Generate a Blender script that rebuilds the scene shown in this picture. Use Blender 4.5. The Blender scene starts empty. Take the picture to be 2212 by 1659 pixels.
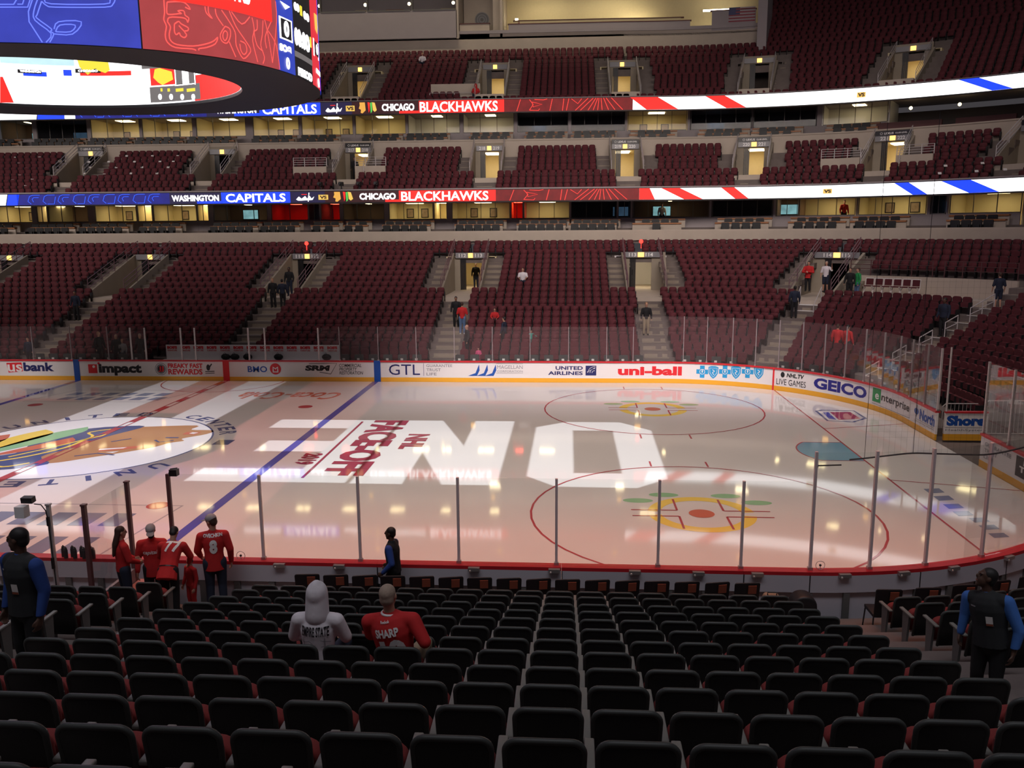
import bpy, bmesh, math, random
import numpy as np
from mathutils import Vector, Matrix
random.seed(7)
C = bpy.context.scene.collection
PI = math.pi

# ------------------------------------------------------------ camera
CAM = np.array([17.45693, -28.54945, 7.45241])
YAW, PITCH, ROLL, FPX = -0.06707, 0.17924, -0.00695, 1827.03
def _axes():
    cy, sy, cp, sp, cr, sr = math.cos(YAW), math.sin(YAW), math.cos(PITCH), math.sin(PITCH), math.cos(ROLL), math.sin(ROLL)
    f = np.array([sy*cp, cy*cp, -sp]); r = np.array([cy, -sy, 0.0]); u = np.cross(r, f)
    return cr*r + sr*u, -sr*r + cr*u, f
AX_R, AX_U, AX_F = _axes()
cd = bpy.data.cameras.new('camera'); cam = bpy.data.objects.new('camera', cd); C.objects.link(cam)
cam.matrix_world = Matrix(((AX_R[0], AX_U[0], -AX_F[0], CAM[0]), (AX_R[1], AX_U[1], -AX_F[1], CAM[1]),
                           (AX_R[2], AX_U[2], -AX_F[2], CAM[2]), (0, 0, 0, 1)))
cd.sensor_width = 36; cd.lens = FPX*36/2212; cd.clip_start = 0.05; cd.clip_end = 400
sc = bpy.context.scene; sc.camera = cam
sc.view_settings.view_transform = 'Standard'; sc.view_settings.look = 'None'
sc.view_settings.exposure = 0.0; sc.view_settings.gamma = 1; sc.view_settings.use_curve_mapping = False
sc.cycles.use_denoising = True
sc.cycles.max_bounces = 6; sc.cycles.transparent_max_bounces = 48
sc.cycles.sample_clamp_indirect = 4.0

# ------------------------------------------------------------ world and lights
w = bpy.data.worlds.new('arena_air'); sc.world = w; w.use_nodes = True
w.node_tree.nodes['Background'].inputs[0].default_value = (0.60, 0.55, 0.60, 1)
w.node_tree.nodes['Background'].inputs[1].default_value = 0.08

def area(name, loc, target, sx, sy, energy, col, spread=180):
    l = bpy.data.lights.new(name, 'AREA'); l.shape = 'RECTANGLE'; l.size = sx; l.size_y = sy
    l.energy = energy; l.color = col; l.spread = math.radians(spread)
    o = bpy.data.objects.new(name, l); C.objects.link(o); o.location = loc
    o.rotation_euler = (Vector(target)-Vector(loc)).to_track_quat('-Z', 'Y').to_euler()
    return o
# house lights hung in the roof, plus fill lamps added to brighten dark areas
area('house_and_fill_light', (6, -7, 28), (6, 0.5, 0), 46, 10, 1620, (1.0, 0.78, 0.60), 62)
area('house_and_fill_light', (12, 12, 33), (12, 26, 5), 60, 4, 300, (1.0, 0.82, 0.80), 80)
area('house_and_fill_light', (14, 7, 18), (12, 32, 9), 40, 3, 1900, (1.0, 0.86, 0.78), 90)  # front fill added in mid-air for suite ledges and seat fronts
area('house_and_fill_light', (9, -13, 24), (9, 13, 0.6), 40, 2, 1100, (1.0, 0.86, 0.84), 26)  # narrow fill added to brighten the far boards
area('house_and_fill_light', (16, -26, 27), (16, -15.5, 1.0), 34, 5, 500, (0.95, 0.93, 1.0), 75)
area('wall_washer', (4, 42.5, 33), (4, 45.4, 24), 44, 0.5, 500, (1.0, 0.84, 0.62), 70)
area('house_and_fill_light', (-24, 10, 18), (-20, 32, 9), 26, 3, 900, (1.0, 0.86, 0.80), 90)  # fill added for the darker left end of the far stand
area('house_and_fill_light', (30, -3, 20), (35, 14, 3), 16, 3, 420, (1.0, 0.84, 0.82), 80)  # fill added to brighten the right corner seats
area('house_and_fill_light', (34, 8, 34), (43, 30, 22), 20, 3, 260, (1.0, 0.84, 0.78), 70)  # weak fill added for the dark upper right seats
# red lamp added over the near ice, standing in for unseen near-tier boards
area('ice_tint_light', (12, -9.5, 14), (12, -10.5, 0), 34, 1.0, 380, (1.0, 0.27, 0.12), 55)
area('ice_tint_light', (-3, -4, 11.9), (-2, -5, 0), 8, 6, 120, (0.85, 0.42, 0.75), 110)  # mauve lamp added to tint the left ice

# projectors: the beam carries a pattern, computed where each ray meets the ice
def projector(name, loc, radius, energy, col, pattern, cone):
    l = bpy.data.lights.new(name, 'SPOT'); l.energy = energy; l.color = col
    l.spot_size = cone; l.spot_blend = 0.05; l.shadow_soft_size = radius
    o = bpy.data.objects.new(name, l); C.objects.link(o); o.location = loc
    l.use_nodes = True; nt = l.node_tree; N = nt.nodes; L = nt.links
    em = [n for n in N if n.type == 'EMISSION'][0]
    geo = N.new('ShaderNodeNewGeometry'); sep = N.new('ShaderNodeSeparateXYZ'); L.new(geo.outputs['Incoming'], sep.inputs[0])
    def m(op, a, b=None, c=None):
        n = N.new('ShaderNodeMath'); n.operation = op
        for i, v in enumerate((a, b, c)):
            if v is None: continue
            if isinstance(v, (int, float)): n.inputs[i].default_value = v
            else: L.new(v, n.inputs[i])
        return n.outputs[0]
    k = m('DIVIDE', loc[2], sep.outputs[2])          # distance factor down to the ice; sign free
    px = m('SUBTRACT', loc[0], m('MULTIPLY', sep.outputs[0], k)); py = m('SUBTRACT', loc[1], m('MULTIPLY', sep.outputs[1], k))
    E = 0.04
    def half(a, b, c):                                # soft half plane a*x + b*y + c > 0
        d = m('ADD', m('ADD', m('MULTIPLY', px, a), m('MULTIPLY', py, b)), c)
        n = m('ADD', m('DIVIDE', d, 2*E), 0.5); N[n.node.name].use_clamp = True
        return n
    def convex(pts):                                  # counter-clockwise polygon
        r = None
        for (x0, y0), (x1, y1) in zip(pts, pts[1:]+pts[:1]):
            a, b = -(y1-y0), (x1-x0); q = math.hypot(a, b); a /= q; b /= q
            h = half(a, b, -(a*x0+b*y0)); r = h if r is None else m('MINIMUM', r, h)
        return r
    def disc(x, y, rad):
        d = m('SQRT', m('ADD', m('POWER', m('SUBTRACT', px, x), 2.0), m('POWER', m('SUBTRACT', py, y), 2.0)))
        n = m('ADD', m('DIVIDE', m('SUBTRACT', rad, d), 2*E), 0.5); N[n.node.name].use_clamp = True
        return n
    out = pattern(convex, disc, lambda *a: __import__('functools').reduce(lambda p, q: m('MAXIMUM', p, q), a), lambda a, b: m('MULTIPLY', a, m('SUBTRACT', 1.0, b)))
    L.new(out, em.inputs['Strength'])
    return o
def box(x0, y0, x1, y1): return [(x0, y0), (x1, y0), (x1, y1), (x0, y1)]
def word_pattern(cv, dc, union, minus):               # the huge word thrown on the near half, read from the far side
    e = union(cv(box(9.0, -4.35, 10.75, 4.2)), cv(box(5.9, 2.75, 9.1, 4.2)), cv(box(6.6, -0.75, 9.1, 0.75)), cv(box(5.75, -4.35, 9.1, -2.9)))
    n = union(cv(box(10.9, -4.4, 12.5, 4.2)), cv(box(13.8, -4.4, 15.35, 4.2)), cv([(13.7, -4.4), (15.35, -4.4), (12.5, 4.2), (10.9, 4.2)]))
    o = minus(cv([(17.1, -4.45), (19.5, -4.5), (20.5, -3.5), (20.6, 2.8), (19.5, 4.15), (17.4, 4.15), (16.25, 3.2), (16.2, -3.4)]), cv(box(17.65, -3.0, 19.15, 2.72)))
    return union(e, n, o)
projector('projector', (13.4, 0, 29), 0.03, 29000, (0.93, 0.97, 1.0), word_pattern, 1.1)
def band_pattern(cv, dc, union, minus):
    return union(cv(box(-3.2, -12.9, -1.3, 12.9)), cv(box(1.25, -12.9, 3.2, 12.9)), dc(0, 0, 4.45))
projector('projector', (0, 0, 12.0), 0.03, 4600, (0.97, 0.93, 1.0), band_pattern, 2.9)
def middle_pattern(cv, dc, union, minus):
    return minus(union(cv(box(-1.3, -12.9, 1.25, 12.9)), cv([(4.6, -12.9), (9, -12.9), (9, 12.9), (4.6, 12.9)])), dc(0, 0, 5.3))
projector('projector', (0.3, 0, 12.0), 0.03, 2300, (1.0, 0.33, 0.28), middle_pattern, 2.9)

# ------------------------------------------------------------ plan of the bowl: offset curves of the rink
HX, HY, RR = 21.95, 4.42, 8.53
QA = RR*PI/2
T1, T2, T3 = QA, QA+2*HY, 2*QA+2*HY
def PN(t, s):
    """point and outward normal: t runs along the dasher boards (0 where the far right corner starts), s is the distance outside them"""
    if t <= 0: return HX+t, HY+RR+s, 0.0, 1.0
    if t <= T1: a = t/RR; return HX+(RR+s)*math.sin(a), HY+(RR+s)*math.cos(a), math.sin(a), math.cos(a)
    if t <= T2: return HX+RR+s, HY-(t-T1), 1.0, 0.0
    if t <= T3: a = (t-T2)/RR; return HX+(RR+s)*math.cos(a), -HY-(RR+s)*math.sin(a), math.cos(a), -math.sin(a)
    return HX-(t-T3), -(HY+RR+s), 0.0, -1.0
def P(t, s, z): x, y, _, _ = PN(t, s); return (x, y, z)
def fac(t, s): return (RR+s)/RR if (0 < t < T1 or T2 < t < T3) else 1.0
def TS(x, y):
    cx, cy = min(max(x, -HX), HX), min(max(y, -HY), HY); dx, dy = x-cx, y-cy; s = math.hypot(dx, dy)-RR
    if x <= HX: return ((x-HX) if y > 0 else T3+HX-x), s
    if abs(y) <= HY: return T1+HY-y, s
    return (math.atan2(dx, dy)*RR if y > 0 else T2+math.atan2(-dy, dx)*RR), s
def toff(tc, d, s):
    """t reached after d metres sideways from tc, measured at offset s"""
    f = (RR+s)/RR; m = (tc if tc <= 0 else tc*f)+d; return m if m <= 0 else m/f
# a pixel of the photograph turned into a point on a surface of the place
def ray(px, py): return AX_F + AX_R*(px-1106)/FPX + AX_U*(829.5-py)/FPX
def _offs(Pn):
    d = np.hypot(Pn[:, 0]-np.clip(Pn[:, 0], -HX, HX), Pn[:, 1]-np.clip(Pn[:, 1], -HY, HY)); return d-RR
def on_s(px, py, s):                                  # far wall at offset s -> (t, z)
    d = ray(px, py); k = np.linspace(8, 110, 3000); Q = CAM+k[:, None]*d; v = _offs(Q)-s
    i = np.nonzero((v[:-1] < 0) & (v[1:] >= 0))[0][-1]; f = -v[i]/(v[i+1]-v[i]); q = Q[i]+f*(Q[i+1]-Q[i])
    return TS(q[0], q[1])[0], float(q[2])
def on_z(px, py, z=0.0): d = ray(px, py); q = CAM+d*(z-CAM[2])/d[2]; return float(q[0]), float(q[1])
def on_y(px, py, y): d = ray(px, py); q = CAM+d*(y-CAM[1])/d[1]; return float(q[0]), float(q[2])
def on_slope(px, py, s0, z0, ds, dz, near=False):     # seating slope -> (t, s, z)
    d = ray(px, py); k = np.linspace(1.5 if near else 30, 30 if near else 110, 5000); Q = CAM+k[:, None]*d
    s = _offs(Q); v = Q[:, 2]-(z0+(s-s0)*dz/ds); i = np.nonzero((v[:-1] > 0) & (v[1:] <= 0))[0]
    i = i[0] if near else i[-1]; q = Q[i]; return TS(q[0], q[1])[0], float(s[i]), float(q[2])

# ------------------------------------------------------------ materials
MATS = {}
def mat(name, col, rough=0.6, metal=0.0, emit=0.0, noise=0.0, scale=6.0, spec=0.5, alpha=None, bump=0.0):
    if name in MATS: return MATS[name]
    m = bpy.data.materials.new(name); m.use_nodes = True; nt = m.node_tree; b = nt.nodes['Principled BSDF']
    c = (col[0], col[1], col[2], 1)
    b.inputs['Base Color'].default_value = c; b.inputs['Roughness'].default_value = rough; b.inputs['Metallic'].default_value = metal
    b.inputs['Specular IOR Level'].default_value = spec
    if emit:
        b.inputs['Emission Color'].default_value = c; b.inputs['Emission Strength'].default_value = emit
        b.inputs['Base Color'].default_value = (0.01, 0.01, 0.01, 1)
    if noise:
        tc = nt.nodes.new('ShaderNodeTexCoord'); nz = nt.nodes.new('ShaderNodeTexNoise'); nz.inputs['Scale'].default_value = scale; nz.inputs['Detail'].default_value = 5
        mx = nt.nodes.new('ShaderNodeMix'); mx.data_type = 'RGBA'
        mx.inputs[6].default_value = tuple(x*(1-noise) for x in c[:3])+(1,); mx.inputs[7].default_value = tuple(min(1, x*(1+noise)) for x in c[:3])+(1,)
        nt.links.new(tc.outputs['Object'], nz.inputs['Vector']); nt.links.new(nz.outputs['Fac'], mx.inputs[0])
        nt.links.new(mx.outputs[2], b.inputs['Emission Color'] if emit else b.inputs['Base Color'])
        if bump:
            bp = nt.nodes.new('ShaderNodeBump'); bp.inputs['Strength'].default_value = bump; bp.inputs['Distance'].default_value = 0.01
            nt.links.new(nz.outputs['Fac'], bp.inputs['Height']); nt.links.new(bp.outputs[0], b.inputs['Normal'])
    MATS[name] = m; return m
def glass(name, col, opac, rough=0.02):
    """thin clear sheet: mostly lets light straight through, reflects a little"""
    if name in MATS: return MATS[name]
    m = bpy.data.materials.new(name); m.use_nodes = True; nt = m.node_tree; nt.nodes.clear()
    out = nt.nodes.new('ShaderNodeOutputMaterial'); tr = nt.nodes.new('ShaderNodeBsdfTransparent'); gl = nt.nodes.new('ShaderNodeBsdfGlossy'); mx = nt.nodes.new('ShaderNodeMixShader')
    df = nt.nodes.new('ShaderNodeBsdfDiffuse'); mx2 = nt.nodes.new('ShaderNodeMixShader'); fr = nt.nodes.new('ShaderNodeFresnel'); fr.inputs[0].default_value = 1.3
    tr.inputs[0].default_value = (0.97, 0.985, 0.98, 1); gl.inputs['Roughness'].default_value = rough; df.inputs[0].default_value = (*col, 1)
    sc_ = nt.nodes.new('ShaderNodeMath'); sc_.operation = 'MULTIPLY'; sc_.inputs[1].default_value = 0.3; nt.links.new(fr.outputs[0], sc_.inputs[0]); nt.links.new(sc_.outputs[0], mx.inputs[0]); nt.links.new(tr.outputs[0], mx.inputs[1]); nt.links.new(gl.outputs[0], mx.inputs[2])
    mx2.inputs[0].default_value = opac; nt.links.new(mx.outputs[0], mx2.inputs[1]); nt.links.new(df.outputs[0], mx2.inputs[2]); nt.links.new(mx2.outputs[0], out.inputs[0])
    MATS[name] = m; return m

M = dict(
    step=mat('dark_concrete', (0.16, 0.13, 0.12), 0.8, noise=0.25, scale=2),
    aisle=mat('aisle_concrete', (0.27, 0.225, 0.18), 0.8, noise=0.2, scale=3),
    conc=mat('pale_concrete', (0.50, 0.43, 0.36), 0.8, noise=0.12, scale=1.2),
    wallgrey=mat('grey_wall_paint', (0.36, 0.32, 0.33), 0.7, noise=0.06, scale=1),
    cream=mat('cream_wall_paint', (0.74, 0.63, 0.38), 0.7, noise=0.05),
    white=mat('white_panel', (0.80, 0.78, 0.78), 0.35),
    yellow=mat('yellow_kickplate', (0.80, 0.40, 0.03), 0.35),
    redcap=mat('red_cap_rail', (0.55, 0.02, 0.03), 0.35),
    redp=mat('red_print', (0.70, 0.02, 0.03), 0.4), bluep=mat('blue_print', (0.01, 0.08, 0.38), 0.4), navyp=mat('navy_print', (0.015, 0.02, 0.12), 0.4),
    blackp=mat('black_print', (0.012, 0.012, 0.015), 0.4), greyp=mat('grey_print', (0.25, 0.25, 0.27), 0.4), greenp=mat('green_print', (0.01, 0.30, 0.08), 0.4),
    skyp=mat('sky_blue_print', (0.02, 0.32, 0.66), 0.4), whitep=mat('white_print', (0.85, 0.85, 0.85), 0.4),
    metal=mat('brushed_metal', (0.55, 0.53, 0.52), 0.35, 0.8), post=mat('post_metal', (0.60, 0.56, 0.56), 0.45, 0.3), dmetal=mat('dark_metal', (0.05, 0.05, 0.055), 0.5, 0.5),
    wood=mat('oak_rail', (0.35, 0.14, 0.05), 0.5, noise=0.2, scale=9),
    railm=mat('maroon_grey_rail', (0.22, 0.13, 0.15), 0.5, 0.2), farpost=mat('dull_far_post', (0.30, 0.26, 0.27), 0.5, 0.2),
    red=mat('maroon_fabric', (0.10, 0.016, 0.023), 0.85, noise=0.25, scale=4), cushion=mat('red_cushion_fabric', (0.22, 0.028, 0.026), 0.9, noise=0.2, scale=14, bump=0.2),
    shell=mat('black_seat_shell', (0.012, 0.012, 0.013), 0.42, noise=0.2, scale=20), rim=mat('lit_seat_rim', (0.05, 0.055, 0.052), 0.5),  # rim is shell plastic, lightened to paint in the highlight on its edge
    arm=mat('grey_armrest', (0.20, 0.195, 0.175), 0.45), std=mat('grey_seat_standard', (0.16, 0.155, 0.15), 0.5, 0.2),
    black=mat('black_plastic', (0.012, 0.012, 0.014), 0.5), orange=mat('orange_card', (0.24, 0.06, 0.03), 0.7), card=mat('white_card', (0.75, 0.72, 0.70), 0.6),
    exitlamp=mat('amber_exit_lamp', (1.0, 0.50, 0.10), emit=3.2), redlamp=mat('red_lamp', (1.0, 0.03, 0.02), emit=4), tunnelglow=mat('tunnel_ceiling_lamp', (1.0, 0.82, 0.52), emit=8.0), tunnel=mat('shaded_tunnel_concrete', (0.33, 0.285, 0.225), 0.8, noise=0.12, scale=1.2), redglow=mat('red_ceiling_lamp', (1.0, 0.06, 0.03), emit=9), warm=mat('warm_ceiling_lamp', (1.0, 0.78, 0.40), emit=9.0), cool=mat('pale_ceiling_lamp', (1.0, 0.86, 0.58), emit=14.0),  # tunnel concrete is the pale concrete with shade put into its colour
)

# ------------------------------------------------------------ mesh builder
class MB:
    def __init__(self): self.v = []; self.f = []; self.m = []
    def add(self, vs, fs, mi=0):
        o = len(self.v); self.v += [tuple(map(float, p)) for p in vs]; self.f += [tuple(i+o for i in f) for f in fs]; self.m += [mi]*len(fs); return self
    def box(self, c, s, mi=0, rz=0.0, rx=0.0):
        x, y, z = s[0]/2, s[1]/2, s[2]/2; Rm = Matrix.Rotation(rz, 3, 'Z') @ Matrix.Rotation(rx, 3, 'X')
        vs = [Vector(c)+Rm @ Vector((a*x, b*y, d*z)) for d in (-1, 1) for a, b in ((-1, -1), (1, -1), (1, 1), (-1, 1))]
        return self.add(vs, [(3, 2, 1, 0), (4, 5, 6, 7), (0, 1, 5, 4), (1, 2, 6, 5), (2, 3, 7, 6), (3, 0, 4, 7)], mi)
    def tube(self, pts, r, n=8, mi=0, caps=True):
        pts = [Vector(p) for p in pts]; rs = r if isinstance(r, (list, tuple)) else [r]*len(pts); vs = []; up = None
        for i, p in enumerate(pts):
            d = (pts[min(i+1, len(pts)-1)]-pts[max(i-1, 0)]).normalized()
            if up is None: up = Vector((0, 0, 1)) if abs(d.z) < 0.9 else Vector((1, 0, 0))
            a = d.cross(up).normalized(); b = a.cross(d).normalized(); up = b
            vs += [p+(a*math.cos(2*PI*k/n)+b*math.sin(2*PI*k/n))*rs[i] for k in range(n)]
        fs = [(i*n+k, i*n+(k+1) % n, (i+1)*n+(k+1) % n, (i+1)*n+k) for i in range(len(pts)-1) for k in range(n)]
        if caps: fs += [tuple(range(n))[::-1], tuple((len(pts)-1)*n+k for k in range(n))]
        return self.add(vs, fs, mi)
    def prism(self, poly, axis, a, b, mi=0):
        """poly of (u, v) pushed along axis from a to b"""
        def mk(u, v, h): return (h, u, v) if axis == 'x' else ((u, h, v) if axis == 'y' else (u, v, h))
        n = len(poly); vs = [mk(u, v, a) for u, v in poly]+[mk(u, v, b) for u, v in poly]
        return self.add(vs, [tuple(range(n))[::-1], tuple(range(n, 2*n))]+[(i, (i+1) % n, n+(i+1) % n, n+i) for i in range(n)], mi)
    def ball(self, c, r, n=10, mi=0):
        r = r if isinstance(r, (list, tuple)) else (r, r, r); vs = [(c[0], c[1], c[2]-r[2])]; h = max(4, n//2)
        for i in range(1, h):
            a = -PI/2+PI*i/h
            vs += [(c[0]+r[0]*math.cos(a)*math.cos(2*PI*k/n), c[1]+r[1]*math.cos(a)*math.sin(2*PI*k/n), c[2]+r[2]*math.sin(a)) for k in range(n)]
        vs.append((c[0], c[1], c[2]+r[2])); L = len(vs)-1
        fs = [(0, 1+(k+1) % n, 1+k) for k in range(n)]
        for i in range(h-2): fs += [(1+i*n+k, 1+i*n+(k+1) % n, 1+(i+1)*n+(k+1) % n, 1+(i+1)*n+k) for k in range(n)]
        fs += [(L, 1+(h-2)*n+k, 1+(h-2)*n+(k+1) % n) for k in range(n)]
        return self.add(vs, fs, mi)
    def band(self, t0, t1, prof, mi=0, closed=True, caps=True, step=0.45):
        ts = [t0]; brk = [x for x in (0, T1, T2, T3) if t0 < x < t1]
        for b in brk+[t1]:
            a = ts[-1]; mid = (a+b)/2; k = max(1, int(math.ceil((b-a)/step))) if (0 < mid < T1 or T2 < mid < T3) else 1
            ts += [a+(b-a)*i/k for i in range(1, k+1)]
        n = len(prof); vs = [P(t, s, z) for t in ts for s, z in prof]; fs = []
        for i in range(len(ts)-1):
            for k in range(n if closed else n-1): fs.append((i*n+k, i*n+(k+1) % n, (i+1)*n+(k+1) % n, (i+1)*n+k))
        if closed and caps: fs += [tuple(range(n))[::-1], tuple((len(ts)-1)*n+k for k in range(n))]
        return self.add(vs, fs, mi)
    def slab(self, t0, t1, s0, s1, z0, z1, mi=0): return self.band(t0, t1, [(s0, z0), (s1, z0), (s1, z1), (s0, z1)], mi)
    def mesh(self, name, mats, inv=None, smooth=False, fix=True):
        me = bpy.data.meshes.new(name)
        vs = [inv @ Vector(p) for p in self.v] if inv is not None else self.v
        me.from_pydata([tuple(p) for p in vs], [], self.f)
        for m_ in (mats if isinstance(mats, (list, tuple)) else [mats]): me.materials.append(m_)
        me.polygons.foreach_set('material_index', self.m)
        if fix:
            bm = bmesh.new(); bm.from_mesh(me); bmesh.ops.recalc_face_normals(bm, faces=bm.faces); bm.to_mesh(me); bm.free()
        if smooth: me.polygons.foreach_set('use_smooth', [True]*len(me.polygons))
        return me
    def build(self, name, mats, parent=None, world=True, **kw):
        inv = None
        if parent is not None and world: inv = WM[parent.name].inverted()
        o = bpy.data.objects.new(name, self.mesh(name, mats, inv, **kw)); C.objects.link(o)
        if parent is not None: o.parent = parent; WM[o.name] = WM[parent.name].copy() if world else WM[parent.name].copy()
        else: WM[o.name] = Matrix.Identity(4)
        return o
WM = {}
def tag(o, label=None, cat=None, group=None, kind=None):
    if label: o['label'] = label
    if cat: o['category'] = cat
    if group: o['group'] = group
    if kind: o['kind'] = kind
    return o
def thing(name, label, cat, loc=(0, 0, 0), rz=0.0, group=None):
    o = bpy.data.objects.new(name, None); C.objects.link(o); o.location = loc; o.rotation_euler = (0, 0, rz); o.empty_display_size = 0.1
    WM[o.name] = Matrix.Translation(Vector(loc)) @ Matrix.Rotation(rz, 4, 'Z')
    return tag(o, label, cat, group)
def clone(root, loc, rz, label=None, group=None):
    r = root.copy(); C.objects.link(r); r.location = loc; r.rotation_euler = (0, 0, rz)
    if label: r['label'] = label
    if group: r['group'] = group
    for ch in KIDS.get(root.name, ()):
        c = ch.copy(); C.objects.link(c); c.parent = r
    return r
KIDS = {}
def kids(root): KIDS[root.name] = [o for o in C.objects if o.parent == root]
def struct(o, label=None): o['kind'] = 'structure'; return tag(o, label)
ORD = ('zeroth first second third fourth fifth sixth seventh eighth ninth tenth eleventh twelfth thirteenth fourteenth fifteenth sixteenth seventeenth eighteenth nineteenth twentieth '
       'twenty-first twenty-second twenty-third twenty-fourth twenty-fifth twenty-sixth twenty-seventh twenty-eighth twenty-ninth thirtieth').split()

# flat print: text and shapes laid on a surface given by fn(u, v, layer) -> point
GL = {}
def glyphs(body, bold=0.0, shear=0.0, outline=False):
    k = (body, bold, shear)
    if k in GL: return GL[k]
    cu = bpy.data.curves.new('t', 'FONT'); cu.body = body; cu.offset = bold; cu.shear = shear; cu.resolution_u = 3; cu.fill_mode = 'FRONT'
    ob = bpy.data.objects.new('t', cu); C.objects.link(ob); dg = bpy.context.evaluated_depsgraph_get(); me = ob.evaluated_get(dg).to_mesh()
    v = np.array([(p.co.x, p.co.y) for p in me.vertices]); f = [tuple(p.vertices) for p in me.polygons]
    ob.evaluated_get(dg).to_mesh_clear(); bpy.data.objects.remove(ob); bpy.data.curves.remove(cu)
    lo, hi = v.min(0), v.max(0); v = (v-lo)/(hi-lo); GL[k] = (v, f); return GL[k]
class Print:
    def __init__(self, fn): self.fn = fn; self.mb = MB(); self.layer = 1; self.fine = 0
    def on(self, k): self.layer = k; return self
    def _add(self, uv, fs, mi=0):
        if self.fine:                                  # split long triangles so that print follows a curved body
            uv = [tuple(q) for q in uv]; work = [(f[0], f[i], f[i+1]) for f in fs for i in range(1, len(f)-1)]; fs = []
            while work:
                t = work.pop(); d = [math.dist(uv[t[i]], uv[t[(i+1) % 3]]) for i in range(3)]; i = d.index(max(d))
                if d[i] < self.fine: fs.append(t); continue
                a, b, c = t[i], t[(i+1) % 3], t[(i+2) % 3]; uv.append(((uv[a][0]+uv[b][0])/2, (uv[a][1]+uv[b][1])/2)); m_ = len(uv)-1; work += [(a, m_, c), (m_, b, c)]
        self.mb.add([self.fn(u, v, self.layer) for u, v in uv], fs, mi); return self
    def text(self, body, u0, v0, u1, v1, mi=0, bold=0.02, shear=0.0, slant=0.0):
        g, f = glyphs(body, bold, shear); return self._add([(u0+(u1-u0)*a, v0+(v1-v0)*b+slant*a) for a, b in g], f, mi)
    def poly(self, pts, mi=0): return self._add(pts, [tuple(range(len(pts)))], mi)
    def rect(self, u0, v0, u1, v1, mi=0, sk=0.0, step=0.6):
        k = max(1, int(abs(u1-u0)/step)); uv = []
        for i in range(k+1): u = u0+(u1-u0)*i/k; uv += [(u, v0), (u+sk, v1)]
        return self._add(uv, [(2*i, 2*i+2, 2*i+3, 2*i+1) for i in range(k)], mi)
    def disc(self, u, v, ru, rv=None, mi=0, n=24):
        rv = ru if rv is None else rv; return self.poly([(u+ru*math.cos(2*PI*i/n), v+rv*math.sin(2*PI*i/n)) for i in range(n)], mi)
    def line(self, pts, wd, mi=0, closed=False):
        p = [np.array(q, float) for q in pts]
        if closed: p = p+[p[0]]
        uv = []; n = len(p)
        for i in range(n):
            a = p[max(i-1, 0)] if not (closed and i == 0) else p[-2]; b = p[min(i+1, n-1)] if not (closed and i == n-1) else p[1]
            d1 = p[i]-a; d2 = b-p[i]; d = (d1/(np.hypot(*d1)+1e-9)+d2/(np.hypot(*d2)+1e-9)); d = d/(np.hypot(*d)+1e-9); nn = np.array((-d[1], d[0]))*wd/2
            uv += [tuple(p[i]+nn), tuple(p[i]-nn)]
        return self._add(uv, [(2*i, 2*i+1, 2*i+3, 2*i+2) for i in range(n-1)], mi)
    def ring(self, u, v, r, wd, mi=0, n=48, a0=0.0, a1=2*PI):
        cl = abs(a1-a0-2*PI) < 1e-6; k = n if cl else n+1
        return self.line([(u+r*math.cos(a0+(a1-a0)*i/n), v+r*math.sin(a0+(a1-a0)*i/n)) for i in range(k)], wd, mi, cl)
    def build(self, name, mats, parent): o = self.mb.build(name, mats, parent, fix=False); self.mb = MB(); return o
def smooth_curve(pts, k=4):
    """Catmull-Rom through 2-D points"""
    p = [np.array(q, float) for q in pts]; out = []
    for i in range(len(p)-1):
        a, b, c, d = p[max(i-1, 0)], p[i], p[i+1], p[min(i+2, len(p)-1)]
        for j in range(k):
            t = j/k; out.append(tuple(0.5*((2*b)+(c-a)*t+(2*a-5*b+4*c-d)*t*t+(3*b-a-3*c+d)*t**3)))
    out.append(tuple(p[-1])); return out
# ------------------------------------------------------------ the arena bowl
ZT = [1.10, 1.39, 1.68, 1.95, 2.24, 2.53, 2.82, 3.11, 3.42, 3.72, 4.04, 4.36, 4.69, 5.03, 5.37]
DS = 0.85
def nz(j): return ZT[j]-0.85                          # near side floor of row j
def fz(j): return 0.25+0.30*j                         # far side floor of row j
def sb(j): return 1.05+DS*j                           # where the seat backs of row j stand
VOM_L = [-43.3, -33.2, -22.2, -11.05, 0.1, 4.45, 8.9]  # lower stairs and tunnels
FAR_T0, FAR_T1 = -49.0, 17.5
def hit(t, s, tc, hw): return abs(t-tc)*fac(max(t, 0.01) if tc > 0 else t, s) < hw
def cut(t0, t1, gaps):
    out = [(t0, t1)]
    for a, b in gaps:
        nx = []
        for p, q in out:
            if b <= p or a >= q: nx.append((p, q)); continue
            if a > p: nx.append((p, a))
            if b < q: nx.append((b, q))
        out = nx
    return [(p, q) for p, q in out if q-p > 0.02]
def gap(tc, hw, s): return (toff(tc, -hw, s), toff(tc, hw, s))

# ground slab and ice surround
mb = MB()
mb.add([(-60, -60, -0.06), (80, -60, -0.06), (80, 80, -0.06), (-60, 80, -0.06)], [(0, 1, 2, 3)])
mb.build('floor', M['step'])['kind'] = 'structure'
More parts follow.
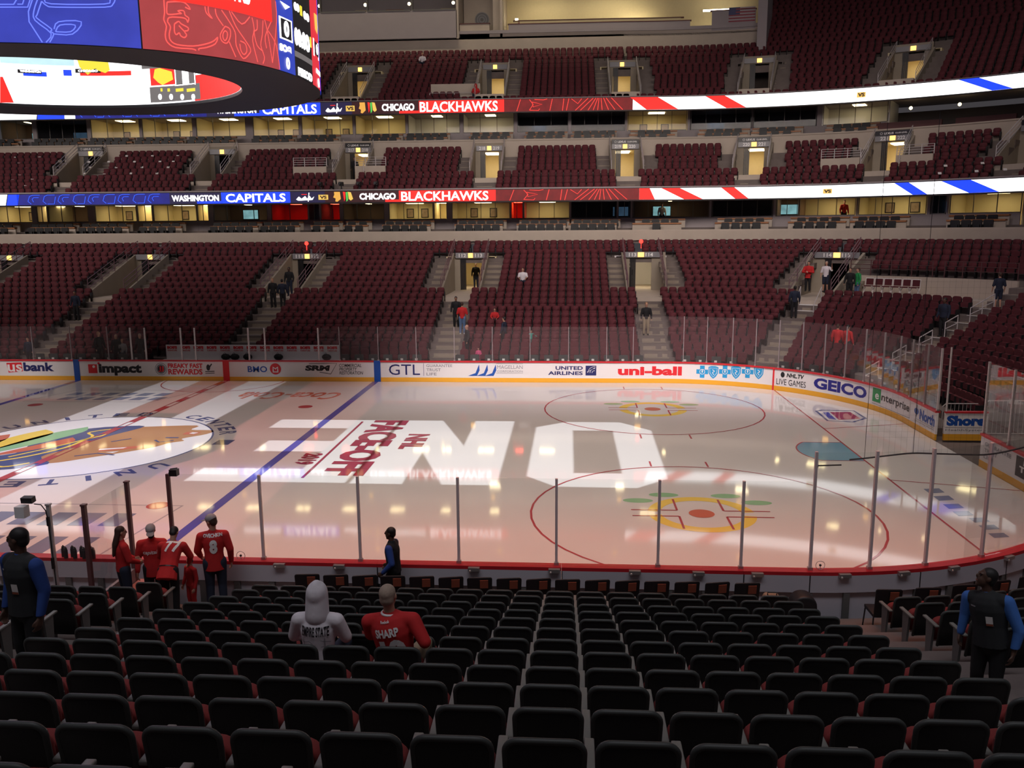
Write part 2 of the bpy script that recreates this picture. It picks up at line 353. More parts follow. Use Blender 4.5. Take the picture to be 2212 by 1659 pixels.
# far lower bowl: stepped concrete, with tunnels left open
V_IN, V_OUT = 11, 17                                   # tunnel occupies rows 11..17
PLAT = (4.95, 8.55)                                    # accessible platform right of the fourth tunnel
mb = MB(); am = MB()
for j in range(0, 20):
    s0, s1, z = sb(j)-0.62, sb(j)+0.23, fz(j)
    gaps = [gap(tc, 1.16, s0) for tc in VOM_L[:6]] if V_IN <= j <= V_OUT else []
    if 12 <= j <= 14: gaps.append(PLAT)
    for a, b in cut(FAR_T0, FAR_T1 if j > 4 else 15.3, gaps): mb.band(a, b, [(s0, z-0.32), (s0, z), (s1, z), (s1, z-0.32)])
    for tc in VOM_L:                                   # stairs: two treads to a row, lighter concrete
        parts = [gap(tc, 0.62, s0)]
        if tc < 8 and j > V_OUT: continue
        if tc < 8 and j >= V_IN: 
            a, b = gap(tc, 1.17, s0); c, d = gap(tc, 2.15, s0); parts = [(c, a), (b, d)]
        for a, b in parts:
            for h in (0, 1): am.slab(a, b, s0+h*0.425-0.002, s0+h*0.425+0.43, z-0.3, z-0.135*(1-h)+0.012)
mb.build('terrace', M['step'])['kind'] = 'structure'
am.build('stairs', M['aisle'])['kind'] = 'structure'
# near terrace
mb = MB()
for j in range(0, 15):
    s0, s1, z = sb(j)-0.62, sb(j)+0.23, nz(j)
    mb.band(22, 60, [(s0, z-0.4), (s0, z), (s1, z), (s1, z-0.4)])
mb.build('terrace', M['step'])['kind'] = 'structure'
am = MB()
for j in range(0, 14):
    s0, z = sb(j)-0.62, nz(j)
    for x0, x1 in ((21.32, 22.72), (10.42, 11.85)):
        t0, t1 = T3+HX-x1, T3+HX-x0
        for h in (0, 1): 
            xa, ya, yb = x0, -(HY+RR+s0+h*0.425), -(HY+RR+s0+h*0.425+0.43)
            am.box(((x0+x1)/2, (ya+yb)/2, z-0.15-0.07*(1-h)+0.006), (x1-x0, 0.43, 0.3))
am.build('stairs', M['aisle'])['kind'] = 'structure'

# tunnels of the lower bowl
TUN = [(-43.3, None, 0), (-33.2, None, 0), (-22.2, ('111', '112'), 0), (-11.05, ('112', '113'), 1), (0.1, ('113', '114'), 1), (4.45, ('114', '115'), 0)]
def rmap(t0, s, z0):                                   # print on a far wall: u metres along, v metres up
    return lambda u, v, L: P(toff(t0, u, s), s-0.006*L, z0+v)
def tunnel(tc, zf, s_in, s_out, z_top, hw, lit, nums, brand, label, slope_top, depth=6.0, lamp=True, warm='cream', dh=2.12):
    """side walls, floor, back hall of one tunnel; its sign is a thing"""
    k = 1.0; o = lambda d, s=s_in: toff(tc, d, s); q = lambda d: toff(tc, d, s_out)
    mb = MB()
    for sg in (-1, 1):
        a, b = sorted((o(sg*hw), o(sg*(hw+0.12))))
        n = 10
        prof = [(s_in-0.2, zf-0.4)]+[(s_in-0.2, slope_top(s_in-0.2)+0.35), (s_out, slope_top(s_out)+0.35), (s_out, zf-0.4)]
        mb.band(a, b, prof)
    struct(mb.build('wall_tunnel', M['tunnel']))
    mb = MB(); mb.slab(o(-hw), o(+hw), s_in-0.3, s_out+depth, zf-0.35, zf)
    struct(mb.build('floor_tunnel', M['conc']))
    h2 = hw*0.66
    mb = MB()
    mb.slab(o(-hw), o(+hw), s_out-0.05, s_out+0.25, zf+dh, z_top)   # lintel
    mb.slab(o(-hw), q(-(h2)), s_out-0.05, s_out+0.25, zf, zf+dh); mb.slab(q(+(h2)), o(+hw), s_out-0.05, s_out+0.25, zf, zf+dh)
    struct(mb.build('wall_tunnel', M['tunnel']))
    mb = MB()
    mb.slab(q(-(1.6)), q(+(1.6)), s_out+depth, s_out+depth+0.1, zf, zf+dh+0.14); mb.slab(q(-(1.7)), q(-(1.6)), s_out+0.25, s_out+depth, zf, zf+dh+0.14); mb.slab(q(+(1.6)), q(+(1.7)), s_out+0.25, s_out+depth, zf, zf+dh+0.14)
    mb.slab(q(-(1.6)), q(+(1.6)), s_out+0.25, s_out+depth, zf+dh+0.1, zf+dh+0.14); mb.slab(q(-(1.6)), q(+(1.6)), s_out+0.25, s_out+depth, zf-0.1, zf-0.002)
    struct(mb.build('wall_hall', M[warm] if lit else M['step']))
    if lit:
        mb = MB(); mb.slab(q(-0.5), q(0.5), s_out+1.9, s_out+3.3, zf+dh+0.02, zf+dh+0.08)
        tag(mb.build('ceiling_light', M['tunnelglow']), 'ceiling strip inside the '+label, 'ceiling light', 'tunnel ceiling lights')
    # curtain on one side of the mouth
    mb = MB(); n = 7
    for i in range(n): mb.slab(q(-(h2-0.02-i*0.055)), q(-(h2-0.07-i*0.055)), s_out-0.10-0.03*(i % 2), s_out-0.06-0.03*(i % 2), zf+0.05, zf+dh-0.02)
    tag(mb.build('curtain', M['blackp']), 'black curtain left in the '+label, 'curtain', 'tunnel curtains')
    # hanging sign with section numbers and an amber lamp
    sg_w = hw*0.92; zs = zf+dh+0.04
    r = thing('section_sign', ('numbered amber lit sign' if nums else 'amber lit sign')+' over the '+label, 'sign', P(tc, s_out-0.25, zs))
    h = 0.62 if brand else 0.34
    mb = MB(); mb.slab(o(-sg_w), o(+sg_w), s_out-0.22, s_out-0.06, zs, zs+0.36); mb.build('sign_board', M['greyp'], r)
    if brand:
        mb = MB(); mb.slab(o(-sg_w), o(+sg_w), s_out-0.24, s_out-0.06, zs+0.36, zs+0.68); mb.build('header_board', M['blackp'], r)
        p = Print(rmap(tc, s_out-0.24, zs)); p.text('LEXUS', -0.55*sg_w, 0.44, 0.05*sg_w, 0.58, bold=0.03).text('CLUB LEVEL', 0.15*sg_w, 0.46, 0.9*sg_w, 0.56).ring(-0.72*sg_w, 0.51, 0.07, 0.02, n=16); p.build('lettering', M['whitep'], r)
    mb = MB(); mb.slab(o(-0.15), o(+0.15), s_out-0.26, s_out-0.2, zs+0.03, zs+0.33); mb.build('exit_lamp', M['exitlamp'], r)
    if nums:
        p = Print(rmap(tc, s_out-0.225, zs)); p.text(nums[0], -sg_w*0.78, 0.06, -sg_w*0.3, 0.30, bold=0.03).text(nums[1], sg_w*0.3, 0.06, sg_w*0.78, 0.30, bold=0.03); p.build('lettering', M['whitep'], r)
    return k
def rail(label, pts, group, n_post=4, h=0.9, mat_='post'):
    """stair rail: posts and two sloping rails between two 3-D points"""
    a, b = Vector(pts[0]), Vector(pts[1]); r = thing('stair_railing', label, 'railing', tuple(a), group=group)
    for i in range(n_post):
        q = a.lerp(b, i/(n_post-1)); mb = MB(); mb.tube([q, q+Vector((0, 0, h))], 0.025, 6); mb.build('post', M[mat_], r)
    mb = MB()
    for hh in (h, h*0.66, h*0.33): mb.tube([a+Vector((0, 0, hh)), b+Vector((0, 0, hh))], 0.022, 6)
    mb.build('rail', M[mat_], r)
TNAME = ['lower tunnel at the far left edge', 'second lower tunnel from the left', 'third lower tunnel from the left', 'fourth lower tunnel from the left', 'fifth lower tunnel from the left', 'corner lower tunnel with dark door']
for i, (tc, nums, lit) in enumerate(TUN):
    sin, sout = sb(V_IN)-0.62, sb(V_OUT)+0.23; zf_ = fz(V_IN)-0.05
    top = lambda s: 0.25+0.30*(s-1.05+0.62)/DS
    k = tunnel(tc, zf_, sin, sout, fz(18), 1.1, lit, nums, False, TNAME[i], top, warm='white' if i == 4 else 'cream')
    for sg, nm in ((-1, 'left'), (1, 'right')):
        kk = (RR+sin)/RR if tc > 1 else 1
        rail('stair rail on the %s side of the %s' % (nm, TNAME[i]), (P(toff(tc, sg*1.16, sin), sin-0.2, top(sin)+0.3), P(toff(tc, sg*1.16, sout), sout+0.5, top(sout+0.5)+0.3)), 'stair rails of the lower tunnels', 5, 0.8, 'railm')
# red lamps above two tunnels
for tc, nm in ((-22.2, 'tunnel third from the left'), (0.1, 'tunnel fifth from the left')):
    mb = MB(); q = P(tc, sb(V_OUT), fz(V_OUT)+1.35); mb.ball(q, 0.14); mb.tube([(q[0], q[1], q[2]-0.45), q], 0.02, 6)
    tag(mb.build('warning_lamp', M['redlamp']), 'small glowing red lamp above the lower '+nm, 'lamp')

# ------------------------------------------------------------ balconies: suites, club tier, upper tier
S_LED1, Z_LED1, S_LED2, Z_LED2 = 17.0, (9.45, 10.19), 23.0, (16.04, 16.91)
def s_led1(t): return 17.0+1.6*min(max(t, 0)/4.0, 1)
def s_led2(t): return 23.0+0.38*max(t, 0)
def shift1(t): return s_led1(t)-17.0
def shift2(t): return s_led2(t)-23.0
class Shift:                                           # lets a tier swing a little wider round the corner
    def __init__(self, f): self.f = f
    def __enter__(self):
        global PN; self.old = PN; old, f = PN, self.f
        globals()['PN'] = lambda t, s: old(t, s+f(t))
    def __exit__(self, *a): globals()['PN'] = self.old
B0, B1 = -52.0, 12.5
mb = MB(); mb.band(B0, B1, [(17.75, 6.75), (17.95, 6.75), (17.95, 7.30), (18.05, 7.36), (18.05, 7.46), (17.70, 7.46), (17.70, 7.36)]); struct(mb.build('wall_suite_parapet', M['conc']))
mb = MB(); mb.slab(B0, B1, 17.9, 26.5, 6.55, 6.75); mb.slab(B0, B1, 18.9, 26.5, 6.75, 7.18); mb.slab(B0, B1, 20.2, 26.5, 7.18, 7.6); struct(mb.build('floor_suite', M['step']))
with Shift(shift1):
    mb = MB(); mb.slab(B0, B1, 18.0, 26.5, 9.54, 9.62); struct(mb.build('ceiling_suite', M['wallgrey']))
    mb = MB(); mb.slab(B0, B1, 17.02, 17.3, 9.36, 10.3); mb.slab(B0, B1, 16.98, 17.3, 10.22, 10.32); struct(mb.build('wall_club_parapet', M['wallgrey']))
# club tier steps
CL0, CZ0, CDZ = 17.95, 9.78, 0.50
VOM_C = [-41.0, -30.7, -20.25, -10.4, -0.4, 2.35, 4.73, 7.0]
def cz(k): return CZ0+CDZ*k
def cs(k): return CL0+DS*k
mb = MB(); am = MB()
with Shift(shift1):
    for k in range(7):
        s0, s1, z = cs(k)-0.6, cs(k)+0.25, cz(k)
        gaps = [gap(tc, 1.11, s0) for tc in VOM_C] if k >= 3 else []
        for a, b in cut(B0, B1, gaps): mb.band(a, b, [(s0, z-(0.52 if k else 0.2)), (s0, z), (s1, z), (s1, z-0.12)])
        for tc in VOM_C:
            a, b = gap(tc, 1.12, s0); c, d = gap(tc, 2.0, s0)
            for p, q in (((c, a), (b, d)) if k >= 3 else (gap(tc, 0.55, s0),)):
                for h in (0, 1): am.slab(p, q, s0+h*0.425-0.002, s0+h*0.425+0.43, z-0.3, z-0.25*(1-h)+0.012)
    struct(mb.build('terrace', M['step'])); struct(am.build('stairs', M['aisle']))
    CN = [('215', '216'), ('216', '217'), ('217', '218'), ('218', '219'), ('219', '220'), ('220', '221'), ('221', '222'), ('222', '223')]
    CW = ['club tunnel at far left', 'club tunnel second from left', 'third club tunnel from the left', 'fourth club tunnel from the left', 'fifth club tunnel from the left', 'sixth club tunnel from the left', 'seventh club tunnel from the left', 'club tunnel at far right']
    for i, tc in enumerate(VOM_C):
        sin, sout = cs(3)-0.6, cs(6)+0.2; top = lambda s: cz(0)+0.5*(s-cs(0)+0.6)/DS
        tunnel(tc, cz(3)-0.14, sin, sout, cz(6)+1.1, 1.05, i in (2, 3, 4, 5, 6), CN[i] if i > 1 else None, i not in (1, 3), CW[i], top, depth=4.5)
        for sg, nm in ((-1, 'left'), (1, 'right')):
            kk = (RR+sin)/RR if tc > 1 else 1
            rail('stair rail on the %s side of the %s' % (nm, CW[i]), (P(toff(tc, sg*1.12, sin), sin-0.1, top(sin)+0.25), P(toff(tc, sg*1.12, sout), sout, top(sout)+0.25)), 'stair rails of the club tunnels', 3, 0.75)
    mb = MB(); [mb.slab(a_, b_, 23.35, 23.5, 12.7, 13.42) for a_, b_ in cut(B0, B1, [gap(tc, 1.1, 23.4) for tc in VOM_C])]; mb.band(B0, B1, [(23.35, 13.42), (23.6, 13.42), (23.6, 14.0), (23.7, 14.06), (23.7, 14.14), (23.3, 14.14), (23.3, 14.06), (23.35, 14.0)]); struct(mb.build('wall_upper_suite_parapet', M['conc']))
with Shift(shift2):
    mb = MB(); mb.slab(B0, B1, 23.5, 32, 13.42, 13.5); mb.slab(B0, B1, 24.7, 32, 13.4, 13.8); mb.slab(B0, B1, 26.0, 32, 13.8, 14.2); struct(mb.build('floor_upper_suite', M['step']))
    mb = MB(); mb.slab(B0, B1, 25.0, 32, 16.56, 16.66); struct(mb.build('ceiling_upper_suite', M['wallgrey']))
    mb = MB(); mb.slab(B0, B1, 23.02, 23.3, 15.98, 17.02); struct(mb.build('wall_upper_parapet', M['wallgrey']))
    UL0, UZ0, UDZ = 23.9, 16.45, 0.50
    VOM_U = [-31.5, -21.3, -10.4, -0.36, 2.29, 4.66]
    def uz(k): return UZ0+UDZ*k
    def us(k): return UL0+DS*k
    mb = MB(); am = MB()
    for k in range(24):
        s0, s1, z = us(k)-0.6, us(k)+0.25, uz(k)
        gaps = [gap(tc, 1.11, s0) for tc in VOM_U] if 1 <= k <= 6 else []
        for a, b in cut(B0 if k < 11 else 2.25, B1, gaps): mb.band(a, b, [(s0, z-(0.52 if k else 0.2)), (s0, z), (s1, z), (s1, z-0.12)])
        for tc in VOM_U:
            a, b = gap(tc, 1.12, s0); c, d = gap(tc, 2.1, s0)
            if 1 <= k <= 8:
                for p, q in ((c, a), (b, d)):
                    for h in (0, 1): am.slab(p, q, s0+h*0.425-0.002, s0+h*0.425+0.43, z-0.3, z-0.25*(1-h)+0.012)
    struct(mb.build('terrace', M['step'])); struct(am.build('stairs', M['aisle']))
    UW = ['upper tier tunnel behind the scoreboard', 'upper tier tunnel beside the scoreboard', 'upper tier tunnel beside the red hooded person', 'upper tier tunnel right of the board name', 'upper tier tunnel with closed dark doors', 'upper tier tunnel at far right']
    for i, tc in enumerate(VOM_U):
        sin, sout = us(1)-0.6, us(6)+0.2; top = lambda s: uz(0)+0.5*(s-us(0)+0.6)/DS
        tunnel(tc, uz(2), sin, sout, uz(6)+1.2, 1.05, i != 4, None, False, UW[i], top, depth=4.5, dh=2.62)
        for sg, nm in ((-1, 'left'), (1, 'right')):
            kk = (RR+sin)/RR if tc > 1 else 1
            rail('stair rail on the %s side of the %s' % (nm, UW[i]), (P(toff(tc, sg*1.12, sin), sin-0.1, top(sin)+0.25), P(toff(tc, sg*1.12, sout), sout, top(sout)+0.25)), 'stair rails of the upper tunnels', 3, 0.75)
    # wall and press level behind the upper tier
    S_PW = 33.2
    mb = MB(); mb.slab(B0, -13.9, S_PW, S_PW+0.3, 21, 23.4); mb.slab(-13.9, 2.2, S_PW, S_PW+0.3, 21, 23.7); struct(mb.build('wall_back', M['conc']))
    mb = MB(); mb.slab(B0, -13.9, S_PW-0.3, S_PW+0.1, 23.4, 25.6); mb.slab(-13.9, 2.2, S_PW-0.12, S_PW+0.1, 23.7, 23.95); struct(mb.build('wall_press_front', M['wallgrey']))
    mb = MB(); mb.slab(2.2, 2.35, 31.5, 38, 21, 32); struct(mb.build('wall_press_end', M['wallgrey']))
    mb = MB(); mb.slab(B0, B1, 44.5, 45, 20, 40); mb.slab(B0, 2.2, S_PW+6.0, S_PW+6.2, 23, 31); struct(mb.build('wall_far', M['wallgrey']))
    mb = MB(); mb.slab(B0, 2.2, S_PW, S_PW+6, 23.3, 23.45); struct(mb.build('floor_press', M['step']))
# ------------------------------------------------------------ ice and its paint
def icemat(name, col, noise=0.0):
    m = mat(name, col, 0.05, noise=noise, scale=0.5); b = m.node_tree.nodes['Principled BSDF']; b.inputs['IOR'].default_value = 1.31; b.inputs['Specular IOR Level'].default_value = 0.75
    return m
I_ice = icemat('ice', (0.72, 0.70, 0.70), 0.04)
ip = dict(red=icemat('ice_red_paint', (0.44, 0.085, 0.10)), blue=icemat('ice_blue_paint', (0.11, 0.11, 0.42)), white=icemat('ice_white_paint', (0.86, 0.86, 0.88)), navy=icemat('ice_navy_paint', (0.10, 0.12, 0.25)),
          sky=icemat('ice_sky_paint', (0.20, 0.42, 0.58)), yel=icemat('ice_yellow_paint', (0.88, 0.66, 0.13)), grn=icemat('ice_green_paint', (0.30, 0.56, 0.32)), mar=icemat('ice_maroon_paint', (0.30, 0.05, 0.08)),
          tan=icemat('ice_tan_paint', (0.50, 0.27, 0.14)), org=icemat('ice_orange_paint', (0.60, 0.18, 0.12)), lgrey=icemat('ice_grey_paint', (0.42, 0.42, 0.46)), slate=icemat('ice_slate_paint', (0.22, 0.25, 0.36)))
ice = thing('ice_sheet', 'sheet of pale ice with painted lines, rings and emblems inside the boards', 'ice rink', (0, 0, 0))
mb = MB(); ring = []
for k in range(0, 49): ring.append(P(T1*k/48, 0, 0))
for k in range(0, 49): ring.append(P(T2+T1*k/48, 0, 0))
ring = ring+[(-x, -y, z) for x, y, z in ring[:49]]+[(-x, -y, z) for x, y, z in ring[49:]]
n = len(ring); mb.add([(x, y, 0) for x, y, z in ring]+[(x, y, -0.05) for x, y, z in ring], [tuple(range(n))]+[(i, (i+1) % n, n+(i+1) % n, n+i) for i in range(n)])
mb.build('ice_surface', I_ice, ice)
flat = lambda u, v, L: (u, v, 0.0016*L)
p = Print(flat)
# centre line: thin edges with blocks between
p.on(7).rect(-0.16, -12.94, -0.11, 12.94).rect(0.11, -12.94, 0.16, 12.94)
y = -12.9
while y < 12.6: p.rect(-0.11, y, 0.11, min(y+1.0, 12.94)); y += 2.05
p.build('centre_line', ip['red'], ice)
for x, nm in ((-7.77, 'left blue line'), (7.77, 'right blue line')):
    p.on(3).rect(x-0.15, -12.94, x+0.15, 12.94); p.build('blue_line', ip['blue'], ice)['label'] = nm+' across the ice'
p.on(3).rect(27.10, -11.2, 27.16, 11.2).line([(27.13, 3.35), (30.45, 4.27)], 0.05).line([(27.13, -3.35), (30.45, -4.27)], 0.05); p.build('goal_line', ip['red'], ice)
arc = [(27.13, -1.83*0.667)]+[(27.13-1.83*math.sin(a)*1.0, -1.83*math.cos(a)) for a in np.linspace(math.acos(0.667), PI-math.acos(0.667), 17)]+[(27.13, 1.83*0.667)]
p.on(2).poly(arc); p.build('goal_crease', ip['sky'], ice); p.on(3).line(arc, 0.05); p.build('crease_line', ip['red'], ice)
for yy, nm in ((6.71, 'far'), (-6.71, 'near')):
    x = 21.03
    p.on(4).ring(x, yy, 4.55, 0.06)
    for sx in (-1, 1):
        for sy in (-1, 1):
            p.line([(x+sx*0.9, yy+sy*4.55), (x+sx*0.9, yy+sy*5.15)], 0.06)
            p.line([(x+sx*1.85, yy+sy*0.24), (x+sx*0.62, yy+sy*0.24)], 0.06).line([(x+sx*0.62, yy+sy*0.24), (x+sx*0.62, yy+sy*1.2)], 0.06)
    p.build('faceoff_circle', ip['red'], ice)['label'] = nm+' red face-off circle'
    p.on(2).ring(x, yy, 1.25, 0.34, a0=0.12, a1=PI-0.12).ring(x, yy, 1.25, 0.34, a0=PI+0.12, a1=2*PI-0.12); p.build('flower_ring', ip['yel'], ice)
    p.on(2)
    for a in (2.5, 2.0, 1.1, 0.6): p.disc(x+2.0*math.cos(a), yy+1.75*math.sin(a), 0.42, 0.2)
    p.build('leaf_mark', ip['grn'], ice); p.on(4).disc(x, yy, 0.34); p.build('faceoff_spot', ip['org'], ice)
for x in (-6.1, 6.1):
    for yy in (-6.71, 6.71): p.on(3).disc(x, yy, 0.31); p.build('faceoff_spot', ip['red'], ice)
p.on(3).ring(0, 12.94, 3.05, 0.06, a0=PI, a1=2*PI); p.build('referee_crease', ip['red'], ice)
# centre emblem: a profile head with feathers in a white ring; lettering round it
p.on(1).disc(0, 0, 4.45, n=72); p.build('emblem_ground', ip['white'], ice); p.on(2).ring(0, 0, 4.45, 0.07, n=72); p.build('emblem_rim', ip['navy'], ice)
head = [(0.9, 2.7), (2.9, 3.0), (3.0, 2.3), (3.9, 2.2), (3.9, 1.6), (3.3, 0.9), (3.5, 0.55), (3.1, 0.2), (2.9, -0.3), (2.4, -0.9), (1.4, -1.8), (0.4, -2.6), (-0.5, -2.2), (-0.2, -0.8), (0.2, 0.8)]
p.on(2).poly(smooth_curve(head+[head[0]])[:-1]); p.build('emblem_face', ip['tan'], ice)
p.on(3).poly(smooth_curve([(-0.6, 2.6), (0.9, 2.8), (0.3, 1.0), (0.0, -0.6), (-0.4, -1.8), (0.4, -2.7), (-0.9, -3.5), (-2.2, -3.5), (-2.9, -2.4), (-1.6, -1.4), (-1.9, 0.0), (-2.0, 1.6), (-0.6, 2.6)])[:-1]); p.build('emblem_hair', ip['navy'], ice)
p.on(4)
for a, b, wd in (((-2.9, 2.2), (-2.2, -1.9), 0.9),): p.poly(smooth_curve([(-1.3, 2.6), (-1.0, 1.7), (-1.8, -0.4), (-2.7, -1.7), (-2.6, -0.2), (-2.1, 1.5), (-1.3, 2.6)])[:-1])
p.build('emblem_feather', ip['grn'], ice)['label'] = 'green feather'
p.on(4).poly(smooth_curve([(-2.7, 2.1), (-2.0, 1.4), (-2.4, -0.2), (-3.0, -1.6), (-3.4, -0.6), (-3.2, 1.0), (-2.7, 2.1)])[:-1]); p.build('emblem_feather', ip['yel'], ice)['label'] = 'yellow feather'
p.on(4).poly(smooth_curve([(-3.6, 1.3), (-3.2, 0.4), (-3.3, -1.2), (-3.8, -1.5), (-4.1, -0.4), (-4.0, 0.8), (-3.6, 1.3)])[:-1]); p.build('emblem_feather', ip['org'], ice)['label'] = 'orange feather'
p.on(4).poly(smooth_curve([(-0.9, 0.9), (-0.5, 0.2), (-1.3, -1.0), (-2.3, -1.9), (-1.8, -0.7), (-0.9, 0.9)])[:-1]).poly([(1.0, -0.7), (2.3, -0.2), (2.3, -0.6), (1.2, -1.1)]).poly([(3.0, 1.9), (3.6, 1.9), (3.5, 1.5), (3.0, 1.5)]); p.build('emblem_paint', ip['org'], ice)
p.on(5).line(smooth_curve([(-0.5, 2.0), (-0.1, 2.2), (0.1, 1.4), (-0.2, 0.6), (-0.3, -0.6), (-0.9, -1.8), (-1.6, -2.6), (-0.9, -3.1), (-0.3, -2.6)]), 0.13).line(smooth_curve([(-0.5, 2.0), (-0.7, 1.6), (-0.2, 0.9), (-0.8, -0.6), (-1.5, -1.9)]), 0.11); p.build('emblem_braid', ip['yel'], ice)
p.on(5).poly([(1.05, -0.72), (1.9, -0.45), (1.85, -0.62), (1.1, -0.9)]).poly([(3.25, 1.85), (3.5, 1.8), (3.4, 1.6), (3.2, 1.65)]).poly([(1.5, -1.15), (1.9, -1.0), (1.8, -1.25)]); p.build('emblem_highlight', ip['white'], ice)
p.on(5).line([(0.7, -1.7), (1.3, -1.3), (2.0, -1.5)], 0.1).line([(0.9, 0.3), (1.4, 0.8)], 0.1).line([(2.4, 0.6), (2.7, 0.3), (3.1, 0.6)], 0.1).line([(2.6, 1.0), (3.1, 1.0)], 0.14); p.build('emblem_outline', ip['navy'], ice)
def arc_text(word, r, h, a0, a1, inward):              # letters set round the centre ring
    k = len(word)
    for i, ch in enumerate(word):
        a = a0+(a1-a0)*(i+0.5)/k; g, f = glyphs(ch, 0.03); wd = 0.55 if ch != 'I' else 0.16
        out = np.array((math.cos(a), math.sin(a))); side = np.array((math.sin(a), -math.cos(a)))
        if inward: out, side = -out, -side
        c = np.array((math.cos(a), math.sin(a)))*r
        p._add([tuple(c+side*(u-0.5)*wd+out*(v-0.5)*h) for u, v in g], f)
p.on(2); arc_text('UNITED', 4.98, 0.62, 2.72, 1.50, False); arc_text('CENTER', 4.98, 0.62, 1.22, 0.30, False); p.build('lettering', ip['navy'], ice)
p.on(2); arc_text('UNITED', 4.98, 0.62, -0.48, -1.75, False); p.build('lettering', ip['navy'], ice)
p.on(2).poly([(4.75, 0.75), (5.35, 0.75), (5.35, 0.05), (4.75, 0.05)]); p.build('square_mark', ip['navy'], ice)
# the diagonal tournament mark read from the right
def side_text(body, px0, px1, h, x_lo, x_hi, y0, y1, bold=0.05):
    g, f = glyphs(body, bold); p._add([(x_lo+(x_hi-x_lo)*v, y0+(y1-y0)*u) for u, v in g], f)
p.on(5); side_text('FACE-OFF', 0, 0, 0, 9.75, 11.15, 4.15, -3.6); side_text('NHL', 0, 0, 0, 11.55, 12.35, 1.9, -0.3); side_text('2019', 0, 0, 0, 8.5, 9.15, -1.0, -2.4)
p.line([(9.3, 3.9), (9.3, -3.9)], 0.09); p.build('lettering', ip['mar'], ice)
# sponsor marks on the ice
def up_text(body, x0, y0, x1, y1, m_, bold=0.03, shear=0.0):   # upside down: read from across the ice
    g, f = glyphs(body, bold, shear); p._add([(x1-(x1-x0)*u, y1-(y1-y0)*v) for u, v in g], f)
p.on(2); up_text('Coca-Cola', 2.2, 8.35, 6.9, 10.0, 0, 0.02, 0.35); p.build('lettering', ip['org'], ice)
p.on(2)
for i in range(6):
    x0 = -6.1+i*0.85; p.poly([(x0, 8.9), (x0+0.55, 8.9), (x0+0.7, 9.6), (x0+0.15, 9.6)]); p.poly([(x0+0.2, 7.9), (x0+0.75, 7.9), (x0+0.9, 8.6), (x0+0.35, 8.6)])
p.build('letter_block', ip['slate'], ice); p.on(2).line([(-7.2, 7.5), (-1.2, 7.5), (-0.2, 10.3), (-6.2, 10.3)], 0.07, closed=True); p.build('frame_mark', ip['lgrey'], ice)
p.on(2)
for i in range(6): x0 = 1.2+i*0.82; p.poly([(x0, -8.4), (x0+0.55, -8.4), (x0+0.55, -7.4), (x0, -7.4)]); p.poly([(x0, -10.3), (x0+0.55, -10.3), (x0+0.55, -9.2), (x0, -9.2)])
p.build('letter_block', ip['slate'], ice); p.on(2).line([(0.4, -11.0), (6.4, -11.0), (6.8, -6.7), (0.4, -6.7)], 0.08, closed=True); p.build('frame_mark', ip['lgrey'], ice)
sh = [on_z(1452+a/2.86, 720+b/2.86) for a, b in ((890, 480), (925, 475), (1120, 478), (1195, 525), (1120, 548), (960, 540))]
p.on(2).line(sh, 0.12, closed=True); p.build('shield_outline', ip['navy'], ice)
p.on(2).poly([on_z(1452+a/2.86, 720+b/2.86) for a, b in ((975, 487), (1100, 487), (1165, 528), (1030, 535))]); p.build('shield_mark', ip['red'], ice)
p.on(2).poly([on_z(1452+a/2.86, 720+b/2.86) for a, b in ((930, 488), (965, 488), (1015, 535), (970, 530))]); p.build('shield_mark', ip['blue'], ice)
p.on(2)
for a, b in ((1600, 970), (1660, 1015), (1720, 1065), (1780, 1110), (1880, 1150), (1940, 1195), (2000, 1245)):
    p.poly([on_z(1452+(a+dx)/2.86, 720+(b+dy)/2.86) for dx, dy in ((-48, -8), (48, -12), (84, 14), (-10, 20))])
p.build('letter_block', ip['slate'], ice)['label'] = 'dark blue letters behind the goal line'

# ------------------------------------------------------------ dasher boards
bmap = lambda u, v, L: P(u, 0.016-0.005*L, v)
def dasher(t0, t1, label, near=False, group=None):
    a = min(t0, t1); b = max(t0, t1); q = P((a+b)/2, 0.06, 0)
    r = thing('dasher_board', label, 'rink board', q, group=group)
    mb = MB(); mb.slab(a, b, 0.02, 0.09, 0.22, 1.0); mb.build('facing', M['white'], r)
    mb = MB(); mb.slab(a, b, 0.012, 0.08, 0.001, 0.22); mb.build('kickplate', M['yellow'], r)
    mb = MB(); mb.slab(a, b, -0.03, 0.19 if near else 0.14, 1.0, 1.07); mb.build('cap_rail', M['redcap'], r)
    if near:
        mb = MB(); mb.slab(a, b, 0.13, 0.19, 0.66, 1.0); mb.build('back_panel', M['backp'], r)
        mb = MB(); mb.slab(a, b, 0.09, 0.12, 0, 0.66); mb.build('lower_panel', M['backp'], r)
        mb = MB(); k = max(1, int((b-a)/0.65))
        for i in range(k+1): t = a+(b-a)*(i+0.02)/(k+0.04); mb.slab(t-0.06/fac(t, .2), t+0.06/fac(t, .2), 0.12, 0.18, 0, 0.66)
        mb.build('upright', M['std'], r)
    return r
M['backp'] = mat('lavender_white_panel', (0.56, 0.53, 0.58), 0.5)
tb = lambda px: on_s(px, 800, 0.0)[0]
zb = lambda px, py: on_s(px, py, 0.0)[1]
def ad(px0, py0, px1, py1): return (tb(px0), zb((px0+px1)/2, py1), tb(px1), zb((px0+px1)/2, py0))   # u0 v0 u1 v1
def T(p, body, px0, py0, px1, py1, mi=0, bold=0.03, shear=0.0):
    # left and right ends keep their own heights round the bend
    z0, z1 = zb(px0, py1), zb(px0, py0); h = z1-z0; p.text(body, tb(px0), z0, tb(px1), z1, mi, bold, shear); return p
ST = [-27.5-21.95+19, tb(160)]
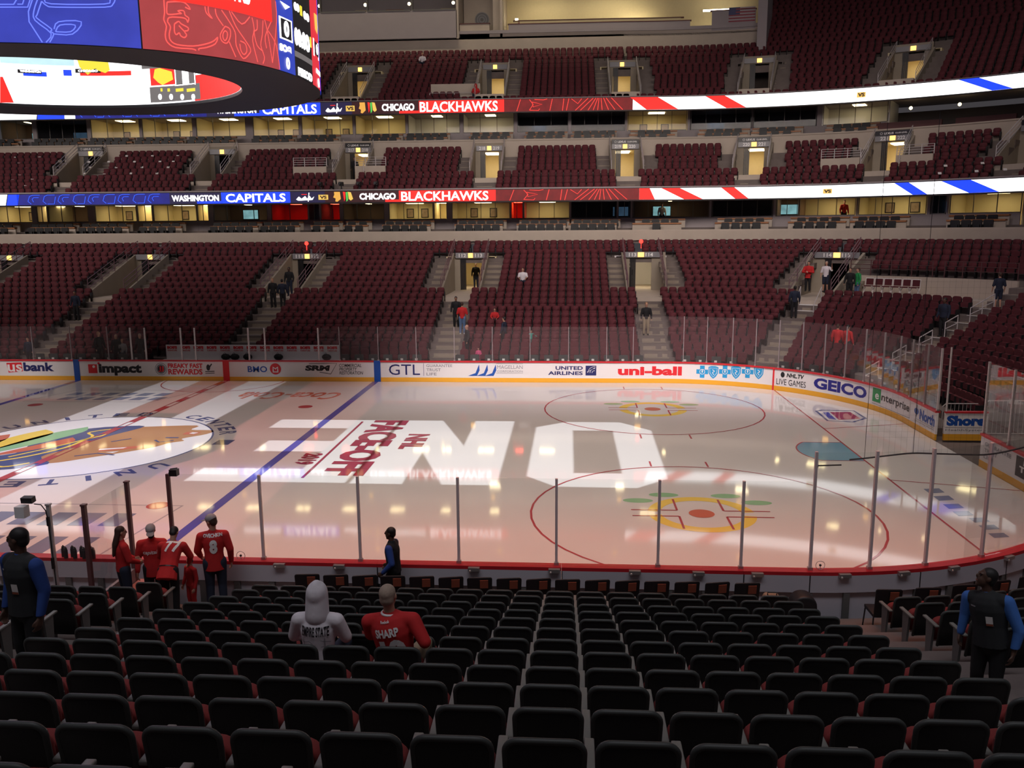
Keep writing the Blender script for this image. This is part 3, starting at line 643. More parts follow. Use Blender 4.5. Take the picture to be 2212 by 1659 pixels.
seg = [(-50, tb(160), 'white rink board with red and navy bank lettering at far left'), (tb(172), tb(322), 'white rink board with black lettering and red square left of centre'), (tb(322), tb(482), 'white rink board with round badge and two lines of red capitals'),
       (tb(495), tb(640), 'white rink board with small blue letters and red round badge'), (tb(640), tb(808), 'white rink board with black angular letters and three grey lines'), (tb(822), tb(1000), 'white rink board with large thin navy initials right of blue post'),
       (tb(1000), tb(1160), 'white rink board with three blue sail shapes'), (tb(1160), tb(1312), 'white rink board with navy airline lettering and globe square'), (tb(1312), tb(1490), 'white rink board with bold rounded red lettering'),
       (tb(1490), tb(1670), 'white rink board with row of sky blue crosses and shields'), (tb(1673), tb(1752), 'curved white rink board with two lines of tall black lettering'), (tb(1752), tb(1886), 'curved white rink board with heavy dark blue block lettering'),
       (tb(1886), tb(1975), 'curved white rink board with green square and black lettering'), (tb(1975), T1+2.75, 'curved white rink board with blue tree mark before the open gate')]
BD = [dasher(a, b, l) for a, b, l in seg]
for px0, px1, m_, l in ((160, 172, 'bluep', 'blue upright stripe on the boards at the left blue line'), (482, 495, 'redp', 'red upright stripe on the boards at the centre line'), (808, 822, 'bluep', 'blue upright stripe on the boards at the right blue line'), (1670, 1673, 'redp', 'thin red upright stripe on the boards at the goal line')):
    mb = MB(); mb.slab(tb(px0), tb(px1), -0.015, 0.09, 0, 1.0); mb.slab(tb(px0), tb(px1), -0.03, 0.14, 1.0, 1.07)
    tag(mb.build('board_stripe', M[m_]), l, 'board stripe')
p = Print(bmap)
p.on(1).poly([(tb(15), zb(15, 784)), (tb(48), zb(48, 783)), (tb(49), zb(48, 802)), (tb(18), zb(18, 805))]); p.build('logo_ground', M['redp'], BD[0]); T(p.on(2), 'us', 17, 787, 48, 803, bold=0.02); p.build('lettering', M['whitep'], BD[0])
T(p.on(1), 'bank', 51, 783, 117, 802, bold=0.04); p.build('lettering', M['navyp'], BD[0])
p.on(1).rect(tb(191), zb(191, 806), tb(210), zb(191, 787)).disc(tb(214), zb(214, 785), 0.06); p.build('logo_square', M['redp'], BD[1]); p.on(2).disc(tb(203), zb(203, 792), 0.07); p.build('logo_dot', M['whitep'], BD[1]); T(p.on(1), 'impact', 213, 786, 306, 811, bold=0.05); p.build('lettering', M['blackp'], BD[1])
p.on(1).disc(tb(348), zb(348, 797), 0.32); p.build('round_badge', M['greyp'], BD[2]); p.on(2).ring(tb(348), zb(348, 797), 0.27, 0.03); p.build('badge_ring', M['whitep'], BD[2]); p.on(3).disc(tb(348), zb(348, 797), 0.17); p.build('badge_centre', M['blackp'], BD[2]); T(p.on(4), 'JJ', 342, 791, 354, 803, bold=0.03); p.build('badge_letters', M['redp'], BD[2])
T(T(p.on(1), 'FREAKY FAST', 363, 785, 438, 795, bold=0.04), 'REWARDS', 363, 797, 437, 809, bold=0.035); p.build('lettering', M['redp'], BD[2])
p.on(1).disc(tb(450), zb(450, 794), 0.1, 0.16).line([(tb(453), zb(453, 793)), (tb(458), zb(458, 786))], 0.06); p.line([(tb(443), zb(443, 803)), (tb(463), zb(463, 802))], 0.04).line([(tb(443), zb(443, 807)), (tb(463), zb(463, 806))], 0.03); p.build('thumb_mark', M['blackp'], BD[2])
T(p.on(1), 'BMO', 535, 791, 577, 804, bold=0.02); p.build('lettering', M['bluep'], BD[3]); p.on(1).disc(tb(595), zb(595, 797), 0.29); p.build('round_badge', M['redp'], BD[3]); p.on(2).line([(tb(590), zb(590, 802)), (tb(590), zb(590, 793)), (tb(595), zb(595, 797)), (tb(600), zb(600, 793)), (tb(600), zb(600, 802))], 0.06).line([(tb(589), zb(589, 803.5)), (tb(601), zb(601, 803.5))], 0.05); p.build('badge_mark', M['whitep'], BD[3])
T(p.on(1), 'SRM', 659, 789, 713, 801, bold=0.06, shear=0.1); p.line([(tb(668), zb(668, 786)), (tb(728), zb(728, 785)), (tb(714), zb(714, 808)), (tb(690), zb(690, 804))], 0.03)
for i, l in enumerate(('COMMERCIAL', 'PROPERTY', 'RESTORATION')): T(p, l, 733, 786+8*i, 733+(48, 38, 51)[i], 793+8*i, bold=0.01, shear=0.15)
p.build('lettering', M['blackp'], BD[4])
T(p.on(1), 'GTL', 840, 787, 907, 810, bold=0.0); p.line([(tb(915), zb(915, 785)), (tb(915), zb(915, 812))], 0.02); p.build('lettering', M['navyp'], BD[5])
for i, l in enumerate(('GUARANTEE', 'TRUST', 'LIFE')): T(p, l, 921, 787+9*i, 921+(56, 31, 22)[i], 793+9*i, bold=0.01)
p.build('small_lettering', M['greyp'], BD[5])
for a in (0, 18, 36): p.on(1).poly([(tb(1011+a), zb(1030, 812)), (tb(1027+a), zb(1030, 806)), (tb(1035+a), zb(1030, 787)), (tb(1036+a), zb(1030, 800)), (tb(1030+a), zb(1030, 812))])
p.build('sail_mark', M['bluep'], BD[6]); T(p.on(1), 'MAGELLAN', 1074, 789, 1129, 797, bold=0.0); T(p, 'CORPORATION', 1074, 800, 1129, 804, bold=0.0); p.line([(tb(1072), zb(1072, 786)), (tb(1130), zb(1130, 786))], 0.015).line([(tb(1072), zb(1072, 806)), (tb(1130), zb(1130, 806))], 0.015); p.build('lettering', M['greyp'], BD[6])
T(T(p.on(1), 'UNITED', 1200, 791, 1259, 799, bold=0.03), 'AIRLINES', 1184, 802, 1259, 810, bold=0.03); p.rect(tb(1265), zb(1265, 811), tb(1288), zb(1265, 790)); p.build('lettering', M['navyp'], BD[7])
p.on(2).ring(tb(1284), zb(1280, 806), 0.32, 0.02, a0=1.4, a1=3.1).ring(tb(1284), zb(1280, 806), 0.22, 0.02, a0=1.4, a1=3.1).ring(tb(1284), zb(1280, 806), 0.12, 0.02, a0=1.4, a1=3.1).line([(tb(1268), zb(1268, 804)), (tb(1286), zb(1286, 794))], 0.02); p.build('globe_lines', M['whitep'], BD[7])
T(p.on(1), 'uni-ball', 1335, 791, 1473, 810.5, bold=0.045); p.build('lettering', M['redp'], BD[8])
for i in range(3):
    c = 1517+49*i; zc = zb(c, 803); tc = tb(c); p.on(1).rect(tc-0.28, zc-0.11, tc+0.28, zc+0.11).rect(tc-0.11, zc-0.3, tc+0.11, zc+0.3)
    tc = tb(c+24); p.poly([(tc-0.24, zc+0.25), (tc-0.1, zc+0.3), (tc+0.1, zc+0.3), (tc+0.24, zc+0.25), (tc+0.22, zc-0.05), (tc+0.12, zc-0.22), (tc, zc-0.32), (tc-0.12, zc-0.22), (tc-0.22, zc-0.05)])
p.build('cross_and_shield', M['skyp'], BD[9])
for i in range(3):
    c = 1517+49*i; zc = zb(c, 803); p.on(2).ring(tb(c), zc, 0.12, 0.025, n=16).disc(tb(c), zc+0.02, 0.03, 0.08); tc = tb(c+24)
    p.line([(tc-0.18, zc+0.2), (tc+0.18, zc+0.2), (tc+0.16, zc-0.03), (tc, zc-0.24), (tc-0.16, zc-0.03)], 0.02, closed=True).line(smooth_curve([(tc-0.05, zc+0.12), (tc+0.05, zc+0.05), (tc-0.04, zc-0.02), (tc+0.03, zc-0.12)]), 0.03)
p.build('emblem_lines', M['whitep'], BD[9])
def TR(p, body, t0, z0, t1, z1, mi=0, bold=0.03, shear=0.0): return p.text(body, t0, z0, t1, z1, mi, bold, shear)
t0, t1 = tb(1678), tb(1742); TR(p.on(1), 'LIVE GAMES', t0, 0.30, t1, 0.58, bold=0.0); TR(p, 'NHL.TV', t0+(t1-t0)*0.33, 0.68, t0+(t1-t0)*0.93, 0.88, bold=0.04, shear=0.2); p.disc(t0+(t1-t0)*0.2, 0.78, 0.1, 0.13); p.build('lettering', M['blackp'], BD[10])
t0, t1 = tb(1759), tb(1875); TR(p.on(1), 'GEICO', t0, 0.36, t1, 0.86, bold=0.045); p.build('lettering', mat('indigo_print', (0.02, 0.02, 0.25), 0.4), BD[11])
t0, t1 = tb(1888), tb(1906); p.on(1).rect(t0, 0.38, t1, 0.95); p.build('logo_square', M['greenp'], BD[12]); TR(p.on(2), 'e', t0+0.18, 0.5, t1-0.12, 0.74, bold=0.02); p.build('lettering', M['whitep'], BD[12]); TR(p.on(1), 'nterprise', t1+0.05, 0.42, tb(1970), 0.8, bold=0.02); p.line([(t0, 0.3), (tb(1972), 0.3)], 0.015).line([(tb(1972), 0.3), (tb(1972), 0.95)], 0.015); p.build('lettering', M['blackp'], BD[12])
t0, t1 = tb(1980), T1+2.65; TR(p.on(1), 'North', t0+0.55, 0.46, t1, 0.86, bold=0.04); p.disc(t0+0.25, 0.7, 0.2, 0.12); p.build('lettering', M['bluep'], BD[13]); p.on(1).rect(t0+0.22, 0.5, t0+0.29, 0.95); TR(p, 'University Health', t0+0.1, 0.3, t1, 0.38, bold=0.0); p.line([(t0+0.3, 0.42), (t1, 0.42)], 0.015); p.build('small_lettering', M['greyp'], BD[13])
# the gate leaf swung back behind the opening in the end boards
gx0, gx1, gy = 30.78, 32.25, 1.62
g = thing('rink_gate', 'open gate leaf with large dark blue lettering, swung back from the end boards', 'gate', ((gx0+gx1)/2, gy, 0))
mb = MB(); mb.box(((gx0+gx1)/2, gy+0.05, 0.63), (gx1-gx0, 0.1, 0.76)); mb.build('facing', M['white'], g); mb = MB(); mb.box(((gx0+gx1)/2, gy+0.04, 0.13), (gx1-gx0, 0.11, 0.22)); mb.build('kickplate', M['yellow'], g); mb = MB(); mb.box(((gx0+gx1)/2, gy+0.04, 1.04), (gx1-gx0, 0.14, 0.06)); mb.build('cap_rail', M['redcap'], g)
gm = lambda u, v, L: (gx0+u, gy-0.004*L, v); p2 = Print(gm); p2.text('Shore', 0.06, 0.55, 1.4, 0.92, bold=0.06); p2.build('lettering', M['bluep'], g); p2.text('HealthSystem', 0.04, 0.34, 1.42, 0.44, bold=0.0).rect(0.02, 0.48, 1.44, 0.495); p2.build('small_lettering', M['greyp'], g)
mb = MB(); mb.tube([(gx0+0.02, gy, 1.07), (gx0+0.02, gy, 3.35)], 0.035, 8); mb.build('post', M['post'], g)
# end boards right of the gate and round the near corner
BE = dasher(T1+2*HY-2.78, T2+1.2, 'white end board with grey capitals right of the gate'); BE2 = dasher(T2+1.2, T2+4.0, 'curved white end board with a black square at the right edge')
p.on(1)
for i, l in enumerate(('GUARANTEE', 'TRUST', 'LIFE')): TR(p, l, T1+2*HY-2.5, 0.74-0.2*i, T1+2*HY-2.5+(1.6, 0.8, 0.6)[i], 0.86-0.2*i, bold=0.01)
p.build('lettering', M['greyp'], BE); p.on(1).rect(T1+2*HY-0.62, 0.34, T1+2*HY+0.75, 0.94); p.build('black_square', M['blackp'], BE); p.on(2); TR(p, 'M', T1+2*HY-0.2, 0.72, T1+2*HY+0.1, 0.86); TR(p, 'TEA', T1+2*HY-0.4, 0.5, T1+2*HY+0.4, 0.68, bold=0.05); p.build('lettering', M['whitep'], BE)
nb = [T2+4.0, T3-4.3, T3-2.2, T3-0.08, T3+1.15, T3+4.6, T3+8.2, T3+12.45]
nl = ['curved near rink board behind the usher at right', 'curved near rink board with latch left of the usher', 'near rink board where the corner begins to bend', 'short near rink board between two black joints', 'near rink board in front of the right hand seats', 'near rink board behind the middle of the front row', 'near rink board beside the tall man in a numbered jersey']
for a, b, l in zip(nb, nb[1:], nl): r_ = dasher(a+0.002, b-0.002, l, near=True); mb = MB(); mb.slab(b-0.02, b-0.003, 0.19, 0.195, 0.0, 1.0); mb.build('joint', M['blackp'], r_)
# silver latches on the back of the near cap
for i, (px, py) in enumerate(((598, 1226), (728, 1229), (1022, 1234), (1197, 1238), (1373, 1243), (1512, 1246), (1640, 1247), (1830, 1247), (1957, 1240), (2073, 1232), (2190, 1207))):
    x, y = on_z(px, py, 1.03); t, s = TS(x, y); r = thing('latch', 'small silver latch on the near board cap, %s from the left' % ORD[i+1], 'latch', P(t, 0.23, 0.98), group='latches on the near boards')
    k = fac(t, .2); mb = MB(); mb.slab(t-0.11/k, t+0.11/k, 0.19, 0.27, 0.985, 1.055); mb.build('body', M['metal'], r); mb = MB(); q = P(t+0.07/k, 0.27, 0.99); mb.ball(q, 0.028, 8); mb.build('knob', M['metal'], r)

# ------------------------------------------------------------ stanchions and glass
G1 = glass('clear_glass', (0.42, 0.34, 0.35), 0.045); G2 = glass('clear_glass_near', (0.55, 0.45, 0.45), 0.025)
def stanchion(t, z1, label, s=0.05, group=None, m_='post', rr=0.03, lean=0.0):
    q = P(t, s, 1.07); r = thing('stanchion', label, 'glass support post', q, group=group)
    a, b = P(t, s, 1.07), P(t, s, z1); mb = MB(); k = fac(t, s); mb.slab(t-rr/k, t+rr/k, s-0.03, s+0.03, 1.07, z1); mb.build('post', M[m_], r)
    mb = MB(); mb.slab(t-0.045/k, t+0.045/k, s-0.04, s+0.04, 1.07, 1.12); mb.build('foot', M['metal'], r)
    return r
def pane(t0, t1, z1, label, mt, s=0.05, group=None):
    mb = MB(); mb.slab(t0, t1, s-0.006, s+0.006, 1.072, z1); return tag(mb.build('glass_screen', mt), label, 'glass pane', group)
fp = [-30, 75, 157, 237, 287, 318, 395, 425, 540, 575, 690, 735, 818, 900, 982, 1064, 1145, 1228, 1310, 1367, 1475, 1525, 1580, 1630, 1680, 1730, 1778, 1823, 1865, 1905, 1940, 1967, 2000, 2036]
zt = lambda px: 3.30 if px >= 1475 else (2.78 if not 280 < px < 700 else 2.72)
G_FAR = 'glass panes along the far boards'
for i, px in enumerate(fp):
    t = tb(px) if px < 2036 else T1+2.72
    bench = 280 < px < 700
    stanchion(t, zt(px), '%s post of the far boards glass, %s from the left' % ('bright metal' if bench else 'grey', ORD[i+1] if i < 30 else ('thirty-%s' % ORD[i-29])), rr=0.035 if bench or px > 2030 else 0.017, m_='post' if bench or px > 2030 else 'farpost', group='far stanchions')
    if i+1 < len(fp):
        px2 = fp[i+1]; t2 = tb(px2) if px2 < 2036 else T1+2.72
        if px in (318, 425, 575, 395, 540): continue
        pane(t+0.03, t2-0.03, min(zt(px), zt(px2)) if px != 1367 else 3.3, 'clear glass pane on the far boards, %s from the left' % (ORD[i+1] if i < 30 else 'thirty-'+ORD[i-29]), G1, group=G_FAR)
# end glass right of the gate
eg = [T1+2*HY-2.75, T1+2*HY-1.2, T1+2*HY+0.2, T1+2*HY+1.7, T2+1.6]
for i, (a, b) in enumerate(zip(eg, eg[1:])):
    stanchion(a, 3.35, 'metal post of the end glass, %s from the open gate' % ORD[i+1], rr=0.03, group='end stanchions'); pane(a+.03, b-.03, 3.32, 'clear end glass pane, %s from the open gate' % ORD[i+1], G1, group='end glass panes')
nt_ = [T3+12.33, T3+10.5, T3+8.55, T3+6.6, T3+4.7, T3+2.75, T3+1.18, T3-0.12, T3-1.25, T3-2.4, T3-3.75, T3-5.2, T3-6.7]
for i, t in enumerate(nt_):
    tall = i >= 7
    stanchion(t, 3.38 if tall else 2.80, '%s grey post of the near glass, %s from the left' % ('tall' if tall else 'low', ORD[i+1]), m_='postn', group='near stanchions') if False else None
M['postn'] = mat('pinkish_post_metal', (0.72, 0.60, 0.60), 0.5)
M['postd'] = mat('dark_maroon_post', (0.16, 0.07, 0.07), 0.5, 0.1)
for i, t in enumerate(nt_):
    tall = i >= 7
    stanchion(t, 3.38 if tall else 2.80, '%s post of the near glass, %s from the left' % ('tall grey' if tall else ('dark maroon' if i == 0 else 'low grey'), ORD[i+1]), m_='postd' if i == 0 else 'postn', rr=0.035 if i == 0 else 0.025, group='near stanchions')
    if i+1 < len(nt_): pane(nt_[i+1]+0.03, t-0.03, 3.36 if tall else 2.80, 'clear %s glass pane of the near boards, %s from the left' % ('tall' if tall else 'low', ORD[i+1]), G2, group='near glass panes')
# ------------------------------------------------------------ lit message boards (they emit)
def scr(name, col, e=1.0, noise=0.0, scale=3): return mat('screen_'+name, col, emit=e, noise=noise, scale=scale)
S = dict(white=scr('white', (1.0, 0.95, 1.0), 2.4, 0.12, 2.0), blue=scr('blue', (0.01, 0.05, 0.95), 1.5), dblue=scr('deep_blue', (0.012, 0.015, 0.25), 0.9, 0.4, 1.2), lineb=scr('blue_outline', (0.03, 0.12, 1.0), 1.2), navy=scr('navy', (0.02, 0.015, 0.07), 0.8),
         red=scr('red', (1.0, 0.02, 0.015), 1.4), dred=scr('dark_red', (0.20, 0.006, 0.008), 0.9, 0.5, 2.0), liner=scr('red_outline', (1.0, 0.05, 0.04), 1.2), mar=scr('maroon', (0.045, 0.008, 0.012), 0.8), text=scr('text_white', (1.0, 0.98, 1.0), 3.2),
         gold=scr('gold', (0.95, 0.60, 0.12), 1.0), tan=scr('tan', (0.90, 0.45, 0.08), 1.0), green=scr('green', (0.10, 0.65, 0.10), 1.0), black=scr('black', (0.012, 0.012, 0.016), 0.6), grey=scr('grey', (0.20, 0.18, 0.18), 0.9), yel=scr('yellow', (1.0, 0.85, 0.06), 1.0), pale=scr('pale_blue', (0.55, 0.85, 1.0), 1.2, 0.3, 1.0))
def ribbon(sfun, z0, z1, label, items, shift):
    tpx = lambda px: on_s(px, 410 if z0 < 12 else 215, sfun(0) if px < 1380 else sfun((px-1380)/95.0))[0]
    r = thing('message_board', label, 'message board', P(-11, sfun(-11), z0))
    mb = MB(); 
    with Shift(shift): mb.slab(B0, B1, sfun(-1)-0.06, sfun(-1)+0.015, z0-0.06, z1+0.05)
    mb.build('housing', M['black'], r)
    h = z1-z0; fn = lambda u, v, L: P(u, sfun(u)-0.06-0.018*L, z0+v*h); p = Print(fn)
    for part, m_, ops in items:
        for op in ops:
            if op[0] == 'r': p.on(1).rect(tpx(op[1]), 0, tpx(op[2]), 1, sk=(op[3] if len(op) > 3 else 0), step=0.2)
            elif op[0] == 'r2': p.on(2).rect(tpx(op[1]), 0, tpx(op[2]), 1, sk=op[3])
            elif op[0] == 'h': p.on(2).rect(tpx(op[1]), op[3], tpx(op[2]), op[4])
            elif op[0] == 't': p.on(3).text(op[1], tpx(op[2]), op[4], tpx(op[3]), op[5], bold=op[6] if len(op) > 6 else 0.05)
            elif op[0] == 'l':
                a, b = tpx(op[1]), tpx(op[2]); p.on(3).line([(a+(b-a)*u, v) for u, v in op[3]], 0.05)
            elif op[0] == 'p':
                a, b = tpx(op[1]), tpx(op[2]); p.on(op[4] if len(op) > 4 else 3).poly([(a+(b-a)*u, v) for u, v in op[3]])
            if part in ('white_field', 'red_field', 'blue_field', 'dark_field', 'lettering', 'gold_badge', 'badge_lettering'): p.build(part, S[m_], r)
        if p.mb.v: p.build(part, S[m_], r)
    return r
def rr(x0, x1, y0, y1): return [(x0, y1), (x0, y0), (x1, y0), (x1, y1)]
car = [('l', 0, 1, [])]
def outlines(a, b):                                    # hollow italic shapes running along the blue part
    o = []; n = 9
    for i in range(n):
        x0 = a+(b-a)*i/n; x1 = x0+(b-a)/n*0.82
        o.append(('l', x0, x1, [(0.25, 0.1), (0.0, 0.35), (0.15, 0.8), (0.4, 0.92), (1.0, 0.92)]))
        o.append(('l', x0, x1, [(0.35, 0.1), (0.9, 0.1), (1.05, 0.75)] if i % 2 else [(0.45, 0.28), (0.35, 0.55), (0.5, 0.7), (0.9, 0.7)]))
    return o
def feathers(a, b):                                    # bright red line drawing
    o = []
    w_ = (b-a)
    for f0, f1, g0, g1 in ((.10, .13, .13, .16), (.36, .38, .40, .42), (.46, .47, .53, .55), (.49, .51, .56, .60), (.56, .66, .60, .70), (.60, .70, .64, .72), (.66, .72, .69, .73), (.70, .735, .73, .745), (.735, .745, .75, .75), (.77, .76, .80, .775), (.82, .78, .85, .79), (.87, .80, .90, .82), (.93, .84, .97, .87)):
        o.append(('l', a, b, [(f0, 0.02), (f1, 0.98)]))
    o.append(('l', a, b, [(.20, .95), (.23, .55), (.20, .1)])); o.append(('l', a, b, [(.22, .75), (.30, .55), (.23, .35), (.22, .75)])); o.append(('l', a, b, [(.20, .1), (.27, .05), (.28, .2)]))
    o.append(('l', a, b, [(.24, .95), (.31, .9), (.34, .98)])); o.append(('l', a, b, [(.53, .95), (.58, .55), (.61, .95)])); return o
def hawk(a, b):                                        # tiny crest: face and feathers
    return [('tan', [('p', a, b, [(.05, .95), (.35, .95), (.38, .3), (.2, .05), (.1, .1), (.12, .35), (.0, .45), (.06, .7)]), ]), ('mar', [('p', a, b, [(.35, .95), (.5, .95), (.55, .2), (.4, .05), (.38, .4)], 4)]),
            ('red', [('p', a, b, [(.50, .95), (.62, .92), (.60, .3), (.55, .1)], 4)]), ('green', [('p', a, b, [(.64, .9), (.74, .95), (.74, .2), (.66, .05)], 4)]), ('gold', [('p', a, b, [(.75, .95), (.90, .9), (1.0, .3), (.88, .15), (.78, .3)], 4)])]
def caps(a, b): return [('text', [('p', a, b, [(.0, .3), (.15, .55), (.3, .35), (.5, .6), (.6, .35), (.75, .6), (.85, .35), (1.0, .55), (.9, .25), (.55, .22), (.3, .2), (.1, .2)]), ('l', a, b, [(.72, .9), (.66, .1)])]), ('red', [('l', a, b, [(.3, .75), (.6, .75)])])]
low = [('white_field', 'white', [('r', -40, 10, 0.2), ('r', 1381, 2212+60)]), ('blue_field', 'blue', [('r', 12, 36, 0.2), ('h', 425, 480, 0, 0.22), ('r2', 478, 627, 0.0), ('r2', 1973, 2005, -0.35), ('r2', 2095, 2160, -0.5)]), ('blue_field', 'dblue', [('r', 36, 366)]), ('line_drawing', 'lineb', outlines(60, 352)),
       ('dark_field', 'navy', [('r', 366, 702)]), ('dark_field', 'mar', [('r', 702, 862)]), ('red_field', 'red', [('h', 832, 862, 0, 0.2), ('r2', 862, 1071, 0.0), ('p', 1381, 1415, [(0, 0), (1, 0), (.66, 1), (0, 1)], 2), ('r2', 1478, 1519, -0.5), ('r2', 1589, 1618, -0.3)]), ('red_field', 'dred', [('r', 1071, 1381)]), ('line_drawing', 'liner', feathers(1071, 1381)),
       ('lettering', 'text', [('t', 'WASHINGTON', 371, 473, 0.22, 0.78, 0.035), ('t', 'CAPITALS', 488, 617, 0.1, 0.86, 0.02), ('t', 'CHICAGO', 777, 855, 0.22, 0.8, 0.035), ('t', 'BLACKHAWKS', 867, 1055, 0.08, 0.9, 0.016)]), ('gold_badge', 'gold', [('h', 688, 709, 0.25, 0.7), ('h', 1779, 1798, 0.3, 0.7)]), ('badge_lettering', 'mar', [('t', 'VS', 691, 706, 0.33, 0.62), ('t', 'VS', 1781, 1796, 0.36, 0.64)])]
low += [('team_crest', m_, o) for m_, o in hawk(720, 763)+caps(640, 679)]
ribbon(s_led1, Z_LED1[0], Z_LED1[1], 'long lower message board with team names glowing blue, red and white', low, shift1)
up = [('white_field', 'white', [('r', -60, 75, 0.2), ('r', 137, 160), ('r', 1367, 2212+60)]), ('blue_field', 'blue', [('r', 77, 136, 0.2), ('h', 505, 560, 0, 0.22), ('r2', 560, 692, 0.0), ('r2', 2150, 2197, -0.5)]), ('blue_field', 'dblue', [('r', 160, 445)]), ('line_drawing', 'lineb', outlines(170, 440)),
      ('dark_field', 'navy', [('r', 445, 760)]), ('dark_field', 'mar', [('r', 760, 905)]), ('red_field', 'red', [('h', 862, 905, 0, 0.2), ('r2', 905, 1089, 0.0), ('r2', 1397, 1466, -0.4), ('r2', 1570, 1613, -0.4)]), ('red_field', 'dred', [('r', 1089, 1367)]), ('line_drawing', 'liner', feathers(1089, 1367)),
      ('lettering', 'text', [('t', 'WASHINGTON', 466, 553, 0.22, 0.78, 0.035), ('t', 'CAPITALS', 567, 684, 0.1, 0.86, 0.02), ('t', 'CHICAGO', 825, 895, 0.22, 0.8, 0.035), ('t', 'BLACKHAWKS', 907, 1075, 0.08, 0.9, 0.016)]), ('gold_badge', 'gold', [('h', 747, 766, 0.25, 0.7), ('h', 1853, 1872, 0.3, 0.7)]), ('badge_lettering', 'mar', [('t', 'VS', 749, 764, 0.33, 0.62), ('t', 'VS', 1855, 1870, 0.36, 0.64)])]
up += [('team_crest', m_, o) for m_, o in hawk(775, 814)+caps(703, 739)]
ribbon(s_led2, Z_LED2[0], Z_LED2[1], 'long upper message board with team names, partly hidden by the scoreboard', up, shift2)

# ------------------------------------------------------------ the oval scoreboard over centre ice
SA, SBY, SN, SZ0, SZ1 = 9.0, 6.85, 2.4, 12.25, 19.5
def oval(th, a, b, n=SN): c, s = math.cos(th), math.sin(th); return (a*math.copysign(abs(c)**(2/n), c), b*math.copysign(abs(s)**(2/n), s))
board = thing('scoreboard', 'huge oval scoreboard with curved glowing screens hanging over centre ice', 'scoreboard', (0, 0, SZ0))
IA, IB, IC = 6.5, 4.95, -0.2                               # the opening in its underside
NT = 96; mb = MB(); vs = []; TH = [2*PI*i/NT for i in range(NT)]
prof = [lambda t: (*oval(t, SA-0.06, SBY-0.06), SZ1), lambda t: (*oval(t, SA-0.06, SBY-0.06), SZ0+0.02), lambda t: (oval(t, IA, IB, 2.0)[0], oval(t, IA, IB, 2.0)[1]+IC, SZ0+0.02), lambda t: (oval(t, IA, IB, 2.0)[0], oval(t, IA, IB, 2.0)[1]+IC, SZ1)]
for t in TH: vs += [f(t) for f in prof]
fs = [(4*i+k, 4*((i+1) % NT)+k, 4*((i+1) % NT)+(k+1) % 4, 4*i+(k+1) % 4) for i in range(NT) for k in range(4)]
mb.add(vs, fs); mb.build('housing', mat('scoreboard_charcoal', (0.022, 0.024, 0.030), 0.5), board)
mb = MB()
for x in (-5, 5):
    for y in (-4, 4): mb.tube([(x, y, SZ1), (x, y, 33)], 0.05, 6)
mb.build('cable', M['dmetal'], board)
def near_wall(px, py, a, b, n, far=False, cy=0.0):
    d = ray(px, py); k = np.linspace(8, 60, 4000); Q = CAM+k[:, None]*d; v = np.abs(Q[:, 0]/a)**n+np.abs((Q[:, 1]-cy)/b)**n-1
    i = np.nonzero(np.sign(v[:-1]) != np.sign(v[1:]))[0]
    if not len(i): j = int(np.argmin(v)); return math.atan2(math.copysign(abs((Q[j, 1]-cy)/b)**(n/2), Q[j, 1]-cy), math.copysign(abs(Q[j, 0]/a)**(n/2), Q[j, 0])), float(Q[j, 2])
    i = i[-1] if far else i[0]; q = Q[i]+(Q[i+1]-Q[i])*(-v[i]/(v[i+1]-v[i])); x, y = q[0], q[1]-cy
    return math.atan2(math.copysign(abs(y/b)**(n/2), y), math.copysign(abs(x/a)**(n/2), x)), float(q[2])
of = lambda u, v, L: (*oval(u, SA-0.06+0.008*L, SBY-0.06+0.008*L), v)
W = lambda px, py: near_wall(px, py, SA-0.06, SBY-0.06, SN)
def wp(pts): return [W(*q) for q in pts]
def wrect(p, pxa, pxb, z0, z1): a, b = W(pxa, 60)[0], W(pxb, 100)[0]; p.rect(a, z0, b, z1, step=0.03)
p = Print(of)
zlo = SZ0+0.04
p.on(1); wrect(p, -30, 305, zlo, SZ1); 
a0 = W(-30, 60)[0]; p.rect(a0-0.6, zlo, a0, SZ1, step=0.03); p.build('blue_screen', scr('panel_blue', (0.045, 0.06, 0.47), 1.0, 0.35, 0.9), board)
p.on(1); wrect(p, 305, 600, zlo, SZ1); p.build('red_screen', scr('panel_red', (0.42, 0.055, 0.06), 1.0, 0.3, 0.9), board)
p.on(1); a, b = W(600, 100)[0], W(635, 100)[0]; p.rect(a, zlo, b, SZ1, step=0.03); p.build('score_column', scr('score_blue', (0.03, 0.06, 0.50), 1.0), board)
b2 = W(672, 100)[0]; p.on(1).rect(b, zlo, b2, SZ1, step=0.03); p.build('clock_column', S['black'], board)
b3 = W(688, 110)[0]; p.on(1).rect(b2, zlo, b3, SZ1, step=0.03); p.build('score_column', scr('score_red', (0.80, 0.03, 0.05), 1.0), board)
p.on(1).rect(b3, zlo, b3+0.5, SZ1, step=0.03); p.build('blue_screen', S['blue'], board)
c1 = lambda pts: [W(350+x/6.32, y/6.32) for x, y in pts]
c0 = lambda pts: [W(x/6.32, y/6.32) for x, y in pts]
def ln(p, pts, wd): 
    q = np.array(pts); # width in metres: the angle is scaled by the local radius
    R_ = 7.5; g = [(u*R_, v) for u, v in pts]; tmp = Print(lambda u, v, L: of(u/R_, v, L)); tmp.layer = p.layer; tmp.line(g, wd); p.mb.add(tmp.mb.v, tmp.mb.f)
p.on(3)
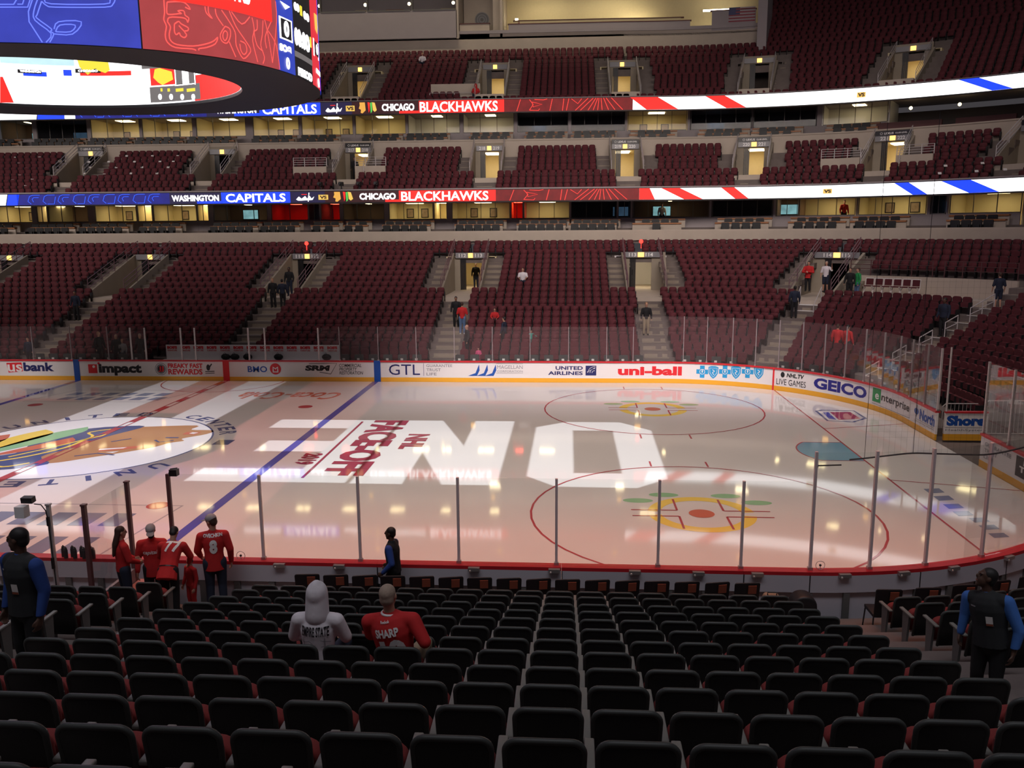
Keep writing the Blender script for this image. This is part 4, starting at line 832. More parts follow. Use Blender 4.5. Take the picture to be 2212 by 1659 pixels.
for pts in ([(450, -20), (390, 160), (400, 300), (580, 580)], [(520, -20), (465, 150), (480, 280), (700, 460), (630, 580)], [(570, 20), (510, 200), (505, 250), (700, 395), (690, 430), (735, 470), (680, 580)], [(570, 20), (640, 80), (760, 100), (1430, 100), (1540, 60), (1575, -20)], [(610, -10), (700, 55), (1420, 58), (1500, 10), (1515, -20)],
            [(760, 435), (820, 345), (1025, 345), (965, 435), (760, 435)], [(735, 465), (990, 468), (1110, 300), (800, 300), (740, 400)], [(-30, 100), (380, 100), (420, -20)], [(-30, 62), (190, 62), (240, -20)], [(240, 60), (310, 60), (335, -20)]): ln(p, c0(smooth_curve(pts, 3) if len(pts) > 4 else pts), 0.028)
p.build('line_drawing', scr('pale_blue_outline', (0.16, 0.22, 1.0), 1.2), board)
p.on(3)
for pts in ([(20, -10), (30, 170), (20, 270), (55, 360), (40, 480), (70, 580), (180, 650), (400, 668), (460, 690)], [(65, 30), (60, 170), (100, 200), (220, 190), (260, 185), (210, 150), (290, 150), (310, 210), (360, 250), (345, 310)], [(65, 30), (250, 25), (330, 60), (380, 130), (310, 100)], [(70, 300), (95, 240), (240, 240), (320, 260), (345, 310)],
            [(70, 300), (110, 370), (95, 460), (110, 550), (200, 610), (420, 630), (600, 600), (700, 560), (755, 510), (720, 600), (600, 650), (500, 665), (500, 690)], [(165, 330), (220, 295), (260, 330), (350, 380), (345, 420), (300, 430), (330, 480), (300, 515), (250, 490), (230, 450), (190, 475), (165, 430), (165, 330)], [(225, 350), (260, 390), (300, 430)],
            [(580, 90), (600, 180), (680, 255), (630, 180), (625, 90)], [(720, 120), (740, 220), (830, 355)], [(805, 140), (900, 280), (990, 440), (1000, 580), (1020, 660), (1100, 800), (1180, 740), (1200, 670), (1120, 540), (1000, 360), (910, 150)], [(855, 360), (920, 400), (925, 500), (880, 590), (810, 560), (790, 470), (855, 360)], [(855, 420), (885, 450), (880, 520), (850, 555), (825, 510), (830, 450), (855, 420)], [(910, 570), (1000, 780)],
            [(1060, 560), (1130, 600), (1150, 700), (1110, 745), (1070, 690), (1055, 600)], [(940, 160), (1080, 330), (1190, 230)], [(1220, 240), (1250, 400), (1230, 560), (1300, 850)], [(1290, 270), (1290, 400), (1250, 440), (1290, 620), (1370, 700)], [(1370, 280), (1360, 480), (1340, 620), (1390, 780), (1370, 870)], [(1440, 100), (1390, 230), (1420, 380), (1460, 600), (1500, 860)], [(1540, 20), (1555, 300), (1500, 860)], [(1440, 420), (1550, 620), (1600, 950)], [(1480, 300), (1400, 500), (1420, 660)]):
    ln(p, c1(smooth_curve(pts, 3)), 0.035)
p.build('line_drawing', scr('pale_red_outline', (1.0, 0.10, 0.09), 1.2), board)
zr = lambda px, py: W(px, py)[1]
# red banner with the team name, bent round the wall
ua, ub = W(365, 0)[0], W(585, 30)[0]; zb0, zb1 = zr(430, 15), zr(500, 0)
p.on(4).rect(ua-0.35, zr(480, 20), ub, zr(480, 20)+2.3, step=0.03); p.build('name_banner', S['red'], board)
p.on(5).text('BLACKHAWKS', W(352, 5)[0], zr(480, 20)+0.28, W(540, 20)[0], zr(480, 20)+1.1, bold=0.05); p.build('lettering', S['text'], board)
u = lambda k: a+(b-a)*k
zs0, zs1 = W(618, 148)[1], W(618, 120)[1]
p.on(2).rect(u(.12), zr(612, 85), u(.9), zr(612, 38), step=0.03); p.build('score_box', S['text'], board); p.on(3).rect(u(.2), zr(612, 82), u(.82), zr(612, 41), step=0.03); p.build('score_box', S['black'], board)
p.on(4).text('0', u(.36), zr(616, 80), u(.68), zr(616, 45), bold=0.06).text('0', u(.38), zr(620, 150), u(.62), zr(620, 124), bold=0.06).text('SOG', u(.05), zr(612, 112), u(.75), zr(612, 96), bold=0.08).poly([(u(.2), zr(610, 5)), (u(.8), zr(618, 12)), (u(.5), zr(613, 20))]); p.build('lettering', S['text'], board)
u = lambda k: b+(b2-b)*k
p.on(2).text('00:00', u(.03), zr(650, 104), u(.88), zr(650, 66), bold=0.08).text('00', u(.08), zr(645, 28), u(.4), zr(645, 10), bold=0.1).text('00', u(.62), zr(652, 38), u(.92), zr(652, 20), bold=0.1).text('PERIOD', u(.15), zr(655, 168), u(.95), zr(655, 150), bold=0.09); p.build('lettering', S['text'], board)
p.on(2).rect(u(0), zr(650, 128), u(1), zr(650, 116), step=0.03); p.build('grey_strip', S['grey'], board); p.on(2).rect(u(.9), zr(667, 100), u(1.0), zr(667, 78), step=0.03).rect(u(.42), zr(648, 33), u(.56), zr(648, 12)); p.build('yellow_mark', S['yel'], board)
u = lambda k: b2+(b3-b2)*k
p.on(2).rect(u(.15), zr(680, 122), u(.85), zr(680, 86)); p.build('score_box', S['text'], board); p.on(3).rect(u(.25), zr(680, 118), u(.75), zr(680, 90)); p.build('score_box', S['black'], board)
p.on(4).text('0', u(.38), zr(680, 115), u(.62), zr(680, 93), bold=0.06).text('0', u(.4), zr(683, 186), u(.65), zr(683, 166), bold=0.06).rect(u(.3), zr(683, 158), u(.9), zr(683, 148)); p.build('lettering', S['text'], board)
p.on(4).poly([(u(.3), zr(678, 30)), (u(.75), zr(678, 26)), (u(.8), zr(678, 50)), (u(.65), zr(678, 68)), (u(.35), zr(678, 62))]); p.build('team_crest', S['gold'], board)
# the inner screens seen through the opening
inn = lambda u_, v, L: (oval(u_, IA-0.02-0.008*L, IB-0.02-0.008*L, 2.0)[0], oval(u_, IA-0.02-0.008*L, IB-0.02-0.008*L, 2.0)[1]+IC, v)
V = lambda px, py: near_wall(px, py, IA-0.02, IB-0.02, 2.0, True, IC)
p = Print(inn); zi0, zi1 = SZ0+0.12, 18.5
p.on(1).rect(PI-0.2, zi0, 0.0, zi1, step=0.04); p.build('inner_screen', S['white'], board)
def vr(x0, y0, x1, y1): p.rect(V(x0, (y0+y1)/2)[0], V((x0+x1)/2, y1)[1], V(x1, (y0+y1)/2)[0], V((x0+x1)/2, y0)[1], step=0.04)
def vpoly(pts): p.poly([V(*q) for q in pts])
ed = V(438, 190)[0]
p.on(2).rect(V(420, 190)[0], zi0, -0.25, V(440, 160)[1], step=0.04); vpoly([(0, 166), (6, 166), (30, 222), (0, 222)]); vr(173, 154, 284, 164); vr(325, 145, 378, 184); p.build('red_panel', S['red'], board)
p.on(2); vr(50, 155, 101, 165); vr(137, 151, 155, 164); p.build('blue_panel', S['blue'], board)
p.on(3); vr(38, 151, 90, 159); vr(163, 149, 218, 158); p.build('black_panel', S['black'], board)
p.on(3); vr(378, 146, 424, 184); vr(325, 185, 434, 219); vr(306, 124, 420, 146); p.build('grey_panel', S['grey'], board)
p.on(3); vpoly([(165, 122), (232, 122), (238, 152), (228, 158), (205, 150), (190, 162), (172, 145)]); vpoly([(335, 150), (345, 147), (372, 155), (375, 172), (352, 184), (342, 178), (332, 168)])
for a_ in (341, 361, 379, 403): vr(a_, 191, a_+(12 if a_ < 370 else 20), 198)
p.build('yellow_panel', S['yel'], board)
p.on(2); vr(0, 122, 160, 140); p.build('pale_panel', S['pale'], board)
p.on(4)
def vt(body, x0, y0, x1, y1, bold=0.06): p.text(body, V(x0, (y0+y1)/2)[0], V((x0+x1)/2, y1)[1], V(x1, (y0+y1)/2)[0], V((x0+x1)/2, y0)[1], bold=bold)
vt('WASHINGTON', 43, 152, 88, 157); vt('CHICAGO', 169, 151, 212, 156); vt('CAPITALS', 103, 152, 136, 164); vt('1', 395, 150, 409, 181, 0.1); vt('00:00', 310, 122, 376, 142, 0.08)
for i in range(4): vt('0', 343+24*i, 203, 351+24*i, 216, 0.08)
p.build('lettering', S['text'], board)
p.on(4); vr(379, 147, 381, 183); vr(421, 147, 423, 183); vr(379, 146, 423, 148); vr(379, 182, 423, 184); p.build('score_frame', S['text'], board)

# ------------------------------------------------------------ suites
def bay(i, t0, t1, kind, tier, sW, z0, z1, depth, floor):
    nm = '%s suite window, %s from the left' % (tier, ORD[i+1])
    r = thing('suite_window', {'Y': 'warmly lit ', 'D': 'dark ', 'R': 'red lit ', 'T': 'dim ', 'W': 'white backed '}[kind]+nm, 'window', P((t0+t1)/2, sW, z0))  # W: window reflections painted as a white back wall, a banner in the last
    k = fac(max(t0, 0.01), sW) if t0 > 0 else 1; n = max(2, int(round((t1-t0)*k/1.15))); mb = MB()
    for q in range(n+1): t = t0+(t1-t0)*q/n; mb.slab(t-0.02/k, t+0.02/k, sW-0.03, sW+0.03, z0, z1)
    mb.slab(t0, t1, sW-0.04, sW+0.04, z0-0.06, z0); mb.build('frame', M['std'], r)
    mb = MB(); mb.slab(t0, t1, sW-0.005, sW+0.005, z0, z1); mb.build('pane', glass('suite_glass', (0.05, 0.05, 0.06), 0.06), r)
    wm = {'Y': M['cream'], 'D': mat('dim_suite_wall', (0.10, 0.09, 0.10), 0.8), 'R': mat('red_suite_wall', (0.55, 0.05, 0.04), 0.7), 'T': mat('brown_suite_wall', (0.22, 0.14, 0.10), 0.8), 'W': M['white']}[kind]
    mb = MB(); mb.slab(t0-0.1/k, t1+0.1/k, sW+depth, sW+depth+0.1, floor, z1+0.3); mb.slab(t0-0.12/k, t0-0.04/k, sW+0.1, sW+depth, floor, z1+0.3); mb.slab(t1+0.04/k, t1+0.12/k, sW+0.1, sW+depth, floor, z1+0.3)
    struct(mb.build('wall_suite', wm))
    if kind in 'YRTW':
        mb = MB(); c = (t0+t1)/2; w_ = {'Y': 0.6, 'R': 0.3, 'T': 0.12, 'W': 0.4}[kind]  # the W lamp is added to brighten the white back wall
        mb.slab(c-w_/k, c+w_/k, sW+depth*0.35, sW+depth*0.65, z1-0.03, z1+0.0)
        tag(mb.build('ceiling_light', M['warm'] if kind in 'YTW' else M['redglow']), 'glowing ceiling light inside the '+nm, 'ceiling light', 'suite ceiling lights')
        if kind == 'Y' and i % 3 != 1:
            for q in range(2):
                t = t0+(t1-t0)*(0.3+0.35*q); rp = thing('framed_picture', '%s framed picture in the %s' % (('left', 'right')[q], nm), 'picture', P(t, sW+depth, z0+0.25))
                mb = MB(); mb.slab(t-0.28/k, t+0.28/k, sW+depth-0.05, sW+depth-0.005, z0+0.12, z0+0.82); mb.build('frame', M['black'], rp); mb = MB(); mb.slab(t-0.22/k, t+0.22/k, sW+depth-0.06, sW+depth-0.05, z0+0.18, z0+0.76); mb.build('print', mat('sepia_print', (0.35, 0.25, 0.18), 0.6, noise=0.5, scale=5), rp)
    if kind in 'TD' and i % 3 != 2:
        t = t0+(t1-t0)*0.4; rp = thing('television', 'glowing wall television in the '+nm, 'television', P(t, sW+depth, z0+0.2))
        mb = MB(); mb.slab(t-0.62/k, t+0.62/k, sW+depth-0.1, sW+depth-0.02, z0+0.1, z0+0.85); mb.build('bezel', M['black'], rp); mb = MB(); mb.slab(t-0.58/k, t+0.58/k, sW+depth-0.11, sW+depth-0.1, z0+0.14, z0+0.81); mb.build('screen', scr('television', (0.25, 0.5, 0.62), 0.8, 0.9, 1.6) if kind == 'T' else scr('dim_television', (0.03, 0.06, 0.10), 0.8, 0.9, 1.6), rp)
SHF = [lambda t: 0.0]
def on_t(px, py, s):
    t = on_s(px, py, s)[0]
    for _ in range(2): t = on_s(px, py, s+SHF[0](t))[0]
    return t
LB = [(-16, 68, 'Y'), (80, 101, 'Y'), (104, 190, 'T'), (206, 294, 'Y'), (298, 328, 'Y'), (332, 424, 'Y'), (427, 450, 'Y'), (462, 577, 'T'), (587, 665, 'R'), (668, 690, 'D'), (694, 734, 'R'), (742, 830, 'T'), (841, 935, 'Y'), (938, 965, 'Y'), (977, 1101, 'Y'), (1104, 1129, 'R'), (1132, 1230, 'Y'), (1234, 1332, 'D'), (1336, 1362, 'D'), (1368, 1530, 'T'), (1539, 1668, 'D'), (1678, 1722, 'T'), (1727, 1847, 'Y'), (1855, 2000, 'Y'), (2012, 2042, 'D'), (2052, 2205, 'Y')]
UB = [(-10, 65, 'T'), (76, 187, 'D'), (196, 300, 'Y'), (307, 415, 'Y'), (424, 530, 'Y'), (547, 645, 'Y'), (652, 762, 'Y'), (768, 876, 'Y'), (882, 993, 'W'), (1001, 1110, 'W'), (1118, 1227, 'D'), (1234, 1350, 'D'), (1357, 1483, 'Y'), (1493, 1622, 'D'), (1628, 1762, 'D'), (1778, 1916, 'W')]
S_W1, S_W2 = 21.2, 27.0
M['seatblk'] = mat('black_suite_chair', (0.011, 0.012, 0.013), 0.5)
mb = MB(); pr = [(-.23, 0), (.23, 0), (.23, .26), (.27, .34), (.27, .56), (.23, .62), (-.23, .62), (-.27, .56), (-.27, .34), (-.23, .26)]
mb.prism(pr, 'y', -0.05, 0.05); mb.box((0, 0.26, 0.12), (0.46, 0.5, 0.12)); mb.box((-0.25, 0.2, 0.25), (0.05, 0.42, 0.2)); mb.box((0.25, 0.2, 0.25), (0.05, 0.42, 0.2)); mb.box((0, 0.2, -0.12), (0.08, 0.08, 0.4)); CH_ME = mb.mesh('suite_chair', M['seatblk'])
NCH = [0]
def chairs(t0, t1, s, z, label, k):
    n = max(1, int((t1-t0)*k/0.62)); 
    for i in range(n):
        t = t0+(t1-t0)*(i+0.5)/n; x, y, nx, ny = PN(t, s); o = bpy.data.objects.new('suite_chair', CH_ME); C.objects.link(o); o.location = (x, y, z-0.03); o.rotation_euler = (0, 0, math.atan2(ny, nx)+PI/2)
        tag(o, 'black chair, %s from left in %s' % (ORD[min(i+1, 30)], label), 'chair', 'suite balcony chairs')
def suite_tier(bays, py, sW, tier, zs, zc, depth, rows, floor):
    bt = []
    for i, (a, b, kind) in enumerate(bays):
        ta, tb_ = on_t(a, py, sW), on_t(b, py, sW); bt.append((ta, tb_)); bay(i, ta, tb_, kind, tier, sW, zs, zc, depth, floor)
    mb = MB()
    for (a, b), (c, d) in zip(bt, bt[1:]): mb.slab(b+0.02, c-0.02, sW-0.08, sW+0.1, floor-0.4, zc)
    mb.slab(bt[0][0], bt[-1][1], sW-0.05, sW+0.05, floor-0.3, zs-0.06); struct(mb.build('wall_suite_front', M['wallgrey']))
    return bt
def counters(spans, py, s, z, sz, tier, row):
    for i, (a, b) in enumerate(spans):
        ta, tb_ = on_t(a, py, s), on_t(b, py, s); k = fac(max(ta, .01), s) if ta > 0 else 1
        r = thing('counter', 'wood capped counter of the %s suites, %s row, %s from the left' % (tier, row, ORD[i+1]), 'counter', P((ta+tb_)/2, s, z-0.5), group='suite counters')
        mb = MB(); mb.slab(ta, tb_, s, s+0.12, z-0.62, z-0.07); mb.build('front_panel', M['conc'], r); mb = MB(); mb.slab(ta, tb_, s-0.09, s+0.22, z-0.10, z); mb.build('wooden_cap', M['wood'], r)
        chairs(ta+0.12, tb_-0.12, sz, z-0.62, '%s suites, %s row, box %s from left' % (tier, row, ORD[i+1]), k)
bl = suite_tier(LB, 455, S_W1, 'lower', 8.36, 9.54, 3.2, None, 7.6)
SP_B = [(-10, 40), (72, 170), (180, 285), (310, 400), (462, 565), (570, 655), (678, 740), (748, 803), (832, 938), (988, 1094), (1122, 1230), (1234, 1340), (1372, 1480), (1550, 1668), (1708, 1835), (1842, 1965), (2050, 2180)]
counters(SP_B, 476, 20.35, 8.22, 19.85, 'lower', 'back'); SP_A = [(a-6, b-8) for a, b in SP_B]
counters(SP_A, 487, 19.15, 7.93, 18.55, 'lower', 'front')
SHF[0] = shift1
with Shift(shift1):
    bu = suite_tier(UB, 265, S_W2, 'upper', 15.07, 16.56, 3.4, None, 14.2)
    SP_U = [(-10, 40), (76, 185), (198, 290), (298, 400), (410, 510), (548, 640), (650, 735), (784, 870), (878, 972), (1016, 1108), (1135, 1226), (1236, 1332), (1362, 1463), (1510, 1620), (1625, 1735), (1785, 1900)]
    counters(SP_U, 286, 25.9, 14.9, 25.3, 'upper', 'back'); counters([(a-3, b-5) for a, b in SP_U], 294, 24.75, 14.5, 24.1, 'upper', 'front')
# open club lounge at the right of the upper suites
with Shift(shift2):
    mb = MB(); mb.slab(4.3, B1, 30.5, 30.7, 14.2, 16.0); struct(mb.build('wall_lounge', mat('dim_suite_wall', (0.10, 0.09, 0.10))))
    for i, (a, b, l) in enumerate(((4.35, 5.35, 'long dark red booth wall in the open lounge at right'), (5.55, 6.4, 'shorter dark red booth wall at the far right of the lounge'))):
        mb = MB(); mb.slab(a, b, 25.0, 25.2, 14.0, 14.75); tag(mb.build('booth_wall', mat('maroon_panel', (0.12, 0.035, 0.035), 0.6)), l, 'partition')
    for i, t in enumerate((4.75, 5.45, 6.4)):
        mb = MB(); q = P(t, 27.5, 15.93); mb.ball(q, 0.12); tag(mb.build('downlight', M['warm']), 'small amber downlight in the lounge ceiling, %s from the left' % ORD[i+1], 'lamp', 'lounge downlights')
    # press level rooms behind the upper tier
    zp = 23.45
    mb = MB(); mb.slab(-13.95, -13.75, S_PW-0.3, S_PW+6, zp-0.1, 31); mb.slab(-10.3, -10.1, S_PW, S_PW+6, zp-0.1, 31); mb.slab(-11.0, -10.2, S_PW+1.2, S_PW+1.4, zp, 31); struct(mb.build('wall_press', M['conc']))
    mb = MB(); mb.slab(-10.1, 2.2, S_PW+5.5, S_PW+5.9, zp, 31); struct(mb.build('wall_press_lit', M['cream']))
    mb = MB(); mb.slab(-10.1, 2.2, S_PW+0.5, S_PW+5.5, 26.6, 26.75); struct(mb.build('ceiling_press', M['cream'])) if False else None
    mb = MB(); mb.slab(-9.6, 1.1, S_PW+0.02, S_PW+0.22, zp, zp+0.95); mb.slab(1.45, 2.15, S_PW-0.02, S_PW+0.2, zp+0.1, zp+1.6); struct(mb.build('wall_press_parapet', M['wallgrey']))
    mb = MB(); mb.slab(-9.3, 0.95, S_PW+2.4, S_PW+2.6, zp+0.5, zp+1.75); struct(mb.build('wall_press_tier', M['cream']))
    for a, b, s, z, l in ((-9.65, 1.12, S_PW+0.0, zp+0.95, 'maroon cap on the front parapet of the lit press room'), (-9.35, 1.0, S_PW+2.36, zp+1.75, 'maroon cap on the raised rear desk of the lit press room'), (1.42, 2.16, S_PW-0.05, zp+1.6, 'maroon cap on the parapet beside the draped flag')):
        mb = MB(); mb.slab(a, b, s, s+0.26, z, z+0.07); tag(mb.build('parapet_coping', mat('maroon_panel', (0.12, 0.035, 0.035), 0.6)), l, 'parapet cap')
    for i, t in enumerate((-6.5, -1.5)): 
        mb = MB(); mb.slab(t-1.8, t+1.8, S_PW+3.4, S_PW+3.7, 27.5, 27.6); tag(mb.build('ceiling_light', M['cool']), 'glowing strip light of the press room, %s from the left' % ORD[i+1], 'ceiling light', 'press room strip lights')
    for i, (t, s, z) in enumerate(((0.25, S_PW+4.5, 25.2), (1.55, S_PW+3.5, 25.9))):
        mb = MB(); mb.slab(t-0.25, t+0.25, s, s+0.2, z, z+0.12); tag(mb.build('ceiling_light', M['cool']), 'short glowing strip at the right of the press room, %s' % ('lower' if i == 0 else 'upper'), 'ceiling light')
    mb = MB(); mb.slab(-9.2, -8.95, S_PW+2.7, S_PW+2.9, 25.1, 25.5); tag(mb.build('wall_lamp', M['cool']), 'glowing square wall lamp at the left of the lit press room', 'lamp')
    # small dim booths over the grey front
    for i, (a, b) in enumerate(((-30, -25.6), (-25.4, -21.6), (-21.4, -17.8), (-17.6, -14.0))):
        r = thing('press_window', 'open press booth window above the grey wall, %s from the left' % ORD[i+1], 'window', P((a+b)/2, S_PW-0.25, 25.6)); mb = MB()
        mb.slab(a-0.1, a, S_PW-0.3, S_PW+0.1, 25.6, 29); mb.slab(a, b, S_PW-0.34, S_PW+0.1, 25.58, 25.68); mb.build('frame', M['std'], r)
        mb = MB(); mb.slab(a+0.3+(i % 2)*1.2, a+1.9+(i % 2)*1.2, S_PW+5.7, S_PW+5.98, 25.7, 27.2); mb.build('back_door', M['cream'] if i % 2 else M['wood'], r)
        mb = MB(); mb.ball(P(b-0.4, S_PW+1.5, 26.6), 0.14); mb.build('lamp', M['warm'], r)
    # round seal on the wall of the announcer booth
    p = Print(lambda u_, v, L: P(u_, S_PW+2.9-0.02*L, v)); mb = MB(); mb.slab(-13.7, -11.1, S_PW+3.0, S_PW+3.2, zp, 29); struct(mb.build('wall_booth', M['conc']))
    r = thing('wall_seal', 'round dark seal on the wall of the announcer booth', 'wall emblem', P(-12.1, S_PW+2.9, 25.3)); p.on(1).disc(-12.1, 25.5, 0.62); p.build('disc', M['greyp'], r); p.on(2).ring(-12.1, 25.5, 0.5, 0.07).ring(-12.1, 25.5, 0.3, 0.05).disc(-12.1, 25.5, 0.14); p.build('relief', M['std'], r)
    mb = MB(); mb.slab(-13.7, -11.2, S_PW+0.0, S_PW+0.2, zp, zp+1.05); struct(mb.build('wall_booth_parapet', M['conc'])); mb = MB(); mb.slab(-13.75, -11.15, S_PW-0.04, S_PW+0.24, zp+1.05, zp+1.12); tag(mb.build('parapet_coping', mat('maroon_panel', (0.12, 0.035, 0.035), 0.6)), 'maroon cap on the announcer booth parapet below the round seal', 'parapet cap')
    # striped flag hung on the parapet end
    r = thing('flag', 'striped flag with dark corner hung over the grey parapet end', 'flag', P(1.95, S_PW-0.05, 24.3)); fm = Print(lambda u_, v, L: P(1.72+u_*0.42, S_PW-0.03-0.008*L, 24.1+v*1.15))
    fm.on(1).rect(0, 0, 1, 1); fm.build('cloth', mat('flag_grey', (0.42, 0.38, 0.40), 0.8), r)
    for i in range(5): fm.on(2).rect(0.0, 0.02+i*0.2, 1, 0.12+i*0.2)
    fm.build('stripe', mat('flag_red', (0.30, 0.08, 0.10), 0.8), r); fm.on(3).rect(0, 0.5, 0.42, 1); fm.build('corner', M['navyp'], r)
# ------------------------------------------------------------ people
from mathutils.bvhtree import BVHTree
def capsule(mb, a, b, ra, rb, n=12, flat=1.0, fdir=None):
    a, b = Vector(a), Vector(b); d = b-a; L = d.length
    if L < 1e-5: d = Vector((0, 0, 1)); L = 1e-5
    d = d/L; up = Vector((0, 0, 1)) if abs(d.z) < 0.9 else Vector((0, 1, 0))
    if fdir is not None: up = Vector(fdir)
    u = d.cross(up).normalized(); v = u.cross(d).normalized(); vs = []; k = 4
    for i in range(k): t = -PI/2+PI/2*i/k; vs.append((a+d*ra*math.sin(t), ra*math.cos(t)))
    vs.append((a, ra)); vs.append((b, rb))
    for i in range(1, k+1): t = PI/2*i/k; vs.append((b+d*rb*math.sin(t), rb*math.cos(t)))
    pts = []
    for c, r_ in vs:
        r_ = max(r_, 1e-4); pts += [c+(u*math.cos(2*PI*j/n)+v*math.sin(2*PI*j/n)*flat)*r_ for j in range(n)]
    fs = [(i*n+j, i*n+(j+1) % n, (i+1)*n+(j+1) % n, (i+1)*n+j) for i in range(len(vs)-1) for j in range(n)]; fs += [tuple(range(n))[::-1], tuple((len(vs)-1)*n+j for j in range(n))]
    mb.add(pts, fs)
def blob(mb, vox, smooth=4):
    """join overlapping rounded pieces into one continuous skin"""
    me = mb.mesh('b', M['black']); o = bpy.data.objects.new('b', me); C.objects.link(o)
    m = o.modifiers.new('r', 'REMESH'); m.mode = 'VOXEL'; m.voxel_size = vox; m.use_smooth_shade = True
    s = o.modifiers.new('s', 'SMOOTH'); s.factor = 0.5; s.iterations = smooth
    dg = bpy.context.evaluated_depsgraph_get(); out = bpy.data.meshes.new_from_object(o.evaluated_get(dg)); bpy.data.objects.remove(o); bpy.data.meshes.remove(me)
    return out
def hemcut(me, co, no):
    bm = bmesh.new(); bm.from_mesh(me); bmesh.ops.bisect_plane(bm, geom=bm.verts[:]+bm.edges[:]+bm.faces[:], plane_co=co, plane_no=no, clear_inner=True)
    es = [e for e in bm.edges if e.is_boundary]
    if es: bmesh.ops.holes_fill(bm, edges=es, sides=0)
    bm.to_mesh(me); bm.free(); return me
def addmesh(name, me, mt, parent):
    me.name = name; me.materials.clear(); me.materials.append(mt); me.polygons.foreach_set('use_smooth', [True]*len(me.polygons)); me.polygons.foreach_set('material_index', [0]*len(me.polygons))
    o = bpy.data.objects.new(name, me); C.objects.link(o); o.parent = parent; WM[o.name] = WM[parent.name]; return o
SK = dict(light=mat('skin_light', (0.50, 0.27, 0.19), 0.6), mid=mat('skin_mid', (0.28, 0.14, 0.09), 0.6), dark=mat('skin_dark', (0.09, 0.045, 0.03), 0.55))
HR = dict(black=mat('hair_black', (0.012, 0.010, 0.010), 0.6), brown=mat('hair_brown', (0.05, 0.022, 0.015), 0.6), grey=mat('hair_grey', (0.36, 0.27, 0.21), 0.8, noise=0.3, scale=60), blond=mat('hair_blond', (0.35, 0.2, 0.1), 0.7))
def cl(n, c, r=0.85): return mat('cloth_'+n, c, r, noise=0.15, scale=12, bump=0.15)
CL = dict(red=cl('red', (0.52, 0.018, 0.02)), vest=cl('charcoal', (0.018, 0.02, 0.022)), blue=cl('blue', (0.02, 0.06, 0.26)), lblue=cl('bright_blue', (0.05, 0.16, 0.50)), black=cl('black', (0.010, 0.010, 0.012)), navy=cl('navy', (0.012, 0.018, 0.04)), jeans=cl('denim', (0.10, 0.17, 0.30)), djeans=cl('dark_denim', (0.015, 0.022, 0.045)),
          white=cl('white', (0.72, 0.68, 0.72)), green=cl('green', (0.02, 0.28, 0.08)), khaki=cl('khaki', (0.30, 0.24, 0.16)), teal=cl('teal', (0.06, 0.30, 0.25)), pink=cl('pink', (0.6, 0.08, 0.2)), grey=cl('grey', (0.25, 0.25, 0.26)), cap=cl('cap_grey', (0.33, 0.33, 0.34)), shoe=cl('shoe', (0.02, 0.02, 0.02)), wshoe=cl('white_shoe', (0.6, 0.6, 0.6)))
